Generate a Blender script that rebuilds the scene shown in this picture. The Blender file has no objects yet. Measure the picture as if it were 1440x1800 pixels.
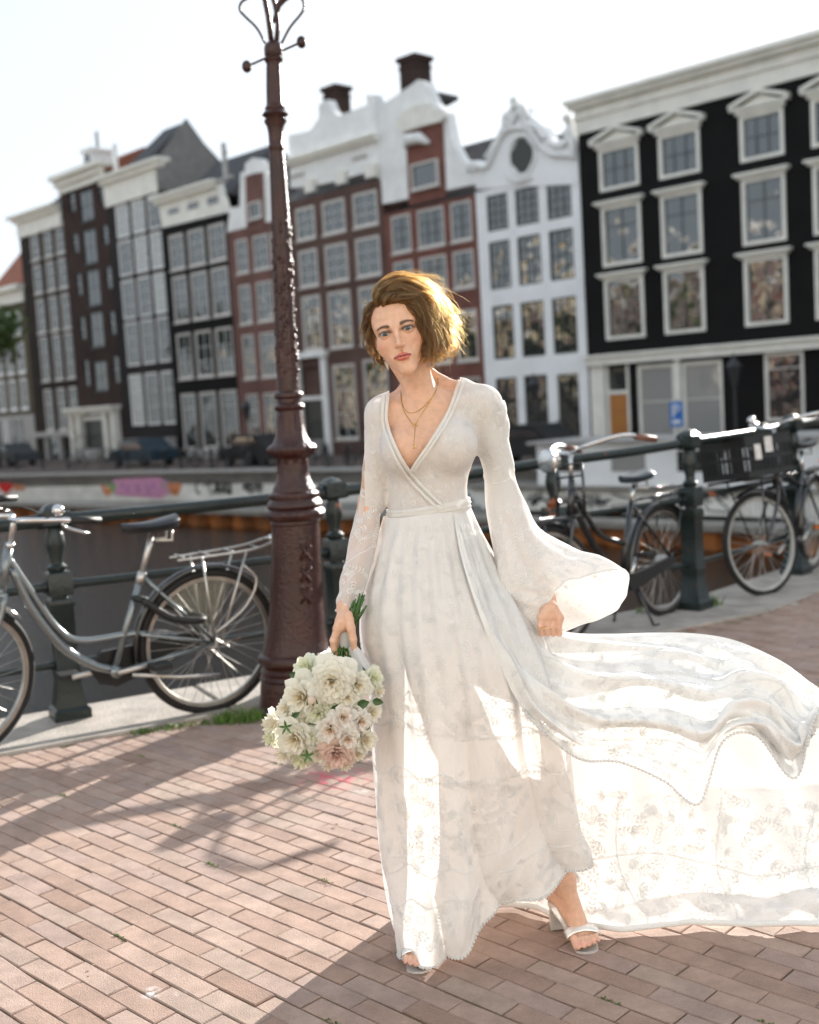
import bpy, bmesh, math, random
import numpy as np
from mathutils import Vector, Matrix
from mathutils.geometry import tessellate_polygon
random.seed(7)
rng = np.random.default_rng(7)
SC = bpy.context.scene
COL = SC.collection
R = math.radians

# ------------------------------------------------------------------ camera
FPX, PITCH, ROLL, CAM_H = 2027.0, R(-5.365), R(-3.37), 1.4
_F = np.array([0, math.cos(PITCH), math.sin(PITCH)])
_R0 = np.array([1.0, 0, 0]); _U0 = np.array([0, -math.sin(PITCH), math.cos(PITCH)])
_R = math.cos(ROLL)*_R0 + math.sin(ROLL)*_U0
_U = -math.sin(ROLL)*_R0 + math.cos(ROLL)*_U0
_O = np.array([0, 0, CAM_H])
cam_data = bpy.data.cameras.new('camera'); cam = bpy.data.objects.new('camera', cam_data); COL.objects.link(cam)
M = Matrix(((_R[0], _U[0], -_F[0], 0), (_R[1], _U[1], -_F[1], 0), (_R[2], _U[2], -_F[2], CAM_H), (0, 0, 0, 1)))
cam.matrix_world = M
cam_data.sensor_fit = 'VERTICAL'; cam_data.sensor_height = 36.0; cam_data.lens = FPX/1800*36
cam_data.clip_start = 0.05; cam_data.clip_end = 600
cam_data.dof.use_dof = True; cam_data.dof.focus_distance = 2.84; cam_data.dof.aperture_fstop = 2.6
SC.camera = cam

# ------------------------------------------------------------------ light
SUN_EL, SUN_AZ = R(19.0), math.atan2(0.52, 0.855)      # azimuth measured from +Y towards +X
world = bpy.data.worlds.new('World'); SC.world = world; world.use_nodes = True
_nt = world.node_tree; _bg = _nt.nodes['Background']
_sky = _nt.nodes.new('ShaderNodeTexSky'); _sky.sky_type = 'NISHITA'; _sky.sun_disc = False
_sky.sun_elevation = SUN_EL; _sky.sun_rotation = SUN_AZ
_sky.air_density = 0.8; _sky.dust_density = 2.2; _sky.ozone_density = 1.0
_hs = _nt.nodes.new('ShaderNodeHueSaturation'); _hs.inputs['Saturation'].default_value = 1.0
_nt.links.new(_sky.outputs[0], _hs.inputs['Color']); _gm = _nt.nodes.new('ShaderNodeGamma'); _gm.inputs['Gamma'].default_value = .17      # a thin bright veil evens the sky out
_nt.links.new(_hs.outputs[0], _gm.inputs['Color']); _tn = _nt.nodes.new('ShaderNodeMix'); _tn.data_type = 'RGBA'; _tn.blend_type = 'MULTIPLY'; _tn.inputs[0].default_value = 1; _tn.inputs[7].default_value = (.89, .95, 1.0, 1)
_nt.links.new(_gm.outputs[0], _tn.inputs[6]); _nt.links.new(_tn.outputs[2], _bg.inputs['Color']); _bg.inputs['Strength'].default_value = 0.15
sd = bpy.data.lights.new('sun', 'SUN'); sd.energy = 2.1; sd.angle = R(0.5); sd.color = (1.0, 0.94, 0.86)
sun = bpy.data.objects.new('sun', sd); COL.objects.link(sun)
_sv = Vector((math.sin(SUN_AZ)*math.cos(SUN_EL), math.cos(SUN_AZ)*math.cos(SUN_EL), math.sin(SUN_EL)))
sun.rotation_euler = _sv.to_track_quat('Z', 'Y').to_euler()
SC.view_settings.view_transform = 'Standard'; SC.view_settings.look = 'None'
SC.view_settings.gamma = 1.0; SC.view_settings.use_curve_mapping = False
SC.view_settings.exposure = 2.55
SC.render.engine = 'CYCLES'
SC.cycles.max_bounces = 7; SC.cycles.diffuse_bounces = 3; SC.cycles.glossy_bounces = 3
SC.cycles.transmission_bounces = 5; SC.cycles.transparent_max_bounces = 14
SC.cycles.caustics_reflective = False; SC.cycles.caustics_refractive = False
SC.cycles.sample_clamp_indirect = 6; SC.cycles.use_denoising = True

# ------------------------------------------------------------------ measuring helpers
def _ray(x, y): return _F + (x-720)/FPX*_R - (y-900)/FPX*_U
def at(x, y, Y):
    """the place in the world that the photograph shows at (x, y), Y metres in front of the camera"""
    d = _ray(x, y); return _O + d*(Y/d[1])
def ground(x, y, z=0.0):
    d = _ray(x, y); return _O + d*((z-CAM_H)/d[2])
def plane_hit(x, y, P0, n):
    d = _ray(x, y); return _O + d*(((P0-_O) @ n)/(d @ n))

# ------------------------------------------------------------------ mesh helpers
class MB:
    def __init__(s): s.v = []; s.f = []; s.mi = []; s.m = 0
    def add(s, vs, fs):
        n = len(s.v); s.v += [tuple(map(float, p)) for p in vs]
        s.f += [tuple(i+n for i in f) for f in fs]; s.mi += [s.m]*len(fs)
    def box(s, c, size, rot=None, ax=None):
        hx, hy, hz = size[0]/2, size[1]/2, size[2]/2
        P = np.array([(x, y, z) for z in (-hz, hz) for y in (-hy, hy) for x in (-hx, hx)])
        if rot is not None: P = P @ np.array(Matrix.Rotation(rot, 3, 'Z')).T
        if ax is not None: P = P @ np.array(ax)
        s.add(P+np.array(c), [(0, 2, 3, 1), (4, 5, 7, 6), (0, 1, 5, 4), (2, 6, 7, 3), (0, 4, 6, 2), (1, 3, 7, 5)])
    def tube(s, pts, r, n=8, closed=False, cap=True, flat=None):
        P = np.array(pts, float); m = len(P)
        rr = np.broadcast_to(np.array(r, float), (m,)) if np.ndim(r) <= 1 else r
        T = np.gradient(P, axis=0)
        if closed: T = np.roll(P, -1, 0)-np.roll(P, 1, 0)
        T /= np.linalg.norm(T, axis=1)[:, None]+1e-12
        a = np.array([0, 0, 1.0]) if abs(T[0][2]) < .9 else np.array([1.0, 0, 0])
        vs = []
        u = np.cross(T[0], a); u /= np.linalg.norm(u)
        for i in range(m):
            u = u-T[i]*(u @ T[i]); u /= np.linalg.norm(u)+1e-12; w = np.cross(T[i], u)
            for k in range(n):
                t = 2*math.pi*k/n
                vs.append(P[i]+rr[i]*(math.cos(t)*u+math.sin(t)*w*(flat or 1)))
        fs = []
        for i in range(m if closed else m-1):
            for k in range(n):
                j = (i+1) % m
                fs.append((i*n+k, i*n+(k+1) % n, j*n+(k+1) % n, j*n+k))
        if cap and not closed:
            fs.append(tuple(range(n))[::-1]); fs.append(tuple((m-1)*n+k for k in range(n)))
        s.add(vs, fs)
    def lathe(s, prof, n=24, c=(0, 0, 0), axis=None, mod=None, cap=True, phase=0):
        vs = []; c = np.array(c, float)
        for i, (r, z) in enumerate(prof):
            for k in range(n):
                t = 2*math.pi*k/n+phase
                q = r if mod is None else mod(r, z, t)
                p = np.array((q*math.cos(t), q*math.sin(t), z))
                if axis is not None: p = np.array(axis).T @ p
                vs.append(c+p)
        m = len(prof); fs = [(i*n+k, i*n+(k+1) % n, (i+1)*n+(k+1) % n, (i+1)*n+k) for i in range(m-1) for k in range(n)]
        if cap: fs += [tuple(range(n))[::-1], tuple((m-1)*n+k for k in range(n))]
        s.add(vs, fs)
    def ball(s, c, r, n=12, sx=1, sy=1, sz=1):
        pr = [(max(math.sin(math.pi*i/n), .001), -math.cos(math.pi*i/n)) for i in range(n+1)]
        vs = []; m = n*2 if n < 9 else 16
        for a, z in pr:
            for k in range(m):
                t = 2*math.pi*k/m; vs.append((c[0]+r*sx*a*math.cos(t), c[1]+r*sy*a*math.sin(t), c[2]+r*sz*z))
        s.add(vs, [(i*m+k, i*m+(k+1) % m, (i+1)*m+(k+1) % m, (i+1)*m+k) for i in range(n) for k in range(m)])
    def grid(s, G):
        G = np.asarray(G); a, b = G.shape[:2]
        s.add(G.reshape(-1, 3), [(i*b+j, i*b+j+1, (i+1)*b+j+1, (i+1)*b+j) for i in range(a-1) for j in range(b-1)])
    def prism(s, poly, A, B):
        """poly: list of 3D points of a flat outline; A, B: offsets of the two faces"""
        P = [Vector(p) for p in poly]; n = len(P); A = np.array(A); B = np.array(B)
        tris = tessellate_polygon([P])
        vs = [np.array(p)+A for p in P]+[np.array(p)+B for p in P]
        fs = [t for t in tris]+[tuple(i+n for i in t[::-1]) for t in tris]
        fs += [(i, (i+1) % n, (i+1) % n+n, i+n) for i in range(n)]
        s.add(vs, fs)
    def build(s, name, mat, parent=None, smooth=False, recalc=True, uv=None):
        me = bpy.data.meshes.new(name)
        me.from_pydata(s.v, [], s.f); mats = mat if isinstance(mat, (list, tuple)) else [mat]
        for m_ in mats: me.materials.append(m_)
        if len(mats) > 1: me.polygons.foreach_set('material_index', s.mi)
        if recalc:
            bm = bmesh.new(); bm.from_mesh(me); bmesh.ops.recalc_face_normals(bm, faces=bm.faces); bm.to_mesh(me); bm.free()
        if smooth: smooth_mesh(me, smooth)
        return link(name, me, parent)
def smooth_mesh(me, ang=True):
    me.polygons.foreach_set('use_smooth', [True]*len(me.polygons))
    if ang is not True:
        try: me.set_sharp_from_angle(angle=R(ang))
        except Exception: pass
def link(name, me, parent=None):
    o = bpy.data.objects.new(name, me); COL.objects.link(o)
    if parent is not None:
        o.parent = parent
        o.matrix_parent_inverse = parent_inv(parent)
    return o
_inv = {}
def parent_inv(p):
    m = Matrix.Identity(4); q = p
    chain = []
    while q is not None: chain.append(q); q = q.parent
    for q in reversed(chain): m = m @ q.matrix_parent_inverse @ q.matrix_basis
    return m.inverted()
def empty(name, loc=(0, 0, 0), rz=0):
    o = bpy.data.objects.new(name, None); COL.objects.link(o); o.location = loc; o.rotation_euler = (0, 0, rz)
    o.empty_display_size = .1
    return o
def tag(o, label=None, cat=None, group=None, kind=None):
    if label: o['label'] = label
    if cat: o['category'] = cat
    if group: o['group'] = group
    if kind: o['kind'] = kind
    return o
def catmull(P, n):
    """P: (k,d) control points -> n points, centripetal-ish Catmull-Rom"""
    P = np.asarray(P, float); k = len(P)
    t = np.linspace(0, k-1, n); i = np.clip(t.astype(int), 0, k-2); f = (t-i)[:, None]
    Q = np.vstack([2*P[0]-P[1], P, 2*P[-1]-P[-2]])
    a, b, c, d = Q[i], Q[i+1], Q[i+2], Q[i+3]
    return .5*((2*b)+(-a+c)*f+(2*a-5*b+4*c-d)*f**2+(-a+3*b-3*c+d)*f**3)
def loft(rows, nu, nv):
    """rows: list (along v) of lists (along u) of 3D points -> (nv,nu,3)"""
    A = np.array([catmull(r, nu) for r in rows])
    return np.stack([catmull(A[:, j], nv) for j in range(nu)], 1)

# ------------------------------------------------------------------ materials
def mat(name, col=(.5, .5, .5), rough=.5, metal=0, spec=None, noise=0, nscale=8, bump=0, bscale=60, coat=0, col2=None, sheen=0, obj=False):
    m = bpy.data.materials.new(name); m.use_nodes = True; nt = m.node_tree; b = nt.nodes['Principled BSDF']
    b.inputs['Roughness'].default_value = rough; b.inputs['Metallic'].default_value = metal
    if spec is not None: b.inputs['IOR'].default_value = spec
    if coat: b.inputs['Coat Weight'].default_value = coat; b.inputs['Coat Roughness'].default_value = .08
    b.inputs['Base Color'].default_value = (*col, 1)
    if noise or bump or col2:
        tc = nt.nodes.new('ShaderNodeTexCoord')
        geo = tc.outputs['Object'] if obj else nt.nodes.new('ShaderNodeNewGeometry').outputs['Position']
    if noise or col2:
        n = nt.nodes.new('ShaderNodeTexNoise'); n.inputs['Scale'].default_value = nscale; n.inputs['Detail'].default_value = 6
        n.inputs['Roughness'].default_value = .65
        nt.links.new(geo, n.inputs['Vector'])
        rp = nt.nodes.new('ShaderNodeValToRGB'); nt.links.new(n.outputs['Fac'], rp.inputs[0])
        c2 = col2 or tuple(max(0, c*(1-noise)) for c in col); c1 = col if col2 else tuple(c*(1+noise*.6) for c in col)
        rp.color_ramp.elements[0].position = .32; rp.color_ramp.elements[1].position = .68
        rp.color_ramp.elements[0].color = (*c2, 1); rp.color_ramp.elements[1].color = (*c1, 1)
        nt.links.new(rp.outputs[0], b.inputs['Base Color'])
    if bump:
        n2 = nt.nodes.new('ShaderNodeTexNoise'); n2.inputs['Scale'].default_value = bscale; n2.inputs['Detail'].default_value = 4
        nt.links.new(geo, n2.inputs['Vector'])
        bp = nt.nodes.new('ShaderNodeBump'); bp.inputs['Strength'].default_value = bump; bp.inputs['Distance'].default_value = .02
        nt.links.new(n2.outputs['Fac'], bp.inputs['Height']); nt.links.new(bp.outputs[0], b.inputs['Normal'])
    return m
def brick_mat(name, c1, c2, mortar, sc=1.0, ang=0.0, bw=.22, bh=.065, bump=.25):
    """courses drawn in the plane of the canal fronts (x along the front, z up)"""
    m = bpy.data.materials.new(name); m.use_nodes = True; nt = m.node_tree; b = nt.nodes['Principled BSDF']
    b.inputs['Roughness'].default_value = .9; b.inputs['Specular IOR Level'].default_value = .25
    g = nt.nodes.new('ShaderNodeNewGeometry'); mp = nt.nodes.new('ShaderNodeMapping'); mp.vector_type = 'POINT'
    mp.inputs['Rotation'].default_value = (0, 0, -ang)
    nt.links.new(g.outputs['Position'], mp.inputs['Vector'])
    sp = nt.nodes.new('ShaderNodeSeparateXYZ'); nt.links.new(mp.outputs[0], sp.inputs[0])
    cb = nt.nodes.new('ShaderNodeCombineXYZ'); nt.links.new(sp.outputs['X'], cb.inputs[0]); nt.links.new(sp.outputs['Z'], cb.inputs[1])
    bt = nt.nodes.new('ShaderNodeTexBrick'); nt.links.new(cb.outputs[0], bt.inputs['Vector'])
    bt.inputs['Scale'].default_value = 1; bt.inputs['Brick Width'].default_value = bw; bt.inputs['Row Height'].default_value = bh
    bt.inputs['Mortar Size'].default_value = .007; bt.inputs['Color1'].default_value = (*c1, 1); bt.inputs['Color2'].default_value = (*c2, 1); bt.inputs['Mortar'].default_value = (*mortar, 1)
    n = nt.nodes.new('ShaderNodeTexNoise'); n.inputs['Scale'].default_value = .9; n.inputs['Detail'].default_value = 7; nt.links.new(g.outputs['Position'], n.inputs['Vector'])
    mx = nt.nodes.new('ShaderNodeMix'); mx.data_type = 'RGBA'; mx.blend_type = 'MULTIPLY'; mx.inputs[0].default_value = .8
    rp = nt.nodes.new('ShaderNodeValToRGB'); rp.color_ramp.elements[0].position = .3; rp.color_ramp.elements[1].position = .7
    rp.color_ramp.elements[0].color = (.62, .6, .6, 1); rp.color_ramp.elements[1].color = (1.1, 1.08, 1.05, 1)
    nt.links.new(n.outputs['Fac'], rp.inputs[0]); nt.links.new(bt.outputs['Color'], mx.inputs[6]); nt.links.new(rp.outputs[0], mx.inputs[7])
    nt.links.new(mx.outputs[2], b.inputs['Base Color'])
    bp = nt.nodes.new('ShaderNodeBump'); bp.inputs['Strength'].default_value = bump; bp.inputs['Distance'].default_value = .01; bp.invert = True
    nt.links.new(bt.outputs['Fac'], bp.inputs['Height']); nt.links.new(bp.outputs[0], b.inputs['Normal'])
    return m
# ================================================================== the setting
RAIL_A = np.array([-1.73, 5.36]); RAIL_D = np.array([3.5, 1.816])/3.943        # line of the near railing
def railpt(s, off=0.0):
    """s metres along the quay edge, off metres towards the water; past s=3.93 the edge bends away"""
    n = np.array([-RAIL_D[1], RAIL_D[0]])
    if s <= 3.93: return RAIL_A+RAIL_D*s+n*off
    d2 = np.array([.68, .733]); n2 = np.array([-d2[1], d2[0]])
    k = min(1, (s-3.93)/.3); nn = n*(1-k)+n2*k; nn /= np.linalg.norm(nn)
    return RAIL_A+RAIL_D*3.93+d2*(s-3.93)+nn*off
WATER_Z = -2.3
# water
m = bpy.data.materials.new('canal_water'); m.use_nodes = True; nt = m.node_tree; b = nt.nodes['Principled BSDF']
b.inputs['Base Color'].default_value = (.004, .0052, .0028, 1); b.inputs['Roughness'].default_value = .06; b.inputs['IOR'].default_value = 1.33; b.inputs['Specular IOR Level'].default_value = .3
g = nt.nodes.new('ShaderNodeNewGeometry'); mp = nt.nodes.new('ShaderNodeMapping'); mp.inputs['Rotation'].default_value = (0, 0, .5); mp.inputs['Scale'].default_value = (1, 2.6, 1)
nt.links.new(g.outputs['Position'], mp.inputs[0])
n1 = nt.nodes.new('ShaderNodeTexNoise'); n1.inputs['Scale'].default_value = 6.5; n1.inputs['Detail'].default_value = 8; n1.inputs['Roughness'].default_value = .55; n1.inputs['Distortion'].default_value = .6
nt.links.new(mp.outputs[0], n1.inputs['Vector'])
bp = nt.nodes.new('ShaderNodeBump'); bp.inputs['Strength'].default_value = 1; bp.inputs['Distance'].default_value = .030
nt.links.new(n1.outputs['Fac'], bp.inputs['Height']); nt.links.new(bp.outputs[0], b.inputs['Normal'])
M_WATER = m
mb = MB(); mb.add([(-160, -60, WATER_Z), (160, -60, WATER_Z), (160, 260, WATER_Z), (-160, 260, WATER_Z)], [(0, 1, 2, 3)])
tag(mb.build('water', M_WATER), kind='structure')

# pavement: sand bed, bricks laid in running courses
BR_L, BR_W, BR_A = .2067, .0656, -.7698
def paving_mat(name, use_attr):
    m = bpy.data.materials.new(name); m.use_nodes = True; nt = m.node_tree; b = nt.nodes['Principled BSDF']
    b.inputs['Roughness'].default_value = .82
    if use_attr:
        at_ = nt.nodes.new('ShaderNodeAttribute'); at_.attribute_name = 'tint'; rnd = at_.outputs['Fac']
    else:
        at_ = nt.nodes.new('ShaderNodeObjectInfo'); rnd = at_.outputs['Random']
    rp = nt.nodes.new('ShaderNodeValToRGB'); nt.links.new(rnd, rp.inputs[0]); e = rp.color_ramp.elements
    e[0].color = (.30, .195, .15, 1); e[1].color = (.38, .285, .23, 1); e[1].position = 1
    for p_, c_ in ((.2, (.40, .28, .225, 1)), (.4, (.355, .24, .19, 1)), (.6, (.42, .305, .25, 1)), (.82, (.35, .25, .215, 1))):
        q = e.new(p_); q.color = c_
    g = nt.nodes.new('ShaderNodeNewGeometry')
    n = nt.nodes.new('ShaderNodeTexNoise'); n.inputs['Scale'].default_value = 260; n.inputs['Detail'].default_value = 3; nt.links.new(g.outputs['Position'], n.inputs['Vector'])
    nl = nt.nodes.new('ShaderNodeTexNoise'); nl.inputs['Scale'].default_value = 9; nl.inputs['Detail'].default_value = 7; nl.inputs['Roughness'].default_value = .7; nt.links.new(g.outputs['Position'], nl.inputs['Vector'])
    mr = nt.nodes.new('ShaderNodeMapRange'); mr.inputs[1].default_value = .3; mr.inputs[2].default_value = .7; mr.inputs[3].default_value = .70; mr.inputs[4].default_value = 1.14
    nt.links.new(nl.outputs['Fac'], mr.inputs[0])
    mr2 = nt.nodes.new('ShaderNodeMapRange'); mr2.inputs[1].default_value = .3; mr2.inputs[2].default_value = .7; mr2.inputs[3].default_value = .88; mr2.inputs[4].default_value = 1.08
    nt.links.new(n.outputs['Fac'], mr2.inputs[0])
    mu = nt.nodes.new('ShaderNodeMath'); mu.operation = 'MULTIPLY'; nt.links.new(mr.outputs[0], mu.inputs[0]); nt.links.new(mr2.outputs[0], mu.inputs[1])
    vm = nt.nodes.new('ShaderNodeVectorMath'); vm.operation = 'SCALE'; nt.links.new(rp.outputs[0], vm.inputs[0]); nt.links.new(mu.outputs[0], vm.inputs['Scale'])
    last = vm.outputs[0]
    # worn spots of pink and white spray paint
    ns = nt.nodes.new('ShaderNodeTexNoise'); ns.inputs['Scale'].default_value = 22; ns.inputs['Detail'].default_value = 6; nt.links.new(g.outputs['Position'], ns.inputs['Vector'])
    for (x, y, rad, c_) in [(*ground(590, 1368)[:2], .17, (.75, .10, .16)), (*ground(1200, 1097)[:2], .22, (.62, .05, .12)), (*ground(268, 1745)[:2], .035, (.8, .8, .8)),
                            (*ground(318, 1747)[:2], .02, (.8, .8, .8)), (*ground(635, 1392)[:2], .045, (.6, .58, .55)), (*ground(1350, 1035)[:2], .09, (.6, .58, .58)), (*ground(1400, 1062)[:2], .07, (.6, .58, .58))]:
        d = nt.nodes.new('ShaderNodeVectorMath'); d.operation = 'DISTANCE'; d.inputs[1].default_value = (x, y, 0); nt.links.new(g.outputs['Position'], d.inputs[0])
        k = nt.nodes.new('ShaderNodeMapRange'); k.inputs[1].default_value = rad; k.inputs[2].default_value = rad*.2; k.inputs[3].default_value = 0; k.inputs[4].default_value = .75; nt.links.new(d.outputs['Value'], k.inputs[0])
        th = nt.nodes.new('ShaderNodeMapRange'); th.inputs[1].default_value = .47; th.inputs[2].default_value = .6; nt.links.new(ns.outputs['Fac'], th.inputs[0])
        q = nt.nodes.new('ShaderNodeMath'); q.operation = 'MULTIPLY'; nt.links.new(k.outputs[0], q.inputs[0]); nt.links.new(th.outputs[0], q.inputs[1])
        mx = nt.nodes.new('ShaderNodeMix'); mx.data_type = 'RGBA'; nt.links.new(q.outputs[0], mx.inputs[0]); nt.links.new(last, mx.inputs[6]); mx.inputs[7].default_value = (*c_, 1); last = mx.outputs[2]
    nt.links.new(last, b.inputs['Base Color'])
    ad = nt.nodes.new('ShaderNodeMath'); ad.operation = 'ADD'; nt.links.new(n.outputs['Fac'], ad.inputs[0]); nt.links.new(nl.outputs['Fac'], ad.inputs[1])
    bp = nt.nodes.new('ShaderNodeBump'); bp.inputs['Strength'].default_value = .5; bp.inputs['Distance'].default_value = .004
    nt.links.new(ad.outputs[0], bp.inputs['Height']); nt.links.new(bp.outputs[0], b.inputs['Normal'])
    return m
M_PAVE = paving_mat('paving_brick', False); M_PAVE2 = paving_mat('paving_brick_far', True)
M_SAND = mat('joint_sand_and_moss', (.27, .22, .14), .95, col2=(.17, .165, .07), nscale=14, bump=.8, bscale=200)
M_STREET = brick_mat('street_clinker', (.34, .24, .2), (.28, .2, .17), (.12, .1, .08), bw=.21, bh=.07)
edge = [railpt(s, -.40) for s in (-8, 0, 2, 3.75, 4.1, 6, 14)]
near = [(9, -9), (-11, -9)]
poly = [(p[0], p[1]) for p in edge]+near
mb = MB(); mb.prism([(p[0], p[1], 0) for p in poly], (0, 0, -.0065), (0, 0, -.3))
pave = tag(mb.build('pavement', M_SAND), kind='structure')
def inside(x, y):
    # on the land side of the kerb
    for s0, s1 in ((-8, 3.75), (4.1, 14)):
        pass
    A = railpt(0, -.40); n = np.array([-RAIL_D[1], RAIL_D[0]]); d1 = (np.array([x, y])-A) @ n
    B = railpt(5, -.40); n2 = np.array([-.733, .68]); d2 = (np.array([x, y])-B) @ n2
    return d1 < 0 if x < 1.7 else (d1 < 0 or d2 < 0)
def brick_mesh(name, seed, mat_):
    r = random.Random(seed); hx, hy, c, h = BR_L/2-.0016, BR_W/2-.0016, .0028, .03
    def j(): return r.uniform(-.0012, .0012)
    top = [(-hx+c+j(), -hy+c+j(), 0), (hx-c+j(), -hy+c+j(), 0), (hx-c+j(), hy-c+j(), 0), (-hx+c+j(), hy-c+j(), 0)]
    mid = [(-hx+j(), -hy+j(), -c), (hx+j(), -hy+j(), -c), (hx+j(), hy+j(), -c), (-hx+j(), hy+j(), -c)]
    bot = [(x, y, -h) for x, y, z in mid]
    v = top+mid+bot; f = [(0, 1, 2, 3)]
    for k in range(4):
        l = (k+1) % 4; f += [(k+4, l+4, l, k), (k+8, l+8, l+4, k+4)]
    me = bpy.data.meshes.new(name); me.from_pydata(v, [], f)
    if mat_: me.materials.append(mat_)
    return me, v, f
variants = [brick_mesh('brick', i, M_PAVE)[0] for i in range(8)]
geo_var = [brick_mesh('t', i, None) for i in range(8)]
ca, sa = math.cos(BR_A), math.sin(BR_A)
near_list, far_list = [], []
for row in range(-170, 180):
    off = (row % 2)*.5*BR_L + random.uniform(-.012, .012)+math.sin(row*.7)*.01
    for k in range(-55, 60):
        lx, ly = k*BR_L+off, row*BR_W
        x, y = .2+lx*ca-ly*sa, 3.6+lx*sa+ly*ca
        if not (-5 < x < 6.5 and .6 < y < 11.5) or not inside(x, y): continue
        v = np.array([x, y, 0])-_O; zz = v @ _F
        if zz < .3: far_list.append((x, y)); continue
        px = 720+FPX*(v @ _R)/zz; py = 900-FPX*(v @ _U)/zz
        vis = -30 < px < 1470 and py < 1830
        hid = 720 < px < 1500 and py < 1600-(px-720)*.02 and not (px > 1000 and py < 1110)
        if vis and not hid: near_list.append((zz, x, y))
        else: far_list.append((x, y))
near_list.sort()
def brick_pose(x, y):
    return (x+random.uniform(-.0012, .0012), y+random.uniform(-.0012, .0012), random.gauss(0, .0008)+.0015*math.sin(x*3.1+y*1.7)*math.sin(y*2.3-x)), BR_A+random.gauss(0, .008), random.gauss(0, .004), random.gauss(0, .006)
for zz, x, y in near_list[:300]:
    o = bpy.data.objects.new('brick', random.choice(variants)); COL.objects.link(o); o.parent = pave
    l, a, tx, ty = brick_pose(x, y); o.location = l; o.rotation_euler = (tx, ty, a+(math.pi if random.random() < .5 else 0))
far_list += [(x, y) for _, x, y in near_list[300:]]
V, Fc, T = [], [], []
for x, y in far_list:
    _, v, f = random.choice(geo_var); l, a, tx, ty = brick_pose(x, y)
    Mx = np.array(Matrix.Rotation(a, 3, 'Z') @ Matrix.Rotation(tx, 3, 'X') @ Matrix.Rotation(ty, 3, 'Y'))
    n = len(V); V += [tuple(p) for p in (np.array(v) @ Mx.T+np.array(l))]; Fc += [tuple(i+n for i in q) for q in f]; T += [random.random()]*len(v)
me = bpy.data.meshes.new('paving_bricks'); me.from_pydata(V, [], Fc); me.materials.append(M_PAVE2)
a_ = me.attributes.new('tint', 'FLOAT', 'POINT'); a_.data.foreach_set('value', T)
o = link('paving_bricks', me, pave); o['kind'] = 'stuff'
# the street goes on round and behind the camera
mb = MB(); mb.add([(-30, -40, -.03), (30, -40, -.03), (30, .9, -.03), (-30, .9, -.03)], [(0, 1, 2, 3)])
tag(mb.build('road', M_STREET), kind='structure')

# kerb of natural stone slabs along the water
M_STONE = mat('kerb_bluestone', (.40, .36, .32), .8, noise=.3, nscale=5, bump=.5, bscale=90)
mb = MB()
seg = [-9]+[(-7.9+i*1.15) for i in range(11)]
svals = [s for s in np.arange(-8.3, 14, 1.13)]
kpoly = [railpt(s, .16) for s in (-9, 3.93, 4.1, 14)]+[railpt(s, -.44) for s in (14, 4.1, 3.75, -9)]
mb.prism([(p[0], p[1], 0) for p in kpoly], (0, 0, -.02), (0, 0, -.35))
kerb = tag(mb.build('kerb', M_SAND), kind='structure')
for i, s in enumerate(svals):
    e = s+1.12
    mb = MB(); c = .006
    for (q0, q1, q2, q3) in [((s, .19), (e, .19), (e, -.435), (s, -.435))]:
        P = [railpt(*q0), railpt(*q1), railpt(*q2), railpt(*q3)]
        cen = sum(P)/4; h = random.uniform(0, .008)
        top = [(*(cen+(p-cen)*(1-.012)), .012+h) for p in P]; mid = [(*p, .002+h) for p in P]; bot = [(*p, -.2) for p in P]
        v = top+mid+bot; f = [(0, 1, 2, 3), (8, 9, 10, 11)]
        for k in range(4):
            l = (k+1) % 4; f += [(k+4, l+4, l, k), (k+8, l+8, l+4, k+4)]
        mb.add(v, f)
    mb.build('kerb_slab', M_STONE, kerb)
# near quay wall down to the water, far bank
M_QUAY = brick_mat('old_quay_brick', (.13, .09, .07), (.1, .07, .055), (.08, .075, .06))
mb = MB(); kp = [railpt(s, .14) for s in (-9, 3.93, 4.1, 14)]
for a, b_ in zip(kp[:-1], kp[1:]): mb.add([(*a, -.1), (*b_, -.1), (*b_, -2.8), (*a, -2.8)], [(0, 1, 2, 3)])
tag(mb.build('quay_wall', M_QUAY), label='dark brick quay wall under the near kerb', cat='quay wall', kind='structure')

# moss and tufts of grass in the joints by the kerb
M_GRASS = mat('grass_blade', (.10, .19, .03), .7, noise=.4, nscale=30)
mb = MB()
def tuft(x, y, r, n, h):
    for _ in range(n):
        a = random.uniform(0, 6.28); d = r*math.sqrt(random.random()); bx, by = x+d*math.cos(a), y+d*math.sin(a)*.6
        hh = h*random.uniform(.4, 1.1); l = random.uniform(-1, 1)*hh*.8; k = random.uniform(-1, 1)*hh*.8; w = random.uniform(.002, .004)
        t = random.uniform(0, 3.14); wx, wy = w*math.cos(t), w*math.sin(t)
        mb.add([(bx-wx, by-wy, 0), (bx+wx, by+wy, 0), (bx+l*.5+wx*.7, by+k*.5+wy*.7, hh*.6), (bx+l*.5-wx*.7, by+k*.5-wy*.7, hh*.6), (bx+l, by+k, hh)], [(0, 1, 2, 3), (3, 2, 4)])
g = ground(418, 1268); tuft(g[0], g[1], .11, 260, .06)
g = ground(1232, 1068); tuft(g[0], g[1], .13, 300, .09)
g = ground(1140, 1080); tuft(g[0], g[1], .1, 90, .05)
for px, py in ((250, 1288), (300, 1280), (340, 1275), (380, 1272), (450, 1262), (470, 1262), (560, 1262)):
    g = ground(px, py); tuft(g[0], g[1], .07, 70, .022)
for _ in range(60):
    r_ = random.randint(-20, 30); k = random.uniform(-10, 6); lx, ly = k*BR_L, (r_+.5)*BR_W
    x, y = .2+lx*ca-ly*sa, 3.6+lx*sa+ly*ca
    if 2.3 < y < 5 and inside(x, y):
        for q in range(3): tuft(x+q*.02*ca, y+q*.02*sa, .008, 7, .006)
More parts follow.
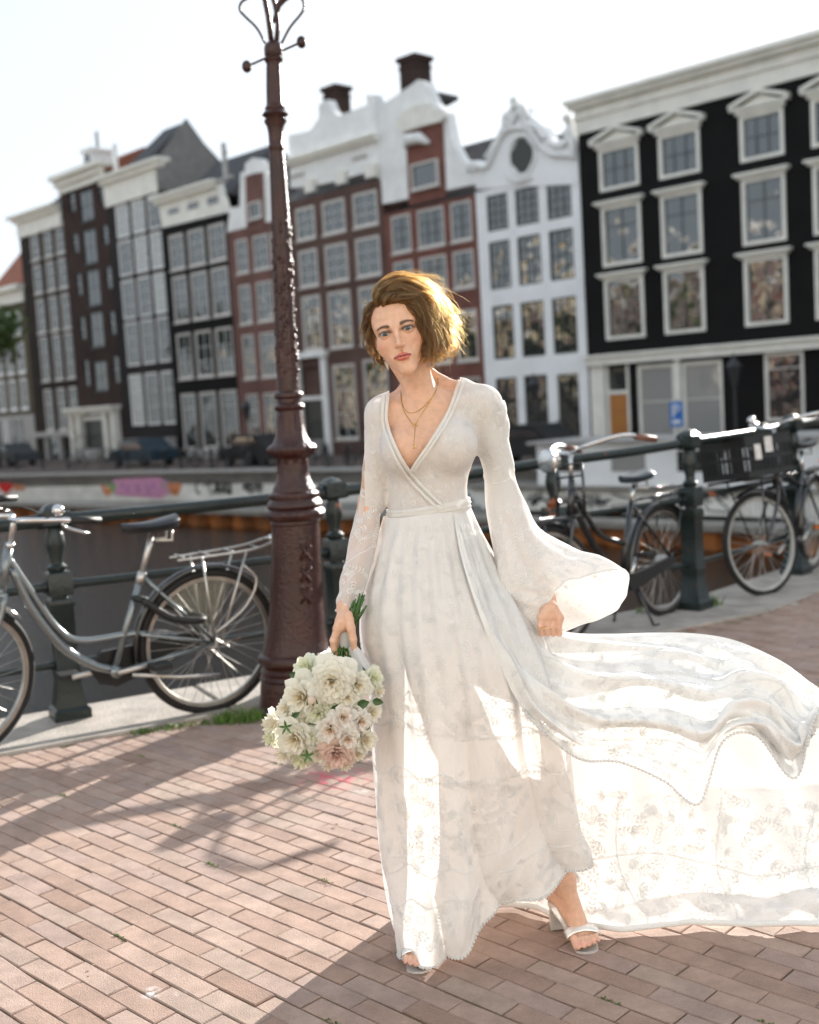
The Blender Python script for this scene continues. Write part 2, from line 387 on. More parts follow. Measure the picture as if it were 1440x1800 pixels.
tag(mb.build('grass', M_GRASS), label='small tufts of grass and moss in the paving joints', cat='grass', kind='stuff')

# fallen petals and specks
M_LEAFLIT = mat('dry_leaf', (.35, .27, .17), .8, noise=.4, nscale=40)
mb = MB()
for _ in range(46):
    x, y = random.uniform(-1.5, 1.6), random.uniform(2.3, 5.2)
    if not inside(x, y): continue
    r_ = random.uniform(.004, .011); t = random.uniform(0, 6.28)
    mb.add([(x+r_*math.cos(t+k*1.05)*(1 if k % 2 else .55), y+r_*math.sin(t+k*1.05)*.8, .007+random.uniform(0, .004)) for k in range(6)], [(0, 1, 2, 3, 4, 5)])
tag(mb.build('leaf_litter', M_LEAFLIT), label='scattered dry leaf flecks lying on the bricks', cat='litter', kind='stuff')
# ================================================================== the far side of the canal
FY = R(-45.6); FD = np.array([math.cos(FY), math.sin(FY), 0]); FN = np.array([FD[1], -FD[0], 0])   # FN points to the camera
FO = at(1190, 500, 46.0); FO[2] = 0
STREET_Z = -1.07
def fac(px, py, d=0.0):
    P = plane_hit(px, py, FO+FN*d, FN); return float((P-FO) @ FD), float(P[2])
def fp(s, d, z): return FO+FD*s+FN*d+np.array([0, 0, z])
AX = np.array([FD, FN, (0, 0, 1)])      # local box axes (along the front, outwards, up)
def fbox(mb, s0, s1, d0, d1, z0, z1):
    mb.box(fp((s0+s1)/2, (d0+d1)/2, (z0+z1)/2), (abs(s1-s0), abs(d1-d0), abs(z1-z0)), ax=AX)
def fpoly(mb, pts, d0, d1):
    """pts: (s,z) outline, extruded between the depths d0 and d1"""
    mb.prism([fp(s, 0, z) for s, z in pts], FN*d0, FN*d1)
def px_poly(pts, d=0.0): return [fac(x, y, d) for x, y in pts]

M_WHITE = mat('white_paint', (.86, .85, .83), .6, noise=.12, nscale=1.3)
M_CREAM = mat('cream_paint', (.84, .81, .73), .55, noise=.12, nscale=1.5)
M_WHITEWALL = mat('white_rendered_wall', (.88, .88, .88), .8, noise=.08, nscale=.8, bump=.2, bscale=12)
M_FRAME = mat('window_frame_paint', (.62, .58, .54), .5)
M_SASHD = mat('dark_green_sash', (.03, .04, .035), .4)
M_SASHW = mat('white_sash', (.66, .65, .62), .5)
M_ROOF = mat('dark_roof_tiles', (.05, .05, .055), .75, noise=.4, nscale=3, bump=.6, bscale=14)
M_ROOFRED = mat('orange_roof_tiles', (.30, .10, .055), .8, noise=.35, nscale=4, bump=.6, bscale=14)
M_ZINC = mat('grey_wall', (.20, .19, .18), .8, noise=.2, nscale=2)
M_STONE2 = mat('pale_grey_stone', (.42, .40, .38), .8, noise=.15, nscale=2)
M_DOORO = mat('varnished_orange_door', (.42, .17, .04), .4)
M_DOORD = mat('dark_door', (.03, .035, .03), .4)
M_BLACKP = mat('black_painted_wood', (.018, .017, .017), .45)
M_IRONB = mat('black_iron', (.02, .02, .022), .45)
def glass_mat(name, base, wob, rough=.03):
    m = bpy.data.materials.new(name); m.use_nodes = True; nt = m.node_tree; b = nt.nodes['Principled BSDF']
    b.inputs['Base Color'].default_value = (*base, 1); b.inputs['Roughness'].default_value = rough; b.inputs['IOR'].default_value = 2.15
    g = nt.nodes.new('ShaderNodeNewGeometry'); n = nt.nodes.new('ShaderNodeTexNoise'); n.inputs['Scale'].default_value = 1.1; n.inputs['Detail'].default_value = 1.5
    nt.links.new(g.outputs['Position'], n.inputs['Vector']); bp = nt.nodes.new('ShaderNodeBump'); bp.inputs['Strength'].default_value = 1; bp.inputs['Distance'].default_value = wob
    nt.links.new(n.outputs['Fac'], bp.inputs['Height']); nt.links.new(bp.outputs[0], b.inputs['Normal'])
    return m
M_GLASS = glass_mat('old_window_glass', (.025, .03, .03), .05)
M_BLIND = glass_mat('glass_with_white_blind', (.34, .335, .32), .02, .08)

def brick_house_mat(n, c1, c2, mo): return brick_mat(n, c1, c2, mo, ang=FY, bw=.22, bh=.065)
BM = dict(
    brown=brick_house_mat('brown_brick', (.15, .085, .07), (.12, .07, .058), (.13, .10, .09)),
    red=brick_house_mat('red_brick', (.235, .088, .068), (.195, .075, .058), (.19, .12, .10)),
    pink=brick_house_mat('pinkish_brick', (.215, .105, .09), (.18, .088, .075), (.18, .125, .11)),
    black=brick_house_mat('black_tarred_brick', (.009, .008, .008), (.007, .0065, .0065), (.012, .011, .011)),
    darkgrey=brick_house_mat('dark_grey_brick', (.036, .03, .031), (.028, .024, .025), (.034, .03, .03)),
    umber=brick_house_mat('umber_brick', (.062, .036, .03), (.048, .029, .024), (.05, .04, .036)),
    soot=brick_house_mat('sooty_brick', (.042, .031, .025), (.034, .026, .021), (.04, .033, .029)),
    olive=brick_house_mat('olive_brick', (.13, .11, .065), (.105, .09, .055), (.11, .1, .08)))

def facade_wall(mb, s0, s1, z0, z1, holes, depth=.16):
    S = sorted({s0, s1, *[h[0] for h in holes], *[h[1] for h in holes]}); Z = sorted({z0, z1, *[h[2] for h in holes], *[h[3] for h in holes]})
    S = [s for s in S if s0-1e-6 <= s <= s1+1e-6]; Z = [z for z in Z if z0-1e-6 <= z <= z1+1e-6]
    for a, b in zip(S[:-1], S[1:]):
        for c, d in zip(Z[:-1], Z[1:]):
            m1, m2 = (a+b)/2, (c+d)/2
            if any(h[0] < m1 < h[1] and h[2] < m2 < h[3] for h in holes): continue
            mb.add([fp(a, 0, c), fp(b, 0, c), fp(b, 0, d), fp(a, 0, d)], [(0, 1, 2, 3)])
    for a, b, c, d in holes:
        q = [(a, c), (b, c), (b, d), (a, d)]
        for i in range(4):
            p, r_ = q[i], q[(i+1) % 4]
            mb.add([fp(p[0], 0, p[1]), fp(r_[0], 0, r_[1]), fp(r_[0], -depth, r_[1]), fp(p[0], -depth, p[1])], [(0, 1, 2, 3)])
        mb.add([fp(a, -depth-.02, c), fp(b, -depth-.02, c), fp(b, -depth-.02, d), fp(a, -depth-.02, d)], [(0, 1, 2, 3)])
def window(parent, s0, s1, z0, z1, cols=2, rws=3, fw=.09, frame=None, sash=None, glass=None, head=None, sill=True, proud=0, transom=None, fd=.15):
    """a framed window with glazing bars and one pane per light"""
    frame = frame or M_FRAME; sash = sash or M_SASHW; glass = glass or M_GLASS
    mb = MB(); d0, d1 = -fd+.005, -.03+proud
    fbox(mb, s0, s0+fw, d0, d1, z0, z1); fbox(mb, s1-fw, s1, d0, d1, z0, z1)
    fbox(mb, s0+fw, s1-fw, d0, d1, z1-fw, z1); fbox(mb, s0+fw, s1-fw, d0, d1, z0, z0+fw*.9)
    if sill: fbox(mb, s0-.05, s1+.05, -.1, .07+proud, z0-.09, z0-.002)
    if head == 'flat':
        fbox(mb, s0-.12, s1+.12, 0.003, .16, z1+.002, z1+.10); fbox(mb, s0-.22, s1+.22, 0.003, .27, z1+.103, z1+.2)
    if head == 'pediment':
        fbox(mb, s0-.1, s1+.1, 0.003, .14, z1+.002, z1+.16); fbox(mb, s0-.28, s1+.28, .003, .26, z1+.163, z1+.26)
        m_ = (s0+s1)/2; L = s1-s0+.6
        for sg in (-1, 1):
            fpoly(mb, [(m_, z1+.66), (m_, z1+.80), (m_+sg*L/2, z1+.40), (m_+sg*L/2, z1+.262)], .003, .28)
        fpoly(mb, [(m_-L*.36, z1+.262), (m_+L*.36, z1+.262), (m_, z1+.63)], .003, .05)
    w = mb.build('window', frame, parent)
    a, b, c, d = s0+fw, s1-fw, z0+fw*.9, z1-fw; bw = .035
    mb = MB(); ss = [a+(b-a)*i/cols for i in range(cols+1)]; zs = [c+(d-c)*i/rws for i in range(rws+1)]
    if transom: zs = [c]+[c+(d-c)*t for t in transom]+[d]
    for s in ss[1:-1]: fbox(mb, s-bw/2, s+bw/2, -fd+.03, -.06, c, d)
    for z in zs[1:-1]:
        for u, v in zip(ss[:-1], ss[1:]): fbox(mb, u+bw/2, v-bw/2, -fd+.032, -.062, z-bw/2, z+bw/2)
    if mb.v: mb.build('glazing_bar', sash, w)
    for u, v in zip(ss[:-1], ss[1:]):
        for e, f in zip(zs[:-1], zs[1:]):
            mb = MB(); t = random.gauss(0, .004); t2 = random.gauss(0, .004)
            mb.add([fp(u, -fd+.06+t, e+.01), fp(v, -fd+.06-t, e+.01), fp(v, -fd+.06-t+t2, f-.01), fp(u, -fd+.06+t+t2, f-.01)], [(0, 1, 2, 3)])
            mb.build('pane', glass, w, recalc=False)
    return w
def house(name, label, s0, s1, ztop, wmat, cols, rows, extra_holes=(), depth=9.0, wopts=None, group='canal houses in a row'):
    """cols: (s0,s1) spans; rows: (z0,z1) spans"""
    h = empty(name, fp((s0+s1)/2, 0, STREET_Z)); tag(h, label, 'house', group)
    holes = [(a, b, c, d) for (c, d) in rows for (a, b) in cols]
    allh = holes+list(extra_holes)
    mb = MB(); facade_wall(mb, s0, s1, STREET_Z-.3, ztop, allh)
    for a in (s0, s1): mb.add([fp(a, 0, STREET_Z-.3), fp(a, -depth, STREET_Z-.3), fp(a, -depth, ztop), fp(a, 0, ztop)], [(0, 1, 2, 3)])
    mb.add([fp(s0, -depth, STREET_Z-.3), fp(s1, -depth, STREET_Z-.3), fp(s1, -depth, ztop), fp(s0, -depth, ztop)], [(0, 1, 2, 3)])
    mb.add([fp(s0, 0, ztop), fp(s1, 0, ztop), fp(s1, -depth, ztop), fp(s0, -depth, ztop)], [(0, 1, 2, 3)])
    mb.build('wall', wmat, h, recalc=False)
    for i, (c, d) in enumerate(rows):
        for j, (a, b) in enumerate(cols):
            o = dict(wopts or {});
            if 'per' in o: o.update(o.pop('per')(i, j) or {})
            window(h, a+.004, b-.004, c+.004, d-.004, **o)
    return h
def colspan(lst, dx=0): # (xl, xr, y)
    return [(fac(a, y)[0]+dx, fac(b, y)[0]-dx) for a, b, y in lst]
def rowspan(x, lst): return [(fac(x, b)[1], fac(x, a)[1]) for a, b in lst]
def c1(x, y): return (x/3, 150+y/3)
def c3(x, y): return (380+x/3, 60+y/3)
def c4(x, y): return (780+x*.4583, 140+y*.4583)
def cornice(parent, pts_top, pts_bot, d=.35, mat_=None, n=3):
    """a projecting white cornice between the left/right top and bottom points (pixels of the photo)"""
    (sl, zt), (sr, zt2) = fac(*pts_top[0]), fac(*pts_top[1]); zb = (fac(*pts_bot[0])[1]+fac(*pts_bot[1])[1])/2; zt = (zt+zt2)/2
    return sl, sr, zb, zt
def roof_prism(parent, s0, s1, zeave, zridge, d0, dr, d1, mat_, name='roof'):
    mb = MB(); mb.prism([fp(s0, d0, zeave), fp(s0, dr, zridge), fp(s0, d1, zeave)], FD*0, FD*(s1-s0)); return mb.build(name, mat_, parent)
def chimney(parent, s, d, z0, z1, w, mat_):
    mb = MB(); fbox(mb, s-w/2, s+w/2, d-w/2, d+w/2, z0, z1); fbox(mb, s-w/2-.12, s+w/2+.12, d-w/2-.12, d+w/2+.12, z1, z1+.22); fbox(mb, s-w/2-.06, s+w/2+.06, d-w/2-.06, d+w/2+.06, z1-.35, z1-.25)
    return mb.build('chimney', mat_, parent)

S = lambda x, y: fac(x, y)[0]; Z = lambda x, y: fac(x, y)[1]
# boundaries between the houses
b01, b12, b23, b34, b45, b56, b67, b78, b89 = S(50, 600), S(119, 500), S(195, 450), S(289, 480), S(404, 480), S(492, 480), S(675, 400), S(838, 400), S(1023, 400)

# ---- 9 black house ------------------------------------------------
cols = colspan([(1058, 1128, 405), (1162, 1235, 388), (1304, 1382, 360)]); w_ = cols[1][1]-cols[1][0]
gap1 = cols[2][0]-cols[1][0]; gap0 = cols[1][0]-cols[0][0]
cols += [(cols[2][0]+gap0*.98, cols[2][0]+gap0*.98+w_)]
rows = rowspan(1198, [(229, 309), (337, 450), (471, 586)])
zc0, zc1 = Z(1020, 236), Z(1010, 181); zb = Z(1042, 630)
E9 = cols[-1][1]+1.0
gf = lambda x0, x1, y0, y1: (S(x0, 720), S(x1, 720), Z((x0+x1)/2, y1), Z((x0+x1)/2, y0))
door = gf(1067, 1108, 642, 792); w1 = gf(1122, 1188, 640, 775); w2 = gf(1200, 1272, 634, 772); w3 = gf(1345, 1415, 618, 740)
h9 = house('black_canal_house', 'wide black canal house with white pediment windows and a parking sign before it', b89+.02, E9, zc0, BM['black'], cols, rows, [door, w1, w2, w3],
           wopts=dict(frame=M_CREAM, sash=M_SASHD, fw=.15, proud=.06, cols=2, sill=False, per=lambda i, j: dict(head='pediment' if i == 0 else 'flat', transom=(.5,) if i == 0 else (.68,), cols=3 if i == 0 else 2)))
mb = MB(); H = zc1-zc0
fbox(mb, b89-.05, E9, 0.003, .12, zc0-.9, zc0-.35) if 0 else None
fbox(mb, b89-.02, E9, .003, .10, zc0-.02, zc0+H*.42); fbox(mb, b89-.06, E9, .003, .2, zc0+H*.42, zc0+H*.5); fbox(mb, b89-.02, E9, .003, .16, zc0+H*.5, zc0+H*.72)
fbox(mb, b89-.18, E9, -.3, .42, zc0+H*.72, zc0+H*.86); fbox(mb, b89-.28, E9, -.3, .6, zc0+H*.86, zc0+H)
mb.build('cornice', M_CREAM, h9)
mb = MB(); fbox(mb, b89+.02, E9, .003, .22, zb-.32, zb); fbox(mb, b89-.02, E9, .003, .34, zb, zb+.12); mb.build('fascia', M_CREAM, h9)
def shop_window(h, a, cols, tr, glass=None, sash=M_CREAM): return window(h, a[0]+.004, a[1]-.004, a[2], a[3]-.004, cols=cols, transom=tr, fw=.13, frame=M_CREAM, sash=sash, sill=False, glass=glass)
shop_window(h9, w1, 1, (.52,), M_BLIND); shop_window(h9, w2, 1, (.52,), M_BLIND); shop_window(h9, w3, 1, (.8,))
mb = MB(); fbox(mb, door[0], door[1], -.14, -.02, door[2]+2.35, door[2]+2.5)
for e in (door[0], door[1]-.12): fbox(mb, e, e+.12, -.14, .01, door[2], door[3])
dfr = mb.build('door_frame', M_CREAM, h9)
mb = MB(); fbox(mb, door[0]+.12, door[1]-.12, -.13, -.08, door[2]+.05, door[2]+2.34)
for q in range(3): fbox(mb, door[0]+.25, door[1]-.25, -.08, -.055, door[2]+.2+q*.72, door[2]+.72+q*.72)
mb.build('door', M_DOORO, dfr)
mb = MB(); fbox(mb, door[0]+.12, door[1]-.12, -.12, -.1, door[2]+2.5, door[3]-.1); mb.build('transom_pane', M_GLASS, dfr)
for x0, x1 in ((door[0]-.75, door[0]-.05), (door[1]+.05, w1[0]-.32), (w1[1]+.02, w2[0]-.02)):
    if x1-x0 < .05: continue
    mb = MB(); fbox(mb, x0, x1, .003, .06, STREET_Z+.2, zb-.33); mb.build('shopfront_pilaster', M_CREAM, h9)
mb = MB(); fbox(mb, w1[0], w2[1], .003, .1, STREET_Z, w1[2]-.01); mb.build('plinth', M_STONE2, h9)

# the row goes on past the right edge of the view; its roof line shades the quay beyond the bride
T_ = np.array([.55, 6.55, 0]); sh_ = np.array([.52, .855, 0])/math.hypot(.52, .855); k_ = ((FO-T_) @ FN)/(sh_ @ FN); zt10 = k_*math.tan(SUN_EL)
x = E9+.05
for k, w_ in enumerate((8.0, 7.0, 7.5, 8.0)):
    e = empty('canal_house', fp(x+w_/2, 0, STREET_Z)); tag(e, 'plain brick house of the far row, '+('next to the black one', 'second past the black one', 'third past the black one', 'fourth past the black one')[k], 'house', 'canal houses in a row')
    mb = MB(); fbox(mb, x, x+w_-.04, -9, 0, STREET_Z, zt10-.5); mb.build('wall', BM[('red', 'brown', 'soot', 'pink')[k]], e)
    mb = MB(); fbox(mb, x, x+w_-.04, -.3, .4, zt10-.497, zt10); mb.build('cornice', M_CREAM, e)
    for r_ in range(4):
        for c_ in range(3):
            mb = MB(); s0_ = x+w_*(c_+.7)/3.4; fbox(mb, s0_, s0_+1.2, .003, .06, STREET_Z+1+r_*3, STREET_Z+3+r_*3); o = mb.build('window', M_WHITE, e)
            mb = MB(); fbox(mb, s0_+.12, s0_+1.08, .063, .08, STREET_Z+1.12+r_*3, STREET_Z+2.88+r_*3); mb.build('pane', M_GLASS, o)
    x += w_

# ---- 8 white bell gable --------------------------------------------
cols = colspan([(861, 898, 470), (911, 952, 465), (966, 1009, 450)]); rows = rowspan(932, [(328, 394), (413, 500), (530, 627)])
zt = Z(925, 318)
gr = [(cols[0][0], cols[0][1], Z(890, 772), Z(890, 664)), (cols[1][0], cols[1][1], Z(932, 772), Z(932, 660)), (cols[2][0], cols[2][1], Z(985, 790), Z(985, 656))]
h8 = house('white_canal_house', 'narrow white canal house with an ornate bell gable and three window columns', b78+.03, b89-.03, zt, M_WHITEWALL, cols, rows, gr,
           wopts=dict(frame=M_SASHD, sash=M_SASHD, fw=.06, cols=3, rws=4, sill=False))
for g_ in gr: window(h8, g_[0]+.004, g_[1]-.004, g_[2], g_[3], cols=2 if g_ is not gr[2] else 1, transom=(.68,) if g_ is gr[2] else (.35, .66), fw=.07, frame=M_SASHD if g_ is not gr[2] else M_WHITE, sash=M_SASHD, sill=False)
gab = [c4(*p) for p in [(128, 420), (118, 372), (95, 350), (100, 318), (135, 310), (160, 325), (180, 290), (196, 240), (210, 205), (232, 160), (236, 128), (262, 112), (275, 78), (292, 96), (312, 100), (322, 128), (352, 150), (385, 178), (408, 218), (432, 238), (462, 228), (470, 190), (478, 148), (492, 190), (500, 235), (516, 300), (520, 400)]]
mb = MB(); fpoly(mb, px_poly(gab), -.5, .06)
mb.build('gable', M_WHITEWALL, h8)
mb = MB()
ridge = [c4(*p) for p in [(100, 350), (120, 322), (165, 338), (190, 300), (212, 250), (235, 208), (265, 190), (300, 186), (335, 192), (358, 225), (385, 262), (430, 290), (480, 290), (512, 300)]]
mb.tube([fp(s, .14, z) for s, z in catmull(np.array([fac(*p) for p in ridge]), 60)], .13, 6)
for tr, r_ in (([(250, 130), (240, 160), (262, 175), (280, 150), (268, 120), (285, 95)], .12), ([(310, 100), (325, 130), (312, 165), (340, 175), (370, 190), (395, 230)], .13), ([(150, 330), (125, 345), (112, 335), (125, 322)], .1),
                ([(250, 365), (270, 385), (305, 390), (340, 375)], .09), ([(470, 200), (485, 225), (500, 250), (505, 290)], .12), ([(205, 240), (190, 270), (170, 300)], .1), ([(410, 240), (440, 255), (475, 250)], .11)):
    q = catmull(np.array([fac(*c4(*p)) for p in tr]), 16); mb.tube([fp(s, .16, z) for s, z in q], r_, 6)
for p in ((275, 82), (478, 150), (108, 330), (300, 130), (262, 150)):
    s_, z_ = fac(*c4(*p)); mb.ball(fp(s_, .1, z_), .2, 6)
mb.build('carved_scroll', M_WHITE, h8, smooth=True)
s_, z_ = fac(*c4(305, 292)); mb = MB(); sw, zw = .62, .72
mb.prism([fp(s_+sw*math.cos(t)*(1+.12*math.cos(4*t)), 0, z_+zw*math.sin(t)*(1+.1*math.cos(4*t))) for t in np.linspace(0, 6.28, 25)[:-1]], FN*.061, FN*.09); mb.build('oval_window', M_DOORD, h8)
mb = MB(); mb.tube([fp(s_+.72*math.cos(t), .09, z_+.84*math.sin(t)) for t in np.linspace(0, 6.28, 25)[:-1]], .09, 6, closed=True); mb.build('oval_window_frame', M_WHITE, h8)
roof_prism(h8, b78+.2, b89-.2, zt-.2, zt+2.4, -.6, -3, -9, M_ROOF)
sl, zl = fac(*c4(60, 250), -1.5)

# ---- 7 red neck gable ------------------------------------------------
cols = colspan([(687, 722, 405), (733, 781, 398), (791, 829, 384)]); rows = rowspan(757, [(365, 434), (450, 515), (552, 640)])
zt = Z(760, 358)
gr = [(c[0], c[1], Z(760, 775), Z(760, 668)) for c in cols]
h7 = house('red_canal_house', 'red brick canal house with a white neck gable and tall brick chimney', b67+.03, b78-.03, zt, BM['red'], cols, rows, gr, wopts=dict(cols=2, rws=3, fw=.11, sash=M_SASHD, per=lambda i, j: dict(cols=3 if j == 1 else 2)))
for g_ in gr: window(h7, g_[0]+.004, g_[1]-.004, g_[2], g_[3], cols=2, rws=3, fw=.1)
wg = [(863, 900), (850, 720), (835, 560), (846, 385), (925, 335), (1010, 280), (1062, 240), (1105, 255), (1150, 360), (1215, 412), (1246, 565), (1290, 650), (1355, 720), (1368, 790)]
mb = MB(); fpoly(mb, px_poly([c3(*p) for p in wg]), -.55, -.02); mb.build('gable', M_WHITE, h7)
nk = [(1020, 905), (1003, 522), (1100, 485), (1197, 462), (1213, 860)]
mb = MB(); fpoly(mb, px_poly([c3(*p) for p in nk]), -.02, .05); nkw = mb.build('neck_wall', BM['red'], h7)
pd = [(962, 470), (990, 440), (1010, 415), (1045, 390), (1085, 372), (1125, 368), (1160, 380), (1180, 400), (1220, 410), (1222, 440), (1200, 465), (1100, 490), (1000, 520)]
mb = MB(); fpoly(mb, px_poly([c3(*p) for p in pd]), .05, .3); mb.build('pediment', M_CREAM, h7)
a, b_ = fac(*c3(1045, 828)), fac(*c3(1178, 655)); window(h7, a[0], b_[0], a[1], b_[1], cols=3, rws=1, proud=.22, fd=-.03, fw=.1, sash=M_SASHD)
mb = MB(); s_, z_ = fac(*c3(1062, 580)); mb.tube([fp(s_-.75, .15, z_), fp(s_-.3, .25, z_+.25), fp(s_+.35, .25, z_+.2), fp(s_+.9, .15, z_-.15)], [.1, .3, .28, .12], 7); mb.build('carved_ornament', M_WHITE, h7, smooth=True)
s_, z_ = fac(*c3(1045, 110), -2); chimney(h7, s_, -2, z_-5, z_-.35, 1.1, BM['umber'])
roof_prism(h7, b67+.1, b78-.3, zt, Z(700, 250), -.7, -3.5, -9, M_ROOF)
mb = MB(); fpoly(mb, px_poly([c3(850, 372), c3(1010, 270), c3(1015, 292), c3(870, 378)], 0), -3.5, -.56); mb.build('roof_edge', M_ROOF, h7)

# ---- 6 brown with white attic ----------------------------------------
cols = colspan([(520, 554, 398), (566, 607, 385), (620, 664, 372)]); d_ = cols[1][0]-cols[0][0]; rows = rowspan(588, [(350, 410), (428, 496), (512, 612)])
zt = Z(590, 335)
gr = [(cols[1][0], cols[1][1], Z(600, 772), Z(600, 640)), (cols[2][0], cols[2][1], Z(640, 772), Z(640, 632))]
dr = (S(533, 700), S(572, 700), Z(552, 800), Z(552, 645))
h6 = house('brown_canal_house', 'brown brick canal house with a broad white attic and stepped top', b56+.03, b67-.03, zt, BM['brown'], cols, rows, gr+[dr], wopts=dict(cols=2, rws=3, fw=.14, sash=M_SASHW))
for g_ in gr: window(h6, g_[0]+.004, g_[1]-.004, g_[2], g_[3], cols=2, rws=3, fw=.13)
mb = MB(); fbox(mb, dr[0]-.35, dr[0], .003, .22, dr[2], dr[3]+.5); fbox(mb, dr[1], dr[1]+.35, .003, .22, dr[2], dr[3]+.5); fbox(mb, dr[0]-.5, dr[1]+.5, .003, .34, dr[3]+.5, dr[3]+.8); fbox(mb, dr[0], dr[1], -.14, .1, dr[3]-1.75, dr[3]-1.55)
dfr = mb.build('door_frame', M_WHITE, h6)
mb = MB(); fbox(mb, dr[0]+.1, dr[1]-.1, -.13, -.08, dr[2], dr[3]-1.76); mb.build('door', M_DOORD, dfr)
at6 = [(395, 812), (385, 535), (500, 508), (545, 440), (543, 372), (590, 345), (612, 400), (650, 432), (798, 372), (795, 322), (838, 320), (850, 380), (862, 725), (760, 740), (640, 775), (520, 800)]
mb = MB(); fpoly(mb, px_poly([c3(*p) for p in at6]), -.5, .04); mb.build('attic_wall', M_WHITE, h6)
zc = (Z(*c3(390, 680))+Z(*c3(830, 565)))/2
mb = MB(); fbox(mb, b56+.1, b67, .04, .32, zc-.12, zc+.05); fbox(mb, b56+.1, b67, .04, .48, zc+.05, zc+.2)
for x, y in ((510, 800), (675, 755), (832, 720)): s_, z_ = fac(*c3(x, y)); fbox(mb, s_-.35, s_+.35, .045, .3, z_-.35, z_+.3)
mb.build('cornice', M_CREAM, h6)
for (x0, y0, x1, y1) in ((398, 775, 470, 722), (722, 682, 800, 625)):
    a, b_ = fac(*c3(x0, y0)), fac(*c3(x1, y1)); window(h6, a[0], b_[0], a[1]+.05, b_[1], cols=2, rws=1, proud=.12, fd=-.03, fw=.1, sill=False)
s_, z_ = fac(*c3(632, 268), -2); chimney(h6, s_, -2, z_-4, z_-.35, 1.0, BM['umber'])
mb = MB(); fpoly(mb, px_poly([c3(640, 440), c3(640, 415), c3(800, 372), c3(1000, 292), c3(1000, 312), c3(860, 385)], 0), -3, -.56); mb.build('roof_edge', M_ROOF, h6)
roof_prism(h6, b56+.1, b67-.1, zt, zt+3, -.6, -3.5, -9, M_ROOF)

# ---- 5 pink-brown with small neck gable --------------------------------
cols = colspan([(412, 437, 442), (442, 474, 432)], .09); d_ = cols[1][0]-cols[0][0]; cols.append((cols[1][0]+d_, cols[1][1]+d_))
cols[2] = (cols[2][0], min(cols[2][1], b56-.25)); rows = rowspan(458, [(412, 474), (495, 566), (585, 664)]); zt = Z(440, 398)
gr = [(c[0], c[1], Z(450, 778), Z(450, 692)) for c in cols]
h5 = house('pink_brick_canal_house', 'pinkish brick canal house with a small white neck gable behind the lamp post', b45+.03, b56-.03, zt, BM['pink'], cols, rows, gr, wopts=dict(cols=2, rws=3, fw=.11))
for g_ in gr: window(h5, g_[0]+.004, g_[1]-.004, g_[2], g_[3], cols=2, rws=3, fw=.1)
wg = [(1195, 778), (1205, 700), (1218, 645), (1262, 640), (1266, 462), (1290, 455), (1292, 412), (1330, 382), (1368, 386), (1392, 430), (1398, 462), (1425, 470), (1435, 600), (1470, 720)]
mb = MB(); fpoly(mb, px_poly([c1(*p) for p in wg]), -.5, -.02); mb.build('gable', M_WHITE, h5)
mb = MB(); fpoly(mb, px_poly([c1(*p) for p in [(1305, 790), (1297, 480), (1340, 465), (1388, 458), (1400, 760)]]), -.02, .05); mb.build('neck_wall', BM['pink'], h5)
a, b_ = fac(*c1(1325, 712)), fac(*c1(1384, 606)); window(h5, a[0], b_[0], a[1], b_[1], cols=1, rws=2, proud=.2, fd=-.03, fw=.1)
roof_prism(h5, b45+.1, b56-.1, zt, zt+2.2, -.6, -3.5, -9, M_ROOF)

# ---- 4 black with attic of small windows -------------------------------
cols = colspan([(296, 325, 440), (328, 361, 430), (364, 398, 425)], .09); rows = rowspan(345, [(402, 467), (478, 562), (582, 664)]); zt = Z(345, 385)
gr = [(c[0], c[1], Z(345, 788), Z(345, 690)) for c in cols]
h4 = house('tarred_canal_house', 'black canal house with a cream attic of three small windows and hoist beam', b34+.03, b45-.03, zt, BM['black'], cols, rows, gr, wopts=dict(cols=2, rws=3, fw=.14))
for g_ in gr: window(h4, g_[0]+.004, g_[1]-.004, g_[2], g_[3], cols=1, transom=(.75,), fw=.13)
mb = MB(); fpoly(mb, px_poly([c1(*p) for p in [(862, 752), (838, 605), (1148, 512), (1196, 672)]]), -.4, .08); mb.build('attic_wall', M_CREAM, h4)
s0_, z0_ = fac(*c1(835, 612)); s1_, z1_ = fac(*c1(1150, 515)); mb = MB(); zc = (z0_+z1_)/2
fbox(mb, s0_, s1_, .08, .4, zc-.25, zc); fbox(mb, s0_-.15, s1_+.1, -.3, .6, zc, zc+.18); mb.build('cornice', M_CREAM, h4)
for (x0, y0, x1, y1) in ((893, 690, 952, 635), (996, 665, 1055, 603), (1100, 640, 1160, 572)):
    a, b_ = fac(*c1(x0, y0)), fac(*c1(x1, y1)); window(h4, a[0], b_[0], a[1], b_[1], cols=2, rws=1, proud=.14, fd=-.06, fw=.09, sill=False)
zr = fac(*c1(1190, 392), -4)[1]; ro = roof_prism(h4, b34+.6, b45-.1, zt+1.0, zr, -.3, -4, -9, M_ROOF)
mb = MB(); s_, z_ = fac(*c1(1190, 470), -1.5); fbox(mb, s_-.12, s_+.12, -1.6, -1.4, z_-.8, z_+1.8); s_, z_ = fac(*c1(1190, 350), -1.5); mb.ball(fp(s_, -1.5, z_), .14, 5); mb.build('roof_finial', M_STONE2, h4)
mb = MB(); s_, z_ = fac(*c1(1180, 515), .3); mb.tube([fp(s_-.8, .2, z_+.2), fp(s_+2.6, 1.6, z_-.2)], .11, 6); mb.build('hoist_beam', M_STONE2, h4)
mb = MB(); fbox(mb, cols[1][0]-.3, cols[2][1]+.2, .01, 1.0, Z(380, 812), Z(380, 790)); fbox(mb, cols[1][0], cols[1][0]+.4, .01, .9, STREET_Z, Z(380, 812)); mb.build('stoop', M_STONE2, h4)

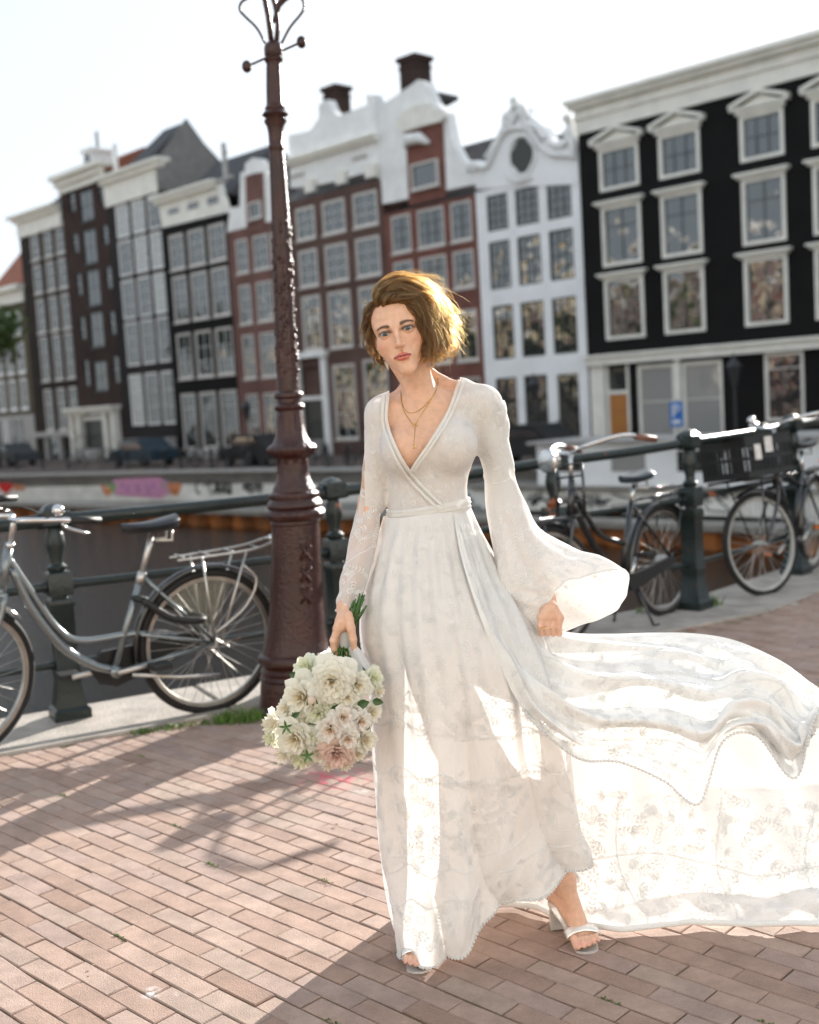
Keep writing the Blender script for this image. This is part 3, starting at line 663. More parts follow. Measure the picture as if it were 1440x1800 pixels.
# ---- 3 dark grey with big roof ------------------------------------------
cols = colspan([(203, 229, 400), (231, 257, 396), (259, 284, 390)], .09); rows = rowspan(244, [(350, 410), (415, 480), (487, 558), (563, 642), (657, 748)]); zt = Z(240, 345)
h3 = house('dark_grey_canal_house', 'dark grey canal house with white shuttered windows and a steep black roof', b23+.03, b34-.03, zt, BM['darkgrey'], cols, rows,
           wopts=dict(cols=2, rws=3, fw=.13, frame=M_WHITE, sill=False, per=lambda i, j: dict(glass=M_BLIND if (i*3+j*2) % 5 in (0, 2) else M_GLASS)))
s0_, z0_ = fac(*c1(545, 490)); s1_, z1_ = fac(*c1(850, 388)); zc = (z0_+z1_)/2
mb = MB(); fbox(mb, b23, b34-.02, .003, .14, zt-.15, zc-.5); fbox(mb, s0_, s1_+.3, .003, .4, zc-.5, zc-.2); fbox(mb, s0_-.2, s1_+.5, -.3, .65, zc-.2, zc); mb.build('cornice', M_CREAM, h3)
zr = fac(*c1(980, 192), -4.5)[1]; sr = fac(*c1(980, 192), -4.5)[0]
roof_prism(h3, b23+.4, sr-.1, zc-.3, zr, -.2, -4.5, -9, M_ROOF)
roof_prism(h3, sr-.09, sr+.12, zc-1.8, zr+.18, .1, -4.5, -9.3, M_ZINC, 'side_gable')
mb = MB(); fbox(mb, b23+.1, b34-.1, .01, .7, STREET_Z, Z(260, 770))
sto = mb.build('stoop', M_STONE2, h3)
for x in (237, 292):
    s_ = S(x, 800); mb = MB(); fbox(mb, s_-.35, s_+.35, .71, .74, Z(x, 822), Z(x, 775)); mb.build('basement_door', M_DOORO, sto)

# ---- 2 umber warehouse ---------------------------------------------------
mid = colspan([(143, 167, 400)])[0]; sm = colspan([(122, 131, 350), (175, 185, 350)])
ex = []; mrow = rowspan(156, [(332, 388), (403, 465), (475, 540), (550, 613), (637, 690)]); zt = Z(150, 325)
for i, (a, b_) in enumerate([(337, 372), (412, 446), (483, 522), (560, 600), (636, 682)]):
    za, zb_ = Z(127, b_), Z(127, a); ex += [(sm[0][0], sm[0][1], za, zb_), (sm[1][0], sm[1][1], za, zb_)]
h2 = house('umber_warehouse_house', 'umber brick warehouse house with a central shutter column and white portal', b12+.03, b23-.03, zt, BM['umber'], [mid], mrow, ex, wopts=dict(cols=2, rws=2, fw=.1, frame=M_BLACKP, sash=M_SASHD))
for g_ in ex: window(h2, g_[0]+.004, g_[1]-.004, g_[2], g_[3], cols=1, rws=2, fw=.06, frame=M_BLACKP, sill=False)
s0_, z0_ = fac(*c1(310, 490)); s1_, z1_ = fac(*c1(552, 400)); zc = (z0_+z1_)/2
mb = MB(); fbox(mb, b12, b23, .003, .16, zt-.1, zc-.7); fbox(mb, b12-.1, b23+.1, .003, .4, zc-.7, zc-.3); fbox(mb, s0_-.2, s1_+.6, -.3, .75, zc-.3, zc); mb.build('cornice', M_CREAM, h2)
def dcrop(x, y): return (x/3, 500+y/3)
pt, pb = fac(*dcrop(385, 650)), fac(*dcrop(655, 1000)); zp = (pt[1]+Z(217, 715))/2
mb = MB(); a, b_ = pt[0], fac(*dcrop(645, 800))[0]
for q in (a+.15, a+1.15, b_-1.55, b_-.5): fbox(mb, q, q+.42, .003, .5, STREET_Z, zp-.4)
fbox(mb, a, b_, .003, .6, zp-.4, zp-.15); fbox(mb, a-.2, b_+.2, .003, .8, zp-.15, zp+.05); fbox(mb, a+1.6, b_-1.55, .003, .3, STREET_Z+2.6, STREET_Z+2.85)
por = mb.build('portal', M_CREAM, h2)
mb = MB(); fbox(mb, a+1.6, b_-1.55, .003, .06, STREET_Z, STREET_Z+2.6); mb.build('door', M_DOORD, por)
mb = MB(); fbox(mb, a+1.6, b_-1.55, .003, .05, STREET_Z+2.86, zp-.42); mb.build('transom_pane', M_GLASS, por)
zr = fac(*c1(600, 312), -4)[1]; roof_prism(h2, b12+1.6, b23-1.3, zc-.2, zr-.9, -.3, -4, -9, M_ROOFRED)
mb = MB(); s_, z_ = fac(*c1(455, 340), -.8); fbox(mb, s_-.5, s_+.6, -2.5, -.8, z_-1.7, z_-.15); fbox(mb, s_-.65, s_+.75, -2.6, -.65, z_-.15, z_+.05); dm = mb.build('dormer', M_WHITE, h2)
mb = MB(); fbox(mb, s_-.3, s_+.4, -.8, -.77, z_-1.3, z_-.3); mb.build('pane', M_GLASS, dm)
mb = MB(); s_, z_ = fac(*c1(595, 310), -.8); fbox(mb, s_-.16, s_+.16, -1, -.8, z_-2.2, z_); mb.build('roof_trim', M_WHITE, h2)
mb = MB(); s_, z_ = fac(*c1(510, 245), -2); mb.tube([fp(s_, -2, z_-2.2), fp(s_, -2, z_)], .12, 6); mb.build('flue', M_ZINC, h2)

# ---- 1 sooty house ---------------------------------------------------------
cols = colspan([(52, 69, 430), (75, 92, 428), (96, 114, 424)], .09); rows = rowspan(84, [(403, 452), (460, 513), (522, 584), (590, 670), (684, 757)]); zt = Z(90, 400)
h1 = house('sooty_canal_house', 'dark brown canal house with a cream cornice at the left of the warehouse', b01+.03, b12-.03, zt, BM['soot'], cols, rows, wopts=dict(cols=2, rws=3, fw=.13))
s0_, z0_ = fac(*c1(112, 692)); s1_, z1_ = fac(*c1(340, 612)); zc = (z0_+z1_)/2
mb = MB(); fbox(mb, b01, b12, .003, .14, zt-.1, zc-.5); fbox(mb, b01-.1, b12, .003, .4, zc-.5, zc-.2); fbox(mb, b01-.5, b12, -.3, .7, zc-.2, zc); mb.build('cornice', M_CREAM, h1)
zr = fac(*c1(310, 548), -4)[1]; roof_prism(h1, b01+1.6, b12, zc-.3, zr, -.3, -4, -9, M_ROOF)
mb = MB(); za = Z(80, 768)
for x in (55, 88, 112): s_ = S(x, 800); fbox(mb, s_-.15, s_+.15, .003, .25, STREET_Z, za)
fbox(mb, b01+.1, b12-.1, .003, .35, za, za+.35); sf = mb.build('shopfront', M_STONE2, h1)
mb = MB(); fbox(mb, S(90, 800), S(111, 800), .003, .05, STREET_Z, za-.02); mb.build('shop_pane', M_GLASS, sf)

# ---- 0 olive house at the edge ------------------------------------------------
d_ = S(44, 640)-S(31, 640); st = S(45, 640)-S(25, 640)
c_0 = S(31, 640); cols = [(c_0-st*k, c_0-st*k+d_) for k in (0, 1, 2)]; rows = rowspan(36, [(545, 588), (600, 656), (665, 720)]); zt = Z(30, 530)
h0 = house('olive_brick_house', 'low olive brick house with an orange tiled roof at the far left', cols[-1][0]-2, b01-.02, zt, BM['olive'], cols, rows, wopts=dict(cols=2, rws=3, fw=.16, frame=M_WHITE))
mb = MB(); fbox(mb, cols[-1][0]-2, b01, .003, .14, zt-.1, zt+.8); fbox(mb, cols[-1][0]-2, b01+.1, -.3, .6, zt+.8, zt+1.15); mb.build('cornice', M_CREAM, h0)
mb = MB(); za = Z(30, 730); fbox(mb, cols[-1][0]-2, b01-.02, .004, .12, STREET_Z, za); pl = mb.build('ground_floor', M_STONE2, h0)
for k in range(4):
    s_ = S(46-k*13, 770); mb = MB(); fbox(mb, s_-.8, s_, .13, .16, STREET_Z+.8, za-.3); mb.build('pane', M_GLASS if k != 2 else M_BLIND, pl)
zr = fac(20, 446, -4)[1]; roof_prism(h0, cols[-1][0]-2, b01, zt+.7, zr, -.3, -4, -9, M_ROOFRED)

# ================================================================== quay, street and what stands on it
def wl(px, z, py): return ground(px, py, z)
Q = [np.array([-60, 84.0]), np.array([-20.6, 58.0]), np.array([-6.5, 48.7]), np.array([5.2, 38.0]), np.array([30, 13.0])]
QT = -1.08
mb = MB()
for a, b_ in zip(Q[:-1], Q[1:]): mb.add([(*a, -2.6), (*b_, -2.6), (*b_, QT), (*a, QT)], [(0, 1, 2, 3)])
M_PALE = mat('pale_concrete', (.88, .86, .80), .85, noise=.2, nscale=.9, bump=.3, bscale=20)
qw = tag(mb.build('quay_wall', M_PALE), label='pale painted quay wall with graffiti across the canal', cat='quay wall', kind='structure')
mb = MB(); P = [(*q, QT) for q in Q]; mb.prism(P+[tuple(fp(20, -1, 0)[:2])+(QT,), tuple(fp(-70, -1, 0)[:2])+(QT,)], (0, 0, 0), (0, 0, -.5))
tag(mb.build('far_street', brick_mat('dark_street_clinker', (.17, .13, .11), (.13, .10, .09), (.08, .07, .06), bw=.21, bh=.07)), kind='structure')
mb = MB()
for a, b_ in zip(Q[:-1], Q[1:]):
    dv = (b_-a)/np.linalg.norm(b_-a); nn = np.array([dv[1], -dv[0]])
    L = np.linalg.norm(b_-a); mb.box(((a+b_)/2-nn*.1).tolist()+[QT+.06], (L, .5, .14), rot=math.atan2(dv[1], dv[0]))
mb.build('coping', M_STONE2, qw)
# graffiti: sprayed shapes lying on the wall
def qpt(px, py):
    """point on the quay wall seen at (px, py)"""
    for a, b_ in zip(Q[:-1], Q[1:]):
        dv = (b_-a)/np.linalg.norm(b_-a); nn = np.array([dv[1], -dv[0], 0]); P = plane_hit(px, py, np.array([*a, 0]), nn)
        k = (P[:2]-a) @ dv
        if -1e-6 <= k <= np.linalg.norm(b_-a)+1e-6: return P+nn*.02
    return P+nn*.02
def spray(name, col, shapes, dd=.0):
    m_ = mat('spray_'+name, col, .7); mb = MB()
    for pts, r_ in shapes:
        Pq = [qpt(x, y) for x, y in pts]
        for p, q in zip(Pq[:-1], Pq[1:]):
            u = (q-p); u /= np.linalg.norm(u)+1e-9; e = np.array([0, 0, 1.0]); e = e-u*(u @ e)
            if np.linalg.norm(e) < .1: e = np.array([u[1], -u[0], 0])
            e = e/np.linalg.norm(e)*r_; off = np.array([-.55, -.8, 0])*(.01+dd)
            if abs(u[2]) > .9: e = np.array([.75, -.65, 0])*r_
            mb.add([p-e+off, q-e+off, q+e+off, p+e+off], [(0, 1, 2, 3)])
    o = mb.build('graffiti_'+name, m_, qw, recalc=False); o['kind'] = 'stuff'; return o
heart = [(16*math.sin(t)**3, 13*math.cos(t)-5*math.cos(2*t)-2*math.cos(3*t)-math.cos(4*t)) for t in np.linspace(0, 2*math.pi, 40)[:-1]]
mb = MB(); mb.prism([qpt(11+x*.75, 857-y*.75) for x, y in heart], (-.01, -.015, 0), (.02, .03, 0)); mb.build('graffiti_heart', mat('spray_heart', (.72, .02, .02), .6), qw)
spray('pink_letters', (.72, .35, .55), [([(x, 845), (x+3, 870)], .34) for x in range(205, 288, 9)]+[([(203, 862), (288, 868)], .22), ([(200, 850), (286, 846)], .2)])
spray('orange_outline', (.75, .28, .12), [([(182, 852), (187, 868), (196, 860)], .16), ([(300, 850), (308, 868), (316, 850)], .18), ([(28, 852), (28, 862)], .13), ([(33, 852), (35, 862)], .13), ([(40, 852), (42, 862)], .13)], .004)
spray('green_outline', (.25, .45, .2), [([(192, 848), (198, 866), (204, 850)], .12), ([(286, 850), (293, 868)], .14), ([(292, 848), (297, 866)], .1)], .006)
spray('violet_shade', (.42, .2, .5), [([(215, 850), (222, 868), (230, 850)], .08), ([(240, 850), (247, 868)], .09), ([(258, 849), (264, 868), (272, 849)], .07)], .012)
scr = []
for _ in range(26):
    x = random.choice([random.uniform(90, 170), random.uniform(330, 470), random.uniform(1000, 1130), random.uniform(720, 830)]); y = 857 if x < 500 else 872
    q = [(x+random.uniform(-9, 9), y+random.uniform(-13, 13)) for _ in range(5)]; scr.append(([tuple(p) for p in catmull(q, 14)], .045))
spray('black_scribble', (.05, .05, .05), scr, .003)

# rusty sheet piling of the quay works, standing in the canal
M_RUST = mat('rusty_sheet_steel', (.50, .16, .03), .75, col2=(.14, .06, .025), nscale=1.4, bump=.5, bscale=30)
M_DECK = mat('weathered_deck', (.25, .23, .2), .85, noise=.3, nscale=2)
PA, PB = np.array([-24, 54.6]), np.array([11.5, 21.4]); pd_ = (PB-PA)/np.linalg.norm(PB-PA); pn = np.array([pd_[1], -pd_[0]])
sp_ = empty('sheet_piling', (*PA, WATER_Z)); tag(sp_, 'rusty orange sheet piling with a grey capping beam standing in the canal', 'sheet piling')
L = np.linalg.norm(PB-PA); k = 0.0; cnt = 0
base_pile = None
while k < L-1.2:
    if base_pile is None:
        mb = MB(); x = [0, .22, .38, .82, .98, 1.2]; y = [0, 0, .28, .28, 0, 0]
        v = [(a, b, z) for z in (-.8, .44) for a, b in zip(x, y)]; mb.add(v, [(i, i+1, i+7, i+6) for i in range(5)])
        o = mb.build('pile', M_RUST, None, recalc=False); base_pile = o
    else: o = base_pile.copy(); COL.objects.link(o)
    P = PA+pd_*k; o.parent = sp_; o.matrix_parent_inverse = parent_inv(sp_)
    o.location = (P[0], P[1], WATER_Z+random.uniform(-.05, .05)); o.rotation_euler = (0, 0, math.atan2(pd_[1], pd_[0])+0); k += 1.2
mb = MB(); c_ = (PA+PB)/2-pn*.25; mb.box((*c_, WATER_Z+.52), (L, .9, .14), rot=math.atan2(pd_[1], pd_[0])); mb.build('capping_beam', M_DECK, sp_)

# parked cars on the far street
ORD_B = 'first second third fourth fifth sixth seventh eighth ninth tenth eleventh twelfth'.split()
M_TYRE = mat('tyre_rubber', (.02, .02, .02), .8)
M_CARGLASS = glass_mat('car_glass', (.02, .025, .03), .0)
def car(px, d, col, label, L=4.2, h=1.45, ry=0):
    s, _ = fac(px, 800, d); P = fp(s, d, QT); e = empty('parked_car', P, FY); tag(e, label, 'car', 'cars parked on the far street')
    m_ = mat('car_paint', tuple(c*.5 for c in col), .6)
    side = [(-L/2, .32), (-L/2, .75), (-L*.46, .9), (-L*.26, .95), (-L*.14, h), (L*.2, h), (L*.36, .98), (L*.48, .86), (L/2, .6), (L/2, .3)]
    def T(x, y, z): return P+FD*x+FN*y+np.array([0, 0, z])
    mb = MB(); mb.prism([T(x, -.82, z) for x, z in side], FN*0, FN*1.64); mb.build('body', m_, e, smooth=30)
    mb = MB()
    for y in (-.83, .83): mb.prism([T(x, y, z) for x, z in [(-L*.23, .98), (-L*.135, h-.1), (L*.18, h-.1), (L*.31, .98)]], FN*-.01, FN*.01)
    mb.build('side_pane', M_CARGLASS, e)
    for x in (-L*.31, L*.31):
        for y in (-.74, .74):
            mb = MB(); mb.lathe([(.05, -.11), (.3, -.11), (.33, -.06), (.33, .06), (.3, .11), (.05, .11)], 14, c=T(x, y, .33), axis=(FD, (0, 0, 1), FN)); mb.build('wheel', M_TYRE, e)
    mb = MB(); mb.box(T(-L/2-.01, -.6, .72), (.03, .3, .14), ax=AX); mb.box(T(-L/2-.01, .6, .72), (.03, .3, .14), ax=AX); mb.build('tail_light', mat('red_lens', (.5, .02, .02), .3), e)
car(20, 6.5, (.10, .11, .12), 'grey parked car at the far left end of the street')
car(252, 7, (.012, .05, .08), 'blue parked car below the dark grey house')
car(455, 7, (.02, .02, .022), 'black parked car behind the lamp post')
car(930, 6.5, (.02, .02, .02), 'black parked car in front of the white house')
# iron stoop railings and steps
def steps(px, w, n, label):
    s = S(px, 780); e = empty('stoop_steps', fp(s, 1, QT)); tag(e, label, 'steps', 'front steps of the canal houses')
    for k in range(n):
        mb = MB(); fbox(mb, s-w/2, s+w/2, .02, .5+.3*(n-k), QT+.17*k+.001, QT+.17*(k+1)); mb.build('step', M_STONE2, e)
    for sg in (-1, 1):
        mb = MB(); top = QT+.17*n
        mb.tube([fp(s+sg*w/2, .2, top+.95), fp(s+sg*w/2, .55, top+.95), fp(s+sg*w/2, .5+.3*n, QT+1.0)], .03, 6)
        for q in range(4): dd = .25+q*(.25+.3*n)/3; zz = top-(dd-.4)/.3*.17 if dd > .4 else top; mb.tube([fp(s+sg*w/2, dd, QT+.1), fp(s+sg*w/2, dd, zz+.93)], .02, 5)
        mb.build('handrail', M_IRONB, e)
steps(552, 1.9, 5, 'stone steps with iron handrails up to the brown house door')
steps(985, 1.5, 4, 'stone steps to the dark door of the white house')
steps(172, 2.4, 4, 'stone steps in front of the white portal')
# street lamps of the far side
def far_lamp(px, pytop, d, label):
    s, zt_ = fac(px, pytop, d); e = empty('street_lamp', fp(s, d, QT)); tag(e, label, 'street lamp', 'black street lamps across the canal')
    mb = MB(); mb.lathe([(.13, 0), (.13, .5), (.08, .6), (.05, .7), (.04, zt_-QT-.7)], 8, c=fp(s, d, QT)); mb.build('post', M_IRONB, e)
    mb = MB(); mb.lathe([(.08, -.7), (.22, -.1), (.26, -.08), (.05, .2), (.02, .35)], 6, c=fp(s, d, zt_)); mb.build('lantern', M_IRONB, e)
far_lamp(938, 672, 6, 'black street lamp before the white house'); far_lamp(432, 712, 8, 'black street lamp left of the big lamp post'); far_lamp(1290, 640, 8, 'black street lamp in front of the black house')
# bollards and parked bicycles along the far quay
for k, px in enumerate((30, 75, 120, 205, 225, 290, 318, 372, 400, 430, 575, 612)):
    s_, _ = fac(px, 815, 9.0); e = empty('bollard', fp(s_, 9.0, QT)); tag(e, f'dark iron bollard on the far quay, {ORD_B[k]} from the left', 'bollard', 'bollards on the far quay')
    mb = MB(); mb.lathe([(.13, 0), (.12, .1), (.09, .15), (.075, .8), (.10, .84), (.10, .9), (.05, 1.0)], 8, c=fp(s_, 9.0, QT)); mb.build('shaft', M_IRONB, e, smooth=40)
for k, px in enumerate((140, 188, 335, 352, 388, 505, 560, 630)):
    s_, _ = fac(px, 815, 8.2); P = fp(s_, 8.2, QT); e = empty('parked_bicycle', P, FY); tag(e, f'dark parked bicycle on the far quay, {ORD_B[k]} from the left', 'bicycle', 'bicycles on the far quay')
    Tq = lambda x, z: P+FD*x+np.array([0, 0, z])
    for x in (-.5, .55):
        mb = MB(); mb.tube([Tq(x+.34*math.cos(t), .34+.34*math.sin(t)) for t in np.linspace(0, 6.28, 17)[:-1]], .03, 5, closed=True); mb.build('wheel', M_TYRE, e)
    mb = MB()
    for a_, b_ in (((-.5, .34), (-.05, .32)), ((-.05, .32), (-.2, .9)), ((-.05, .32), (.4, .8)), ((-.15, .75), (.4, .82)), ((.36, 1.0), (.55, .34)), ((-.5, .34), (-.18, .75))): mb.tube([Tq(*a_), Tq(*b_)], .025, 5)
    mb.tube([Tq(.36, 1.0)-FN*.28, Tq(.34, 1.03), Tq(.36, 1.0)+FN*.28], .02, 5); mb.build('frame', M_IRONB, e)
    mb = MB(); mb.ball(Tq(-.2, .93), .1, 6, 1.2, .8, .5); mb.build('saddle', M_IRONB, e)
# blue parking sign
s_, z_ = fac(1191, 728, 6); e = empty('parking_sign', fp(s_, 6, QT)); tag(e, 'square blue parking sign on a thin grey pole before the black house', 'sign')
mb = MB(); mb.tube([fp(s_, 6, QT), fp(s_, 6, z_+.5)], .035, 6); mb.build('pole', M_ZINC, e)
mb = MB(); mb.box(fp(s_, 6.06, z_), (.52, .03, .85), ax=AX); pl = mb.build('sign_plate', mat('sign_blue', (.02, .16, .50), .4), e)
M_WS = mat('sign_white', (.8, .8, .8), .5)
mb = MB(); fbox(mb, s_-.14, s_-.06, 6.078, 6.085, z_-.08, z_+.32); mb.tube([fp(s_-.06, 6.08, z_+.29), fp(s_+.08, 6.08, z_+.28), fp(s_+.13, 6.08, z_+.2), fp(s_+.08, 6.08, z_+.12), fp(s_-.06, 6.08, z_+.11)], .035, 5)
fbox(mb, s_-.16, s_+.16, 6.078, 6.085, z_-.32, z_-.2); mb.build('letter', M_WS, pl)
# white houseboat moored at the right
hb = Q[2]+(Q[3]-Q[2])*.99; dv = (Q[3]-Q[2])/np.linalg.norm(Q[3]-Q[2]); dv = np.array([.70, -.714]); nb = np.array([-dv[1], dv[0]])*-1
P0 = ground(1020, 905, WATER_Z); P0[2] = WATER_Z
e = empty('houseboat', P0, math.atan2(dv[1], dv[0])); tag(e, 'long white houseboat with scribbled hull moored across the canal', 'houseboat')
AXB = np.array([(dv[0], dv[1], 0), (nb[0], nb[1], 0), (0, 0, 1)])
def B(x, y, z): return P0+AXB[0]*x+AXB[1]*y+np.array([0, 0, z])
mb = MB(); mb.prism([B(-4.5, 0, .75), B(-4, 0, .1), B(13, 0, .1), B(13.5, 0, .75)], AXB[1]*0, AXB[1]*-3.2); mb.build('hull', M_PALE, e)
mb = MB(); mb.box(B(4.4, -1.6, .81), (18.3, 3.5, .1), ax=AXB); mb.build('deck', M_DECK, e)
mb = MB(); mb.box(B(5.0, -1.8, 1.5), (14, 2.6, 1.3), ax=AXB); cb = mb.build('cabin', M_WHITEWALL, e)
mb = MB(); mb.box(B(5.0, -1.8, 2.2), (14.5, 3.0, .1), ax=AXB); mb.build('cabin_roof', M_STONE2, e)
for k in range(6):
    mb = MB(); mb.box(B(-.8+k*2.3, -.485, 1.6), (1.2, .03, .6), ax=AXB); mb.build('cabin_pane', M_BLIND if k % 3 == 1 else M_GLASS, cb)
mb = MB()
for _ in range(14):
    x = random.uniform(-3.6, 5); q = [B(x+random.uniform(-.5, .5), .012, random.uniform(.2, .7)) for _ in range(5)]; mb.tube(catmull(q, 14), .025, 4)
mb.build('graffiti', mat('spray_dark', (.06, .06, .06), .7), e)['kind'] = 'stuff'

# trees: one at the left before the olive house, others along the bank
M_LEAF = mat('tree_leaf', (.085, .15, .02), .6, col2=(.045, .085, .015), nscale=1.1)
_b = M_LEAF.node_tree.nodes['Principled BSDF']; _b.inputs['Subsurface Weight'].default_value = 0
M_BARK = mat('bark', (.10, .08, .06), .9, noise=.4, nscale=6, bump=.6, bscale=30)
def tree(P, h, cr, label, n=1500, lean=0, group='trees along the canal', leaf=.2):
    e = empty('elm_tree', P); tag(e, label, 'tree', group); P = np.array(P)
    mb = MB(); top = P+np.array([lean, 0, h*.62]); mb.tube(catmull([P, P+np.array([lean*.2, .1, h*.3]), top], 8), np.linspace(.24, .12, 8), 8)
    cen = P+np.array([lean*1.2, 0, h*.72]); tips = []
    for k in range(11):
        a = k*2.4; q = cen+np.array([math.cos(a)*cr*.7, math.sin(a)*cr*.7, random.uniform(-.5, .6)*cr]); tips.append(q)
        mb.tube(catmull([P+np.array([lean*.5, 0, h*random.uniform(.35, .58)]), (q+top)/2+rng.normal(0, .2, 3), q], 7), np.linspace(.1, .025, 7), 5)
    mb.build('trunk', M_BARK, e, smooth=True)
    mb = MB(); cl = [cen+rng.normal(0, 1, 3)*np.array([.42, .42, .36])*cr for _ in range(34)]+tips; V = []
    for _ in range(n):
        c = cl[random.randrange(len(cl))]; q = c+rng.normal(0, .17*cr, 3); u = rng.normal(0, 1, 3); u /= np.linalg.norm(u); w = np.cross(u, rng.normal(0, 1, 3)); w /= np.linalg.norm(w)
        r_ = leaf*random.uniform(.6, 1.3); mb.add([q-u*r_, q-w*r_*.5, q+u*r_, q+w*r_*.5], [(0, 1, 2, 3)])
    mb.build('crown', M_LEAF, e, recalc=False)
g = fp(S(8, 600), 8, 0); s_, _ = fac(-14, 700, 8)
tree(fp(s_, 8, QT), 11.5, 2.3, 'green elm tree half in view before the olive house', 2600)
# ---- the sunlit bank that the old panes reflect (left of the camera's view)
hd = np.array([-.70, .714, 0]); hn = np.array([.714, .70, 0]); HO = np.array([-21.0, 19.0, 0])
AXR = np.array([hd, hn, (0, 0, 1)])
def RB(x, y, z): return HO+hd*x+hn*y+np.array([0, 0, z])
M_OC = [mat('ochre_render', (.46, .36, .20), .8, noise=.15, nscale=1), BM['red'], mat('sand_render', (.52, .45, .33), .8, noise=.1, nscale=1), BM['brown'], mat('buff_render', (.55, .46, .30), .8, noise=.1, nscale=1), BM['pink']]
CN = ['ochre', 'red brick', 'sand coloured', 'brown brick', 'buff', 'pinkish brick']; ORD = 'first second third fourth fifth sixth seventh eighth ninth tenth eleventh twelfth'.split()
x = 3.0
for k in range(11):
    w_ = random.uniform(5.5, 7.5); hh = random.uniform(10.5, 13.5)
    e = empty('canal_house', RB(x+w_/2, 0, QT)); tag(e, f'sunlit {CN[k % 6]} house on the near bank, {ORD[k]} from the bend', 'house', 'houses on the near bank')
    mb = MB(); mb.box(RB(x+w_/2, -4, QT+hh/2), (w_-.05, 8, hh), ax=AXR); mb.build('wall', M_OC[k % 6], e)
    mb = MB(); mb.box(RB(x+w_/2, .25, QT+hh+.3), (w_, .6, .7), ax=AXR); mb.build('cornice', M_WHITE, e)
    for r_ in range(4):
        for c_ in range(3):
            mb = MB(); mb.box(RB(x+w_*(c_+.75)/3.5+.2, .03, QT+1.8+r_*3), (1.1, .08, 1.9), ax=AXR); o = mb.build('window', M_WHITE, e)
            mb = MB(); mb.box(RB(x+w_*(c_+.75)/3.5+.2, .08, QT+1.8+r_*3), (.85, .03, 1.65), ax=AXR); mb.build('pane', M_GLASS, o)
    x += w_
mb = MB(); mb.box(RB(40, 5.5, QT-.8), (76, 11, 1.56), ax=AXR); tag(mb.build('far_quay', M_STREET), kind='structure')
for k in range(7): tree(RB(6+k*8.5+random.uniform(-1, 1), 8.5, QT), random.uniform(8, 10.5), 2.4, f'elm tree on the near bank, {ORD[k]} from the bend', 750, leaf=.34, group='trees on the near bank')



# ---- the houses on this side of the street, behind the camera: they reflect in paint and glass and throw warm light back
M_WL = mat('pale_lime_render', (.66, .66, .66), .85, noise=.1, nscale=1)
x = -24.0
for k in range(7):
    w_ = 6.9; hh = (11.5, 12.5, 10.8, 12.0, 11.2, 12.8, 11.6)[k]; yb = -11.0
    e = empty('street_house', (x+w_/2, yb, 0)); tag(e, f'pale sunlit street house behind the camera, {ORD[k]} from the left', 'house', 'houses behind the camera')
    mb = MB(); mb.box((x+w_/2, yb-4, hh/2), (w_-.05, 8, hh)); mb.build('wall', (M_WL, M_CREAM, M_WL, M_OC[2])[k % 4], e)
    mb = MB(); mb.box((x+w_/2, yb+.25, hh+.2), (w_, .6, .5)); mb.build('cornice', M_WHITE, e)
    for r_ in range(4):
        for c_ in range(3):
            mb = MB(); mb.box((x+w_*(c_+.75)/3.5+.2, yb+.03, 1.9+r_*2.9), (1.1, .08, 1.9)); o = mb.build('window', M_WHITE, e)
            mb = MB(); mb.box((x+w_*(c_+.75)/3.5+.2, yb+.08, 1.9+r_*2.9), (.85, .03, 1.65)); mb.build('pane', M_GLASS, o)
    x += w_
# ================================================================== lamp post
M_LAMP = mat('maroon_lamp_paint', (.036, .0075, .0045), .33, noise=.4, nscale=9, bump=.35, bscale=70)
LY = 5.33; LK = LY/FPX
prof = [(1262, 518, 66), (1240, 518, 66), (1236, 518, 62), (1196, 518.5, 61), (1190, 518.5, 60), (1186, 518.7, 63), (1180, 518.8, 60), (1174, 518.9, 62), (1168, 519, 58), (1163, 519, 60), (1159, 519, 66), (1152, 519, 67), (1147, 519.2, 65), (1143, 519.4, 60),
        (1125, 520, 54), (1095, 521, 49.5), (1060, 521.5, 46), (1020, 521, 43.5), (980, 520.5, 42.5), (940, 520, 42), (922, 519.5, 42), (918, 519.3, 44), (914, 519.2, 43), (909, 519, 50), (903, 519, 53), (897, 518.8, 51), (893, 518.5, 46), (888, 518.3, 49), (883, 518, 48), (876, 517.5, 43), (870, 517, 45), (866, 517, 44), (862, 516.6, 38), (858, 516.4, 37),
        (850, 516, 33), (842, 515.6, 30), (835, 515.3, 28), (815, 514.6, 27), (806, 514, 28), (803, 513.8, 32), (799, 513.5, 37), (794, 513, 42), (788, 512.8, 43), (783, 512.6, 40), (779, 512.3, 34), (772, 512, 30), (765, 511.5, 27), (745, 510.6, 23.5), (722, 509, 22), (719, 508.8, 26), (715, 508.6, 27), (711, 508.4, 25), (708, 508.2, 21), (701, 507.8, 21), (698, 507.5, 25.5), (694, 507.3, 26), (690, 507, 24), (687, 506.8, 19.5),
        (660, 505.5, 19), (600, 502.8, 18), (540, 500, 17), (480, 497.5, 16.3), (420, 495.2, 15.6), (360, 492, 14.8), (300, 488.6, 13.4), (264, 486, 12.4), (261, 486, 14.2), (257, 485.8, 14.2), (254, 485.6, 12.4), (235, 485, 13), (222, 484.5, 15), (216, 484.3, 18.5), (212, 484.2, 19.5), (209, 484, 16.5), (206, 484, 17.5), (202, 483.9, 22.5), (198, 483.8, 20), (194, 483.6, 16.5), (190, 483.5, 17.5), (187, 483.4, 15.5), (182, 483.2, 13.6),
        (150, 482.3, 13.2), (112, 481.2, 12.2), (108, 481.2, 15), (104, 481, 16.3), (100, 481, 13.6), (97, 480.9, 15.5), (84, 480.6, 15.8), (78, 480.4, 14), (73, 480.3, 8.5)]
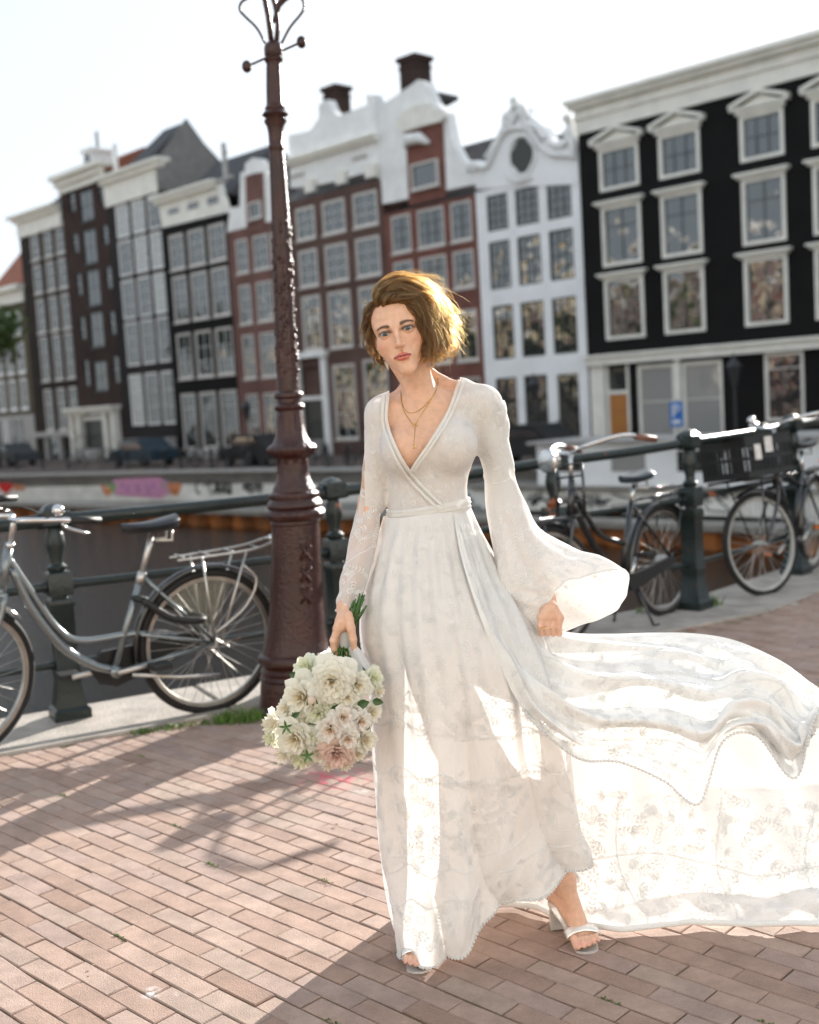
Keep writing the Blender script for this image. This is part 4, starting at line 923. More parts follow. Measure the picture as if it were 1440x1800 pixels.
lamp = empty('lamp_post', (*at(518, 1250, LY)[:2], 0)); tag(lamp, 'tall dark maroon cast iron lamp post with fluted shaft and ladder arms', 'lamp post')
def ringmesh(rows, n, mod=None):
    V = []; m_ = len(rows)
    for y, cx, r in rows:
        c = at(cx, y, LY)
        for k in range(n):
            t = 2*math.pi*k/n; q = r*LK*(mod(y, t) if mod else 1); V.append((c[0]+q*math.cos(t), c[1]+q*math.sin(t), c[2]))
    return V, [(i*n+k, i*n+(k+1) % n, (i+1)*n+(k+1) % n, (i+1)*n+k) for i in range(m_-1) for k in range(n)]+[tuple((m_-1)*n+k for k in range(n)), tuple(range(n))[::-1]]
def dens(rows, step=9):
    out = [rows[0]]
    for a, b_ in zip(rows[:-1], rows[1:]):
        k = max(1, int(abs(a[0]-b_[0])/step))
        for i in range(1, k+1): f = i/k; out.append(tuple(a[q]*(1-f)+b_[q]*f for q in range(3)))
    return out
def lmod(y, t):
    if 660 > y > 265 or 185 > y > 115:      # fluted shaft wound with cast leaves low down
        v = 1+.045*math.cos(12*t)
        if y > 380: v += .07*max(0, math.sin(y*.16+3*t))*max(0, math.cos(2*t+y*.05))
        return v
    if 840 > y > 805 or 765 > y > 725: return 1+.05*math.cos(10*t)*math.sin(y*.5)
    if 1140 > y > 925: return 1+.028*(1 if math.cos(8*t) > .72 else 0)
    if 900 > y > 895 or 800 > y > 780 or 876 > y > 866: return 1+.03*math.cos(20*t)
    return 1
parts = [('plinth', prof[:14]), ('base', prof[13:21]), ('collar', prof[20:34]), ('lower_shaft', prof[33:48]), ('ring', prof[47:57]), ('shaft', prof[56:67]), ('ring', prof[66:79]), ('head', prof[78:])]
for nm, rows in parts:
    mb = MB(); V, Fq = ringmesh(dens(rows), 64, lmod); mb.add(V, Fq); mb.build(nm, M_LAMP, lamp, smooth=40)
# three saltire crosses cast on the base
for py in (972, 1010, 1048):
    mb = MB()
    for sg in (-1, 1):
        a, b_ = at(538-9, py-sg*13, LY-.112), at(538+9, py+sg*13, LY-.112); mb.tube([a, b_], .0075, 6)
    mb.build('cross', M_LAMP, lamp, smooth=True)
# fringe of cast leaf tips standing off the shaft
mb = MB()
for k in range(130):
    y = random.uniform(390, 655); f = (y-390)/265; cx_ = 494+f*11.5; t = random.uniform(0, 6.28); r = (15.4+f*3.4)*LK; c = at(cx_, y, LY)
    d = np.array([math.cos(t), math.sin(t), 0]); p = c+d*r; mb.ball(p, .0075, 4, 1, 1, 1.7)
mb.build('leaf_relief', M_LAMP, lamp, smooth=True)['kind'] = 'stuff'
# ladder arms with knobs
for sx, (bx, by) in ((-1, (434, 117)), (1, (530, 74))):
    mb = MB(); P = at(bx, by, LY); mb.tube([at(481, 96, LY), P], .0055, 8); ar = mb.build('ladder_arm', M_LAMP, lamp, smooth=True)
    mb = MB(); mb.ball(P, .0245, 12, .9, .9, 1.1); mb.build('knob', M_LAMP, ar, smooth=True)
# lyre brackets and the lantern above
mb = MB(); mb.tube([at(478, 78, LY), at(472, 30, LY), at(466, 0, LY), at(458, -45, LY)], .0125, 8); mb.tube([at(486, 78, LY), at(489, 40, LY), at(484, 10, LY), at(478, -10, LY-.0), at(480, -45, LY)], .011, 8)
mb.tube([at(481, 40, LY), at(490, 10, LY), at(500, -5, LY), at(520, -10, LY)], [.008, .012, .02, .006], 8); mb.build('stem', M_LAMP, lamp, smooth=True)
for pts in ([(466, 76), (452, 50), (432, 30), (422, 18), (424, 5), (436, -3), (455, -8), (480, -10)], [(495, 76), (510, 48), (528, 26), (534, 14), (532, 0), (520, -8), (500, -14), (480, -14)]):
    mb = MB(); mb.tube(catmull(np.array([at(x, y, LY) for x, y in pts]), 30), .0058, 7); mb.build('scroll', M_LAMP, lamp, smooth=True)
lc = at(478, -45, LY)
mb = MB(); mb.lathe([(.03, 0), (.12, .03), (.13, .06), (.12, .07), (.21, .46), (.24, .47), (.24, .50), (.12, .62), (.05, .70), (.06, .76), (.015, .86)], 6, c=lc); lt = mb.build('lantern', M_LAMP, lamp)

# ================================================================== railing
M_RAIL = mat('dark_green_iron', (.010, .019, .018), .33, noise=.3, nscale=9, bump=.25, bscale=40)
_n = M_RAIL.node_tree
def add_rust(m, thr=.66):
    nt = m.node_tree; b = nt.nodes['Principled BSDF']; g = nt.nodes.new('ShaderNodeNewGeometry'); n = nt.nodes.new('ShaderNodeTexNoise'); n.inputs['Scale'].default_value = 7; n.inputs['Detail'].default_value = 8
    nt.links.new(g.outputs['Position'], n.inputs['Vector']); r_ = nt.nodes.new('ShaderNodeMapRange'); r_.inputs[1].default_value = thr; r_.inputs[2].default_value = thr+.03; nt.links.new(n.outputs['Fac'], r_.inputs[0])
    mx = nt.nodes.new('ShaderNodeMix'); mx.data_type = 'RGBA'; src = b.inputs['Base Color'].links[0].from_socket
    nt.links.new(r_.outputs[0], mx.inputs[0]); nt.links.new(src, mx.inputs[6]); mx.inputs[7].default_value = (.28, .09, .035, 1); nt.links.new(mx.outputs[2], b.inputs['Base Color'])
add_rust(M_RAIL)
rail = empty('canal_railing', (*railpt(1.5), 0)); tag(rail, 'dark green iron railing with three bars and knobbed posts along the quay', 'railing')
def post(s, ztop, rot=None):
    p = railpt(s); k = ztop/1.03; a = math.atan2(RAIL_D[1], RAIL_D[0]) if s < 3.9 else .82
    def sq(r, z, ph=0): return [(p[0]+r*math.sqrt(2)*math.cos(a+math.pi/4+q*math.pi/2), p[1]+r*math.sqrt(2)*math.sin(a+math.pi/4+q*math.pi/2), z*k) for q in range(4)]
    def sqmesh(mb, rows):
        V = []; [V.extend(sq(r, z)) for r, z in rows]; m_ = len(rows)
        mb.add(V, [(i*4+q, i*4+(q+1) % 4, (i+1)*4+(q+1) % 4, (i+1)*4+q) for i in range(m_-1) for q in range(4)]+[(3, 2, 1, 0), tuple((m_-1)*4+q for q in range(4))])
    mb = MB()
    sqmesh(mb, [(.085, 0), (.085, .055), (.07, .07), (.052, .19), (.05, .21), (.056, .225), (.056, .25), (.05, .26), (.05, .54), (.057, .55), (.057, .575), (.05, .585)])
    sqmesh(mb, [(.055, .60), (.056, .605), (.056, .70), (.05, .71)])
    mb.lathe([(.038, .58*k), (.038, .61*k)], 16, c=(p[0], p[1], 0))
    mb.lathe([(.030, .70*k), (.045, .72*k), (.046, .735*k), (.03, .75*k), (.028, .77*k), (.044, .83*k), (.046, .85*k), (.040, .89*k), (.03, .915*k), (.045, .925*k)], 20, c=(p[0], p[1], 0))
    sqmesh(mb, [(.042, .925), (.054, .935), (.055, 1.0), (.03, 1.025), (.004, 1.035)])
    return mb.build('post', M_RAIL, rail, smooth=35)
PS = [(-1.38, 1.02), (.067, 1.03), (1.5, 1.035), (2.90, 1.09), (3.93, 1.134), (5.42, 1.16), (6.9, 1.2), (8.4, 1.25)]
for s, zt_ in PS: post(s, zt_)
RH = {0: .955, 1: .645, 2: .27}
for lv, r_ in ((0, .030), (1, .021), (2, .017)):
    for (sa_, za), (sb_, zb_) in zip(PS[:-1], PS[1:]):
        A_, B_ = railpt(sa_), railpt(sb_); g_ = .045 if lv else .05
        f0 = za-.075 if lv == 0 else RH[lv]*za/1.03; f1 = zb_-.075 if lv == 0 else RH[lv]*zb_/1.03
        d = np.array([*(B_-A_), f1-f0]); d /= np.linalg.norm(d); p0, p1 = np.array([*A_, f0])+d*g_, np.array([*B_, f1])-d*g_
        mb = MB(); n_ = 14; pts = [p0+(p1-p0)*t+np.array([0, 0, -.006*math.sin(t*math.pi)]) for t in np.linspace(0, 1, n_)]; mb.tube(pts, r_, 12); mb.tube([p0-d*.01, p0+d*.03], r_*1.3, 12); mb.tube([p1-d*.03, p1+d*.01], r_*1.3, 12)
        mb.build('rail', M_RAIL, rail, smooth=40)

# ================================================================== bicycles
def cloth_simple(name, col, alpha):
    m = bpy.data.materials.new(name); m.use_nodes = True; b = m.node_tree.nodes['Principled BSDF']; b.inputs['Base Color'].default_value = (*col, 1); b.inputs['Alpha'].default_value = alpha; b.inputs['Roughness'].default_value = .3; return m

M_CHROME = mat('chrome', (.62, .62, .62), .18, 1.0, bump=.05, bscale=50)
M_ALU = mat('dull_aluminium', (.55, .53, .50), .38, .9, noise=.2, nscale=20)
M_GREYP = mat('grey_green_bike_paint', (.20, .225, .235), .22, .6, coat=.6)
M_BLK = mat('black_bike_paint', (.006, .0065, .008), .22, coat=.8)
M_BLKM = mat('matt_black_plastic', (.009, .009, .009), .55)
M_TYRE2 = mat('bicycle_tyre', (.010, .009, .009), .75)
M_RIM = mat('worn_alloy_rim', (.46, .44, .40), .35, .85, noise=.25, nscale=18)
M_RIMD = mat('dull_steel_rim', (.33, .30, .28), .4, .8, noise=.3, nscale=18)
M_REDL = mat('red_reflector', (.75, .03, .02), .25)
M_ORAN = mat('orange_reflector', (.95, .25, .02), .3)
M_LEATH = mat('dark_saddle', (.012, .014, .018), .35)
M_LEATHB = mat('blue_black_saddle', (.02, .035, .05), .35)
M_GRIPB = mat('brown_leather_grip', (.16, .075, .05), .6)
M_GUARD = cloth_simple('clear_coat_guard', (.42, .42, .30), .08)
def bike(name, label, rc, head, kind, steer=0.0, lean=0.0, frame_m=None, rim_m=None, tyre_w=.0185):
    """rc: rear tyre contact on the ground; head: unit 2D heading; local x forward, y to the left, z up"""
    rc = np.array([rc[0], rc[1], 0.0]); hx = np.array([head[0], head[1], 0]); hx /= np.linalg.norm(hx); hl = np.array([-hx[1], hx[0], 0])
    up = np.array([0, 0, 1])*math.cos(lean)+hl*math.sin(lean); hl2 = np.cross(up, hx)
    Rm = np.array([hx, hl2, up]); W = .345; WB = 1.12
    fk = np.array([.93, 0, .62])           # steering axis foot and direction
    sa_ = np.array([-.30, 0, .954])
    def st(p):                              # turn a steered point about the steering axis
        p = np.array(p, float); q = p-fk; c, s = math.cos(steer), math.sin(steer); ax = sa_
        return fk+q*c+np.cross(ax, q)*s+ax*(ax @ q)*(1-c)
    def T(p): return rc+np.array(p, float) @ Rm
    def TS(p): return T(st(p))
    e = empty(name, rc); tag(e, label, 'bicycle', None)
    def tb(parent, nm, m_, segs, f=T, smooth=True):
        mb = MB()
        for pts, r_, *o in segs:
            P = [f(p) for p in pts]; k = o[0] if o else 0
            if k: P = catmull(np.array(P), k); r_ = r_ if np.ndim(r_) == 0 else np.interp(np.linspace(0, 1, k), np.linspace(0, 1, len(r_)), r_)
            mb.tube(P, r_, 8)
        return mb.build(nm, m_, parent, smooth=smooth)
    fm = frame_m; hr = np.array([0, 0, W]); hf = np.array([WB, 0, W])
    def wheel(c, f, n=36, rear=False):
        w = MB(); cs = [c+np.array([math.cos(t), 0, math.sin(t)])*(W-tyre_w) for t in np.linspace(0, 2*math.pi, 73)[:-1]]
        w.tube([f(p) for p in cs], tyre_w, 10, closed=True); wh = w.build('wheel', M_TYRE2, e, smooth=True)
        w = MB(); rr = W-tyre_w*2-.004; pr = [(rr+.006, -.013), (rr-.012, -.011), (rr-.016, 0), (rr-.012, .011), (rr+.006, .013)]; V = []; N = 72
        for k in range(N):
            t = 2*math.pi*k/N
            for q, y in pr: V.append(f(c+np.array([math.cos(t)*q, y, math.sin(t)*q])))
        w.add(V, [(k*5+i, k*5+i+1, ((k+1) % N)*5+i+1, ((k+1) % N)*5+i) for k in range(N) for i in range(4)]+[(k*5+4, k*5, ((k+1) % N)*5, ((k+1) % N)*5+4) for k in range(N)])
        w.build('rim', rim_m, wh, smooth=40)
        w = MB()
        for k in range(n):
            t = 2*math.pi*k/n; sd_ = 1 if k % 2 else -1; tw = .9*(1 if (k//2) % 2 else -1); hubr = .03
            w.tube([f(c+np.array([hubr*math.cos(t+tw), sd_*.03, hubr*math.sin(t+tw)])), f(c+np.array([math.cos(t)*(rr-.012), 0, math.sin(t)*(rr-.012)]))], .0013, 4)
        w.build('spokes', M_ALU, wh)['kind'] = 'stuff'
        w = MB(); w.tube([f(c+np.array([0, -.055, 0])), f(c+np.array([0, -.03, 0])), f(c+np.array([0, .03, 0])), f(c+np.array([0, .055, 0]))], [.012, .034 if rear else .022, .034 if rear else .022, .012], 14); w.build('hub', M_ALU, wh, smooth=40)
        return wh
    wheel(hr, T, rear=True); wheel(hf, TS)
    def mudguard(c, f, a0, a1, m_):
        V = []; N = 30; pr = [(-.028, -.006), (-.02, .004), (0, .009), (.02, .004), (.028, -.006)]
        for k in range(N):
            t = R(a0)+(R(a1)-R(a0))*k/(N-1)
            for y, dr in pr: q = W+.018+dr; V.append(f(c+np.array([math.cos(t)*q, y, math.sin(t)*q])))
        mb = MB(); mb.add(V, [(k*5+i, k*5+i+1, (k+1)*5+i+1, (k+1)*5+i) for k in range(N-1) for i in range(4)])
        o = mb.build('mudguard', m_, e, smooth=True, recalc=False)
        md = o.modifiers.new('t', 'SOLIDIFY'); md.thickness = .0015
        return o
    return dict(e=e, T=T, TS=TS, tb=tb, mud=mudguard, hr=hr, hf=hf, W=W, WB=WB, fm=fm)
def cranks(B, col, ang=.15, side=-1, orange=False):
    e, T, tb = B['e'], B['T'], B['tb']; bb = np.array([.46, 0, .285]); L = .17
    c, s = math.cos(ang), math.sin(ang)
    for sg in (-1, 1):
        tip = bb+np.array([-sg*c*L, sg*.075, -sg*s*L*-1]); cr = tb(e, 'crank', col, [([bb+np.array([0, sg*.055, 0]), tip], .0115)])
        mb = MB(); V = [T(tip+np.array([x, sg*y, z])) for x in (-.045, .045) for y in (.015, .10) for z in (-.011, .011)]
        mb.add(V, [(0, 1, 3, 2), (4, 6, 7, 5), (0, 4, 5, 1), (2, 3, 7, 6), (0, 2, 6, 4), (1, 5, 7, 3)]); pd = mb.build('pedal', M_BLKM, cr)
        if orange:
            mb = MB()
            for x in (-.047, .047): mb.add([T(tip+np.array([x, sg*y, z])) for y, z in ((.03, -.008), (.085, -.008), (.085, .008), (.03, .008))], [(0, 1, 2, 3)])
            mb.build('reflector', M_ORAN, cr, recalc=False)
def saddle(B, c, m_, L=.25, w=.085):
    T = B['T']; V = []; N = 12
    for i in range(N):
        t = i/(N-1); x = c[0]-L*.42+L*t; hw = (w*(1-t**1.2)**.8*.9+.016) if t > .12 else w*(.55+.4*(t/.12)); zt_ = c[2]+.018*(1-t)**2-.008*math.sin(t*3.1)+.006*t
        for k in range(10):
            a = math.pi*2*k/10; yy = hw*math.cos(a); zz = (.022*math.sin(a) if math.sin(a) > 0 else .045*math.sin(a))*(1-.35*t); V.append(T((x, yy, zt_+zz)))
    mb = MB(); mb.add(V, [(i*10+k, i*10+(k+1) % 10, (i+1)*10+(k+1) % 10, (i+1)*10+k) for i in range(N-1) for k in range(10)]+[tuple(range(10))[::-1], tuple((N-1)*10+k for k in range(10))])
    sd_ = mb.build('saddle', m_, B['e'], smooth=50)
    B['tb'](sd_, 'saddle_spring', M_ALU, [([(c[0]-.07, s_*.035, c[2]-.02), (c[0]-.07, s_*.04, c[2]-.075), (c[0]+.0, s_*.02, c[2]-.07)], .008) for s_ in (-1, 1)])
# --- grey-green city bicycle on the left -----------------------------------
h = np.array([-.85, -.527])
B = bike('city_bicycle', 'grey green step-through city bicycle with chrome bars parked left of the lamp post', (-.985, 5.36), h, 'city', steer=.35, lean=.05, frame_m=M_GREYP, rim_m=M_RIM)
e, T, TS, tb = B['e'], B['T'], B['TS'], B['tb']
bb = (.46, 0, .285); stt = (.305, 0, .70)
tb(e, 'frame', M_GREYP, [([bb, stt], .0165), ([(.865, 0, .80), (.80, 0, .62), (.68, 0, .43), (.56, 0, .33), bb], .021, 24), ([(.885, 0, .86), (.80, 0, .70), (.70, 0, .52), (.60, 0, .445), (.40, 0, .44), (.30, .01, .435)], .0155, 26),
                       ([(.92, 0, .70), (.875, 0, .90)], .021), ([stt, (.0, .062, .36)], .009), ([stt, (.0, -.062, .36)], .009), ([(.34, .045, .44), (0, .062, .35)], .009), ([(.34, -.045, .44), (0, -.062, .35)], .009), ([(bb[0], .04, bb[2]), (0, .062, .345)], .010), ([(bb[0], -.04, bb[2]), (0, -.062, .345)], .010), ([(bb[0], -.05, bb[2]), (bb[0], .05, bb[2])], .027)])
tb(e, 'fork', M_GREYP, [([(.92, 0, .72), (.935, 0, .70)], .02), ([(.93, .045, .70), (.985, .05, .56), (1.12, .05, .345)], [.014, .013, .009], 10), ([(.93, -.045, .70), (.985, -.05, .56), (1.12, -.05, .345)], [.014, .013, .009], 10), ([(.93, -.05, .70), (.93, .05, .70)], .014)], TS)
tb(e, 'seat_post', M_ALU, [([stt, (.245, 0, .885)], .0135), ([(.318, 0, .665), (.299, 0, .715)], .021)]); saddle(B, (.235, 0, .925), M_LEATH, .26, .085)
tb(e, 'stem', M_CHROME, [([(.875, 0, .90), (.85, 0, 1.0), (.845, 0, 1.02)], .014), ([(.875, 0, .895), (.870, 0, .915)], .02)], TS)
hb_ = tb(e, 'handlebar', M_CHROME, [([(.68, s_*.30, 1.035), (.80, s_*.27, 1.05), (.93, s_*.17, 1.05), (.90, s_*.05, 1.03), (.85, 0, 1.03)], .011, 20) for s_ in (-1, 1)], TS)
for s_ in (-1, 1):
    tb(hb_, 'grip', M_BLKM, [([(.64, s_*.31, 1.03), (.77, s_*.283, 1.047)], .0165)], TS); tb(hb_, 'brake_lever', M_CHROME, [([(.80, s_*.272, 1.035), (.77, s_*.262, 1.01), (.68, s_*.285, .975)], .007, 8)], TS)
mb = MB(); mb.ball(TS((.80, .245, 1.085)), .026, 8); mb.build('bell', M_CHROME, hb_, smooth=True)
mb = MB(); mb.ball(TS((1.0, 0, .80)), .045, 10, 1, 1, 1); mb.build('headlight', M_CHROME, e, smooth=True)
tb(e, 'brake_cable', M_BLKM, [([(.79, .26, 1.03), (.98, .2, 1.12), (1.06, .05, .98), (.96, .02, .76)], .004, 16), ([(.79, -.26, 1.03), (1.0, -.2, 1.08), (1.08, -.03, .94), (.96, -.02, .74)], .004, 16)], TS)
B['mud'](B['hr'], T, -8, 172, M_BLK); B['mud'](B['hf'], TS, -35, 140, M_CHROME)
rk = tb(e, 'luggage_rack', M_ALU, [([(.15, s_*.05, .755), (-.20, s_*.07, .765), (-.33, s_*.06, .79)], .0065, 10) for s_ in (-1, 1)]+[([(x, -.06, .765), (x, .06, .765)], .005) for x in (.12, .0, -.12, -.26)]+[([(-.33, -.06, .79), (-.36, 0, .80), (-.33, .06, .79)], .0065, 8)]
        +[([(-.18, s_*.075, .76), (-.03, s_*.075, .36)], .006) for s_ in (-1, 1)]+[([(.04, s_*.075, .76), (.0, s_*.075, .36)], .006) for s_ in (-1, 1)]+[([(-.0, s_*.085, .40), (-.15, s_*.09, .50), (-.22, s_*.085, .62), (-.16, s_*.08, .70)], .006, 12) for s_ in (1,)])
mb = MB(); P = T((-.385, 0, .775)); mb.ball(P, .028, 8, 1, 1.1, .75); mb.build('rear_light', M_REDL, rk, smooth=True)
mb = MB(); mb.ball(T((-.355, 0, .80)), .03, 8, 1, 1, .6); mb.build('rear_light_housing', M_CHROME, rk, smooth=True)
# coat guard, chain case, lock, kickstand
for s_ in (-1, 1):
    mb = MB(); q = [(.0+.30*math.cos(t), s_*.035, .345+.30*math.sin(t)) for t in np.linspace(R(50), R(112), 12)]+[(-.03, s_*.035, .44), (.05, s_*.035, .43)]
    P = [T(p) for p in q]; mb.prism(P, (0, 0, 0), T((0, .003, 0))-T((0, 0, 0))); mb.build('coat_guard', M_GUARD, e)
mb = MB(); q = [(.05, -.06, .31), (.0, -.06, .345), (.05, -.06, .40), (.40, -.06, .375), (.50, -.06, .37), (.56, -.06, .30), (.52, -.06, .225), (.44, -.06, .20)]
mb.prism([T(p) for p in q], (0, 0, 0), T((0, .03, 0))-T((0, 0, 0))); mb.build('chain_case', M_BLKM, e)
cranks(B, M_ALU, .12)
tb(e, 'chain_lock', M_BLKM, [([(.33, .06, .60), (.20, .075, .50), (.05, .07, .47), (.1, -.07, .5), (.30, -.06, .58), (.345, 0, .60), (.33, .06, .60)], .017, 30)])
tb(e, 'kickstand', M_ALU, [([(.40, .07, .27), (.20, .12, .235), (.02, .16, .22)], .009)])
# --- black bicycle right of the bride ------------------------------------------
h = np.array([-.70, -.714])
B = bike('black_bicycle', 'black bicycle with front carrier, brown grips and blue-black saddle right of the bride', (1.55, 7.05), h, 'old', steer=-.25, lean=-.03, frame_m=M_BLK, rim_m=M_RIMD)
e, T, TS, tb = B['e'], B['T'], B['TS'], B['tb']; stt = (.30, 0, .74)
tb(e, 'frame', M_BLK, [([bb, stt], .017), ([(.885, 0, .80), (.72, 0, .55), bb], .02, 14), ([(.87, 0, .86), (.66, 0, .60), (.40, 0, .50)], .016, 14), ([(.92, 0, .70), (.87, 0, .93)], .021), ([stt, (.0, .062, .36)], .009), ([stt, (.0, -.062, .36)], .009), ([(bb[0], .04, bb[2]), (0, .062, .345)], .010), ([(bb[0], -.04, bb[2]), (0, -.062, .345)], .010), ([(bb[0], -.05, bb[2]), (bb[0], .05, bb[2])], .027)])
tb(e, 'fork', M_BLK, [([(.93, s_*.045, .70), (.985, s_*.05, .56), (1.12, s_*.05, .345)], [.014, .013, .009], 10) for s_ in (-1, 1)]+[([(.93, -.05, .70), (.93, .05, .70)], .014)], TS)
tb(e, 'seat_post', M_CHROME, [([stt, (.26, 0, .84)], .013)]); saddle(B, (.24, 0, .885), M_LEATHB, .27, .10)
tb(e, 'stem', M_CHROME, [([(.87, 0, .93), (.85, 0, 1.08)], .013)], TS)
hb_ = tb(e, 'handlebar', M_CHROME, [([(.56, s_*.31, 1.10), (.70, s_*.28, 1.13), (.86, s_*.16, 1.10), (.87, s_*.06, 1.075), (.85, 0, 1.07)], .0115, 20) for s_ in (-1, 1)], TS)
for s_ in (-1, 1): tb(hb_, 'grip', M_GRIPB, [([(.50, s_*.32, 1.085), (.63, s_*.298, 1.115)], .018)], TS)
mb = MB(); mb.lathe([(.01, -.06), (.04, -.045), (.06, 0), (.066, .03), (.055, .045), (.01, .05)], 16, c=TS((1.0, 0, 1.04)), axis=(np.cross((0, 0, 1.), [h[0], h[1], 0]), (0, 0, 1), (h[0], h[1], 0))); mb.build('headlight', M_CHROME, e, smooth=40)
tb(e, 'front_carrier', M_BLK, [([(.93, s_*.12, .72), (1.30, s_*.14, .72)], .009) for s_ in (-1, 1)]+[([(x, -.13, .72), (x, .13, .72)], .006) for x in (.94, 1.03, 1.12, 1.21, 1.30)]+[([(.90, s_*.12, .72), (.88, s_*.12, 1.0)], .008) for s_ in (-1, 1)]+[([(.89-.005*k, -.12, .80+.07*k), (.89-.005*k, .12, .80+.07*k)], .006) for k in range(4)]+[([(1.2, s_*.13, .72), (1.13, s_*.06, .36)], .006) for s_ in (-1, 1)], TS)
B['mud'](B['hr'], T, -5, 175, M_BLK); B['mud'](B['hf'], TS, -30, 130, M_BLK)
rk = tb(e, 'luggage_rack', M_BLK, [([(.16, s_*.06, .735), (-.30, s_*.075, .745)], .007) for s_ in (-1, 1)]+[([(x, -.07, .742), (x, .07, .742)], .006) for x in (.1, -.02, -.14, -.3)]+[([(-.16, s_*.08, .74), (0, s_*.08, .36)], .006) for s_ in (-1, 1)]+[([(.12, s_*.06, .80), (-.28, s_*.06, .79)], .005) for s_ in (-1, 1)])
mb = MB(); mb.ball(T((-.34, 0, .70)), .025, 8); mb.build('rear_light', M_REDL, rk, smooth=True)
mb = MB(); q = [(.02, .06, .325), (-.02, .06, .35), (.02, .06, .375), (.40, .06, .335), (.48, .06, .335), (.52, .06, .285), (.48, .06, .235), (.42, .06, .24)]
mb.prism([T(p) for p in q], (0, 0, 0), T((0, .03, 0))-T((0, 0, 0))); mb.build('chain_case', M_BLKM, e)
cranks(B, M_CHROME, 1.1); tb(e, 'kickstand', M_BLK, [([(.40, s_*.05, .27), (.36, s_*.14, .015), (.32, s_*.15, .012)], .008) for s_ in (-1, 1)])
# --- bicycle with a plastic crate at the far right --------------------------------
h = np.array([2.31-2.98, 7.51-8.49]); h /= np.linalg.norm(h)
B = bike('crate_bicycle', 'black bicycle at the right with a slatted plastic crate over its front wheel', (2.96, 8.45), h, 'crate', steer=-.45, lean=.02, frame_m=M_BLK, rim_m=M_RIM)
e, T, TS, tb = B['e'], B['T'], B['TS'], B['tb']; stt = (.30, 0, .76)
tb(e, 'frame', M_BLK, [([bb, stt], .019), ([(.885, 0, .80), bb], .02), ([(.875, 0, .86), (.34, 0, .66)], .017), ([(.92, 0, .70), (.87, 0, .93)], .021), ([stt, (.0, .062, .36)], .009), ([stt, (.0, -.062, .36)], .009), ([(bb[0], .04, bb[2]), (0, .062, .345)], .010), ([(bb[0], -.04, bb[2]), (0, -.062, .345)], .010), ([(bb[0], -.05, bb[2]), (bb[0], .05, bb[2])], .027)])
tb(e, 'fork', M_BLK, [([(.93, s_*.045, .70), (.985, s_*.05, .56), (1.12, s_*.05, .345)], [.014, .013, .009], 10) for s_ in (-1, 1)]+[([(.93, -.05, .70), (.93, .05, .70)], .014)], TS)
tb(e, 'seat_post', M_CHROME, [([stt, (.27, 0, .90)], .013)]); saddle(B, (.25, 0, .95), M_LEATH, .26, .09)
tb(e, 'stem', M_CHROME, [([(.87, 0, .93), (.85, 0, 1.10)], .013)], TS)
hb_ = tb(e, 'handlebar', M_CHROME, [([(.60, s_*.30, 1.13), (.72, s_*.28, 1.15), (.88, s_*.17, 1.13), (.87, s_*.06, 1.10), (.85, 0, 1.09)], .0115, 20) for s_ in (-1, 1)], TS)
for s_ in (-1, 1): tb(hb_, 'grip', M_BLKM, [([(.55, s_*.31, 1.12), (.67, s_*.293, 1.14)], .017)], TS); tb(hb_, 'brake_lever', M_CHROME, [([(.74, s_*.27, 1.13), (.70, s_*.26, 1.10), (.60, s_*.28, 1.07)], .007, 8)], TS)
mb = MB(); mb.ball(TS((.80, -.23, 1.17)), .03, 8); mb.build('bell', M_CHROME, hb_, smooth=True)
tb(e, 'front_carrier', M_BLK, [([(.86, s_*.15, .775), (1.36, s_*.16, .775)], .009) for s_ in (-1, 1)]+[([(x, -.155, .775), (x, .155, .775)], .006) for x in (.88, 1.0, 1.12, 1.24)]+[([(1.2, s_*.15, .775), (1.12, s_*.065, .36)], .007) for s_ in (-1, 1)], TS)
B['mud'](B['hr'], T, -5, 175, M_BLK); B['mud'](B['hf'], TS, 60, 150, M_BLK)
rk = tb(e, 'luggage_rack', M_ALU, [([(.16, s_*.06, .735), (-.28, s_*.07, .745)], .007) for s_ in (-1, 1)]+[([(-.28, -.07, .745), (-.28, .07, .745)], .006)]+[([(-.16, s_*.08, .74), (0, s_*.08, .36)], .006) for s_ in (-1, 1)])
mb = MB(); mb.ball(T((-.30, 0, .79)), .03, 8); mb.build('rear_light', M_REDL, rk, smooth=True)
cranks(B, M_ALU, .5, orange=True)
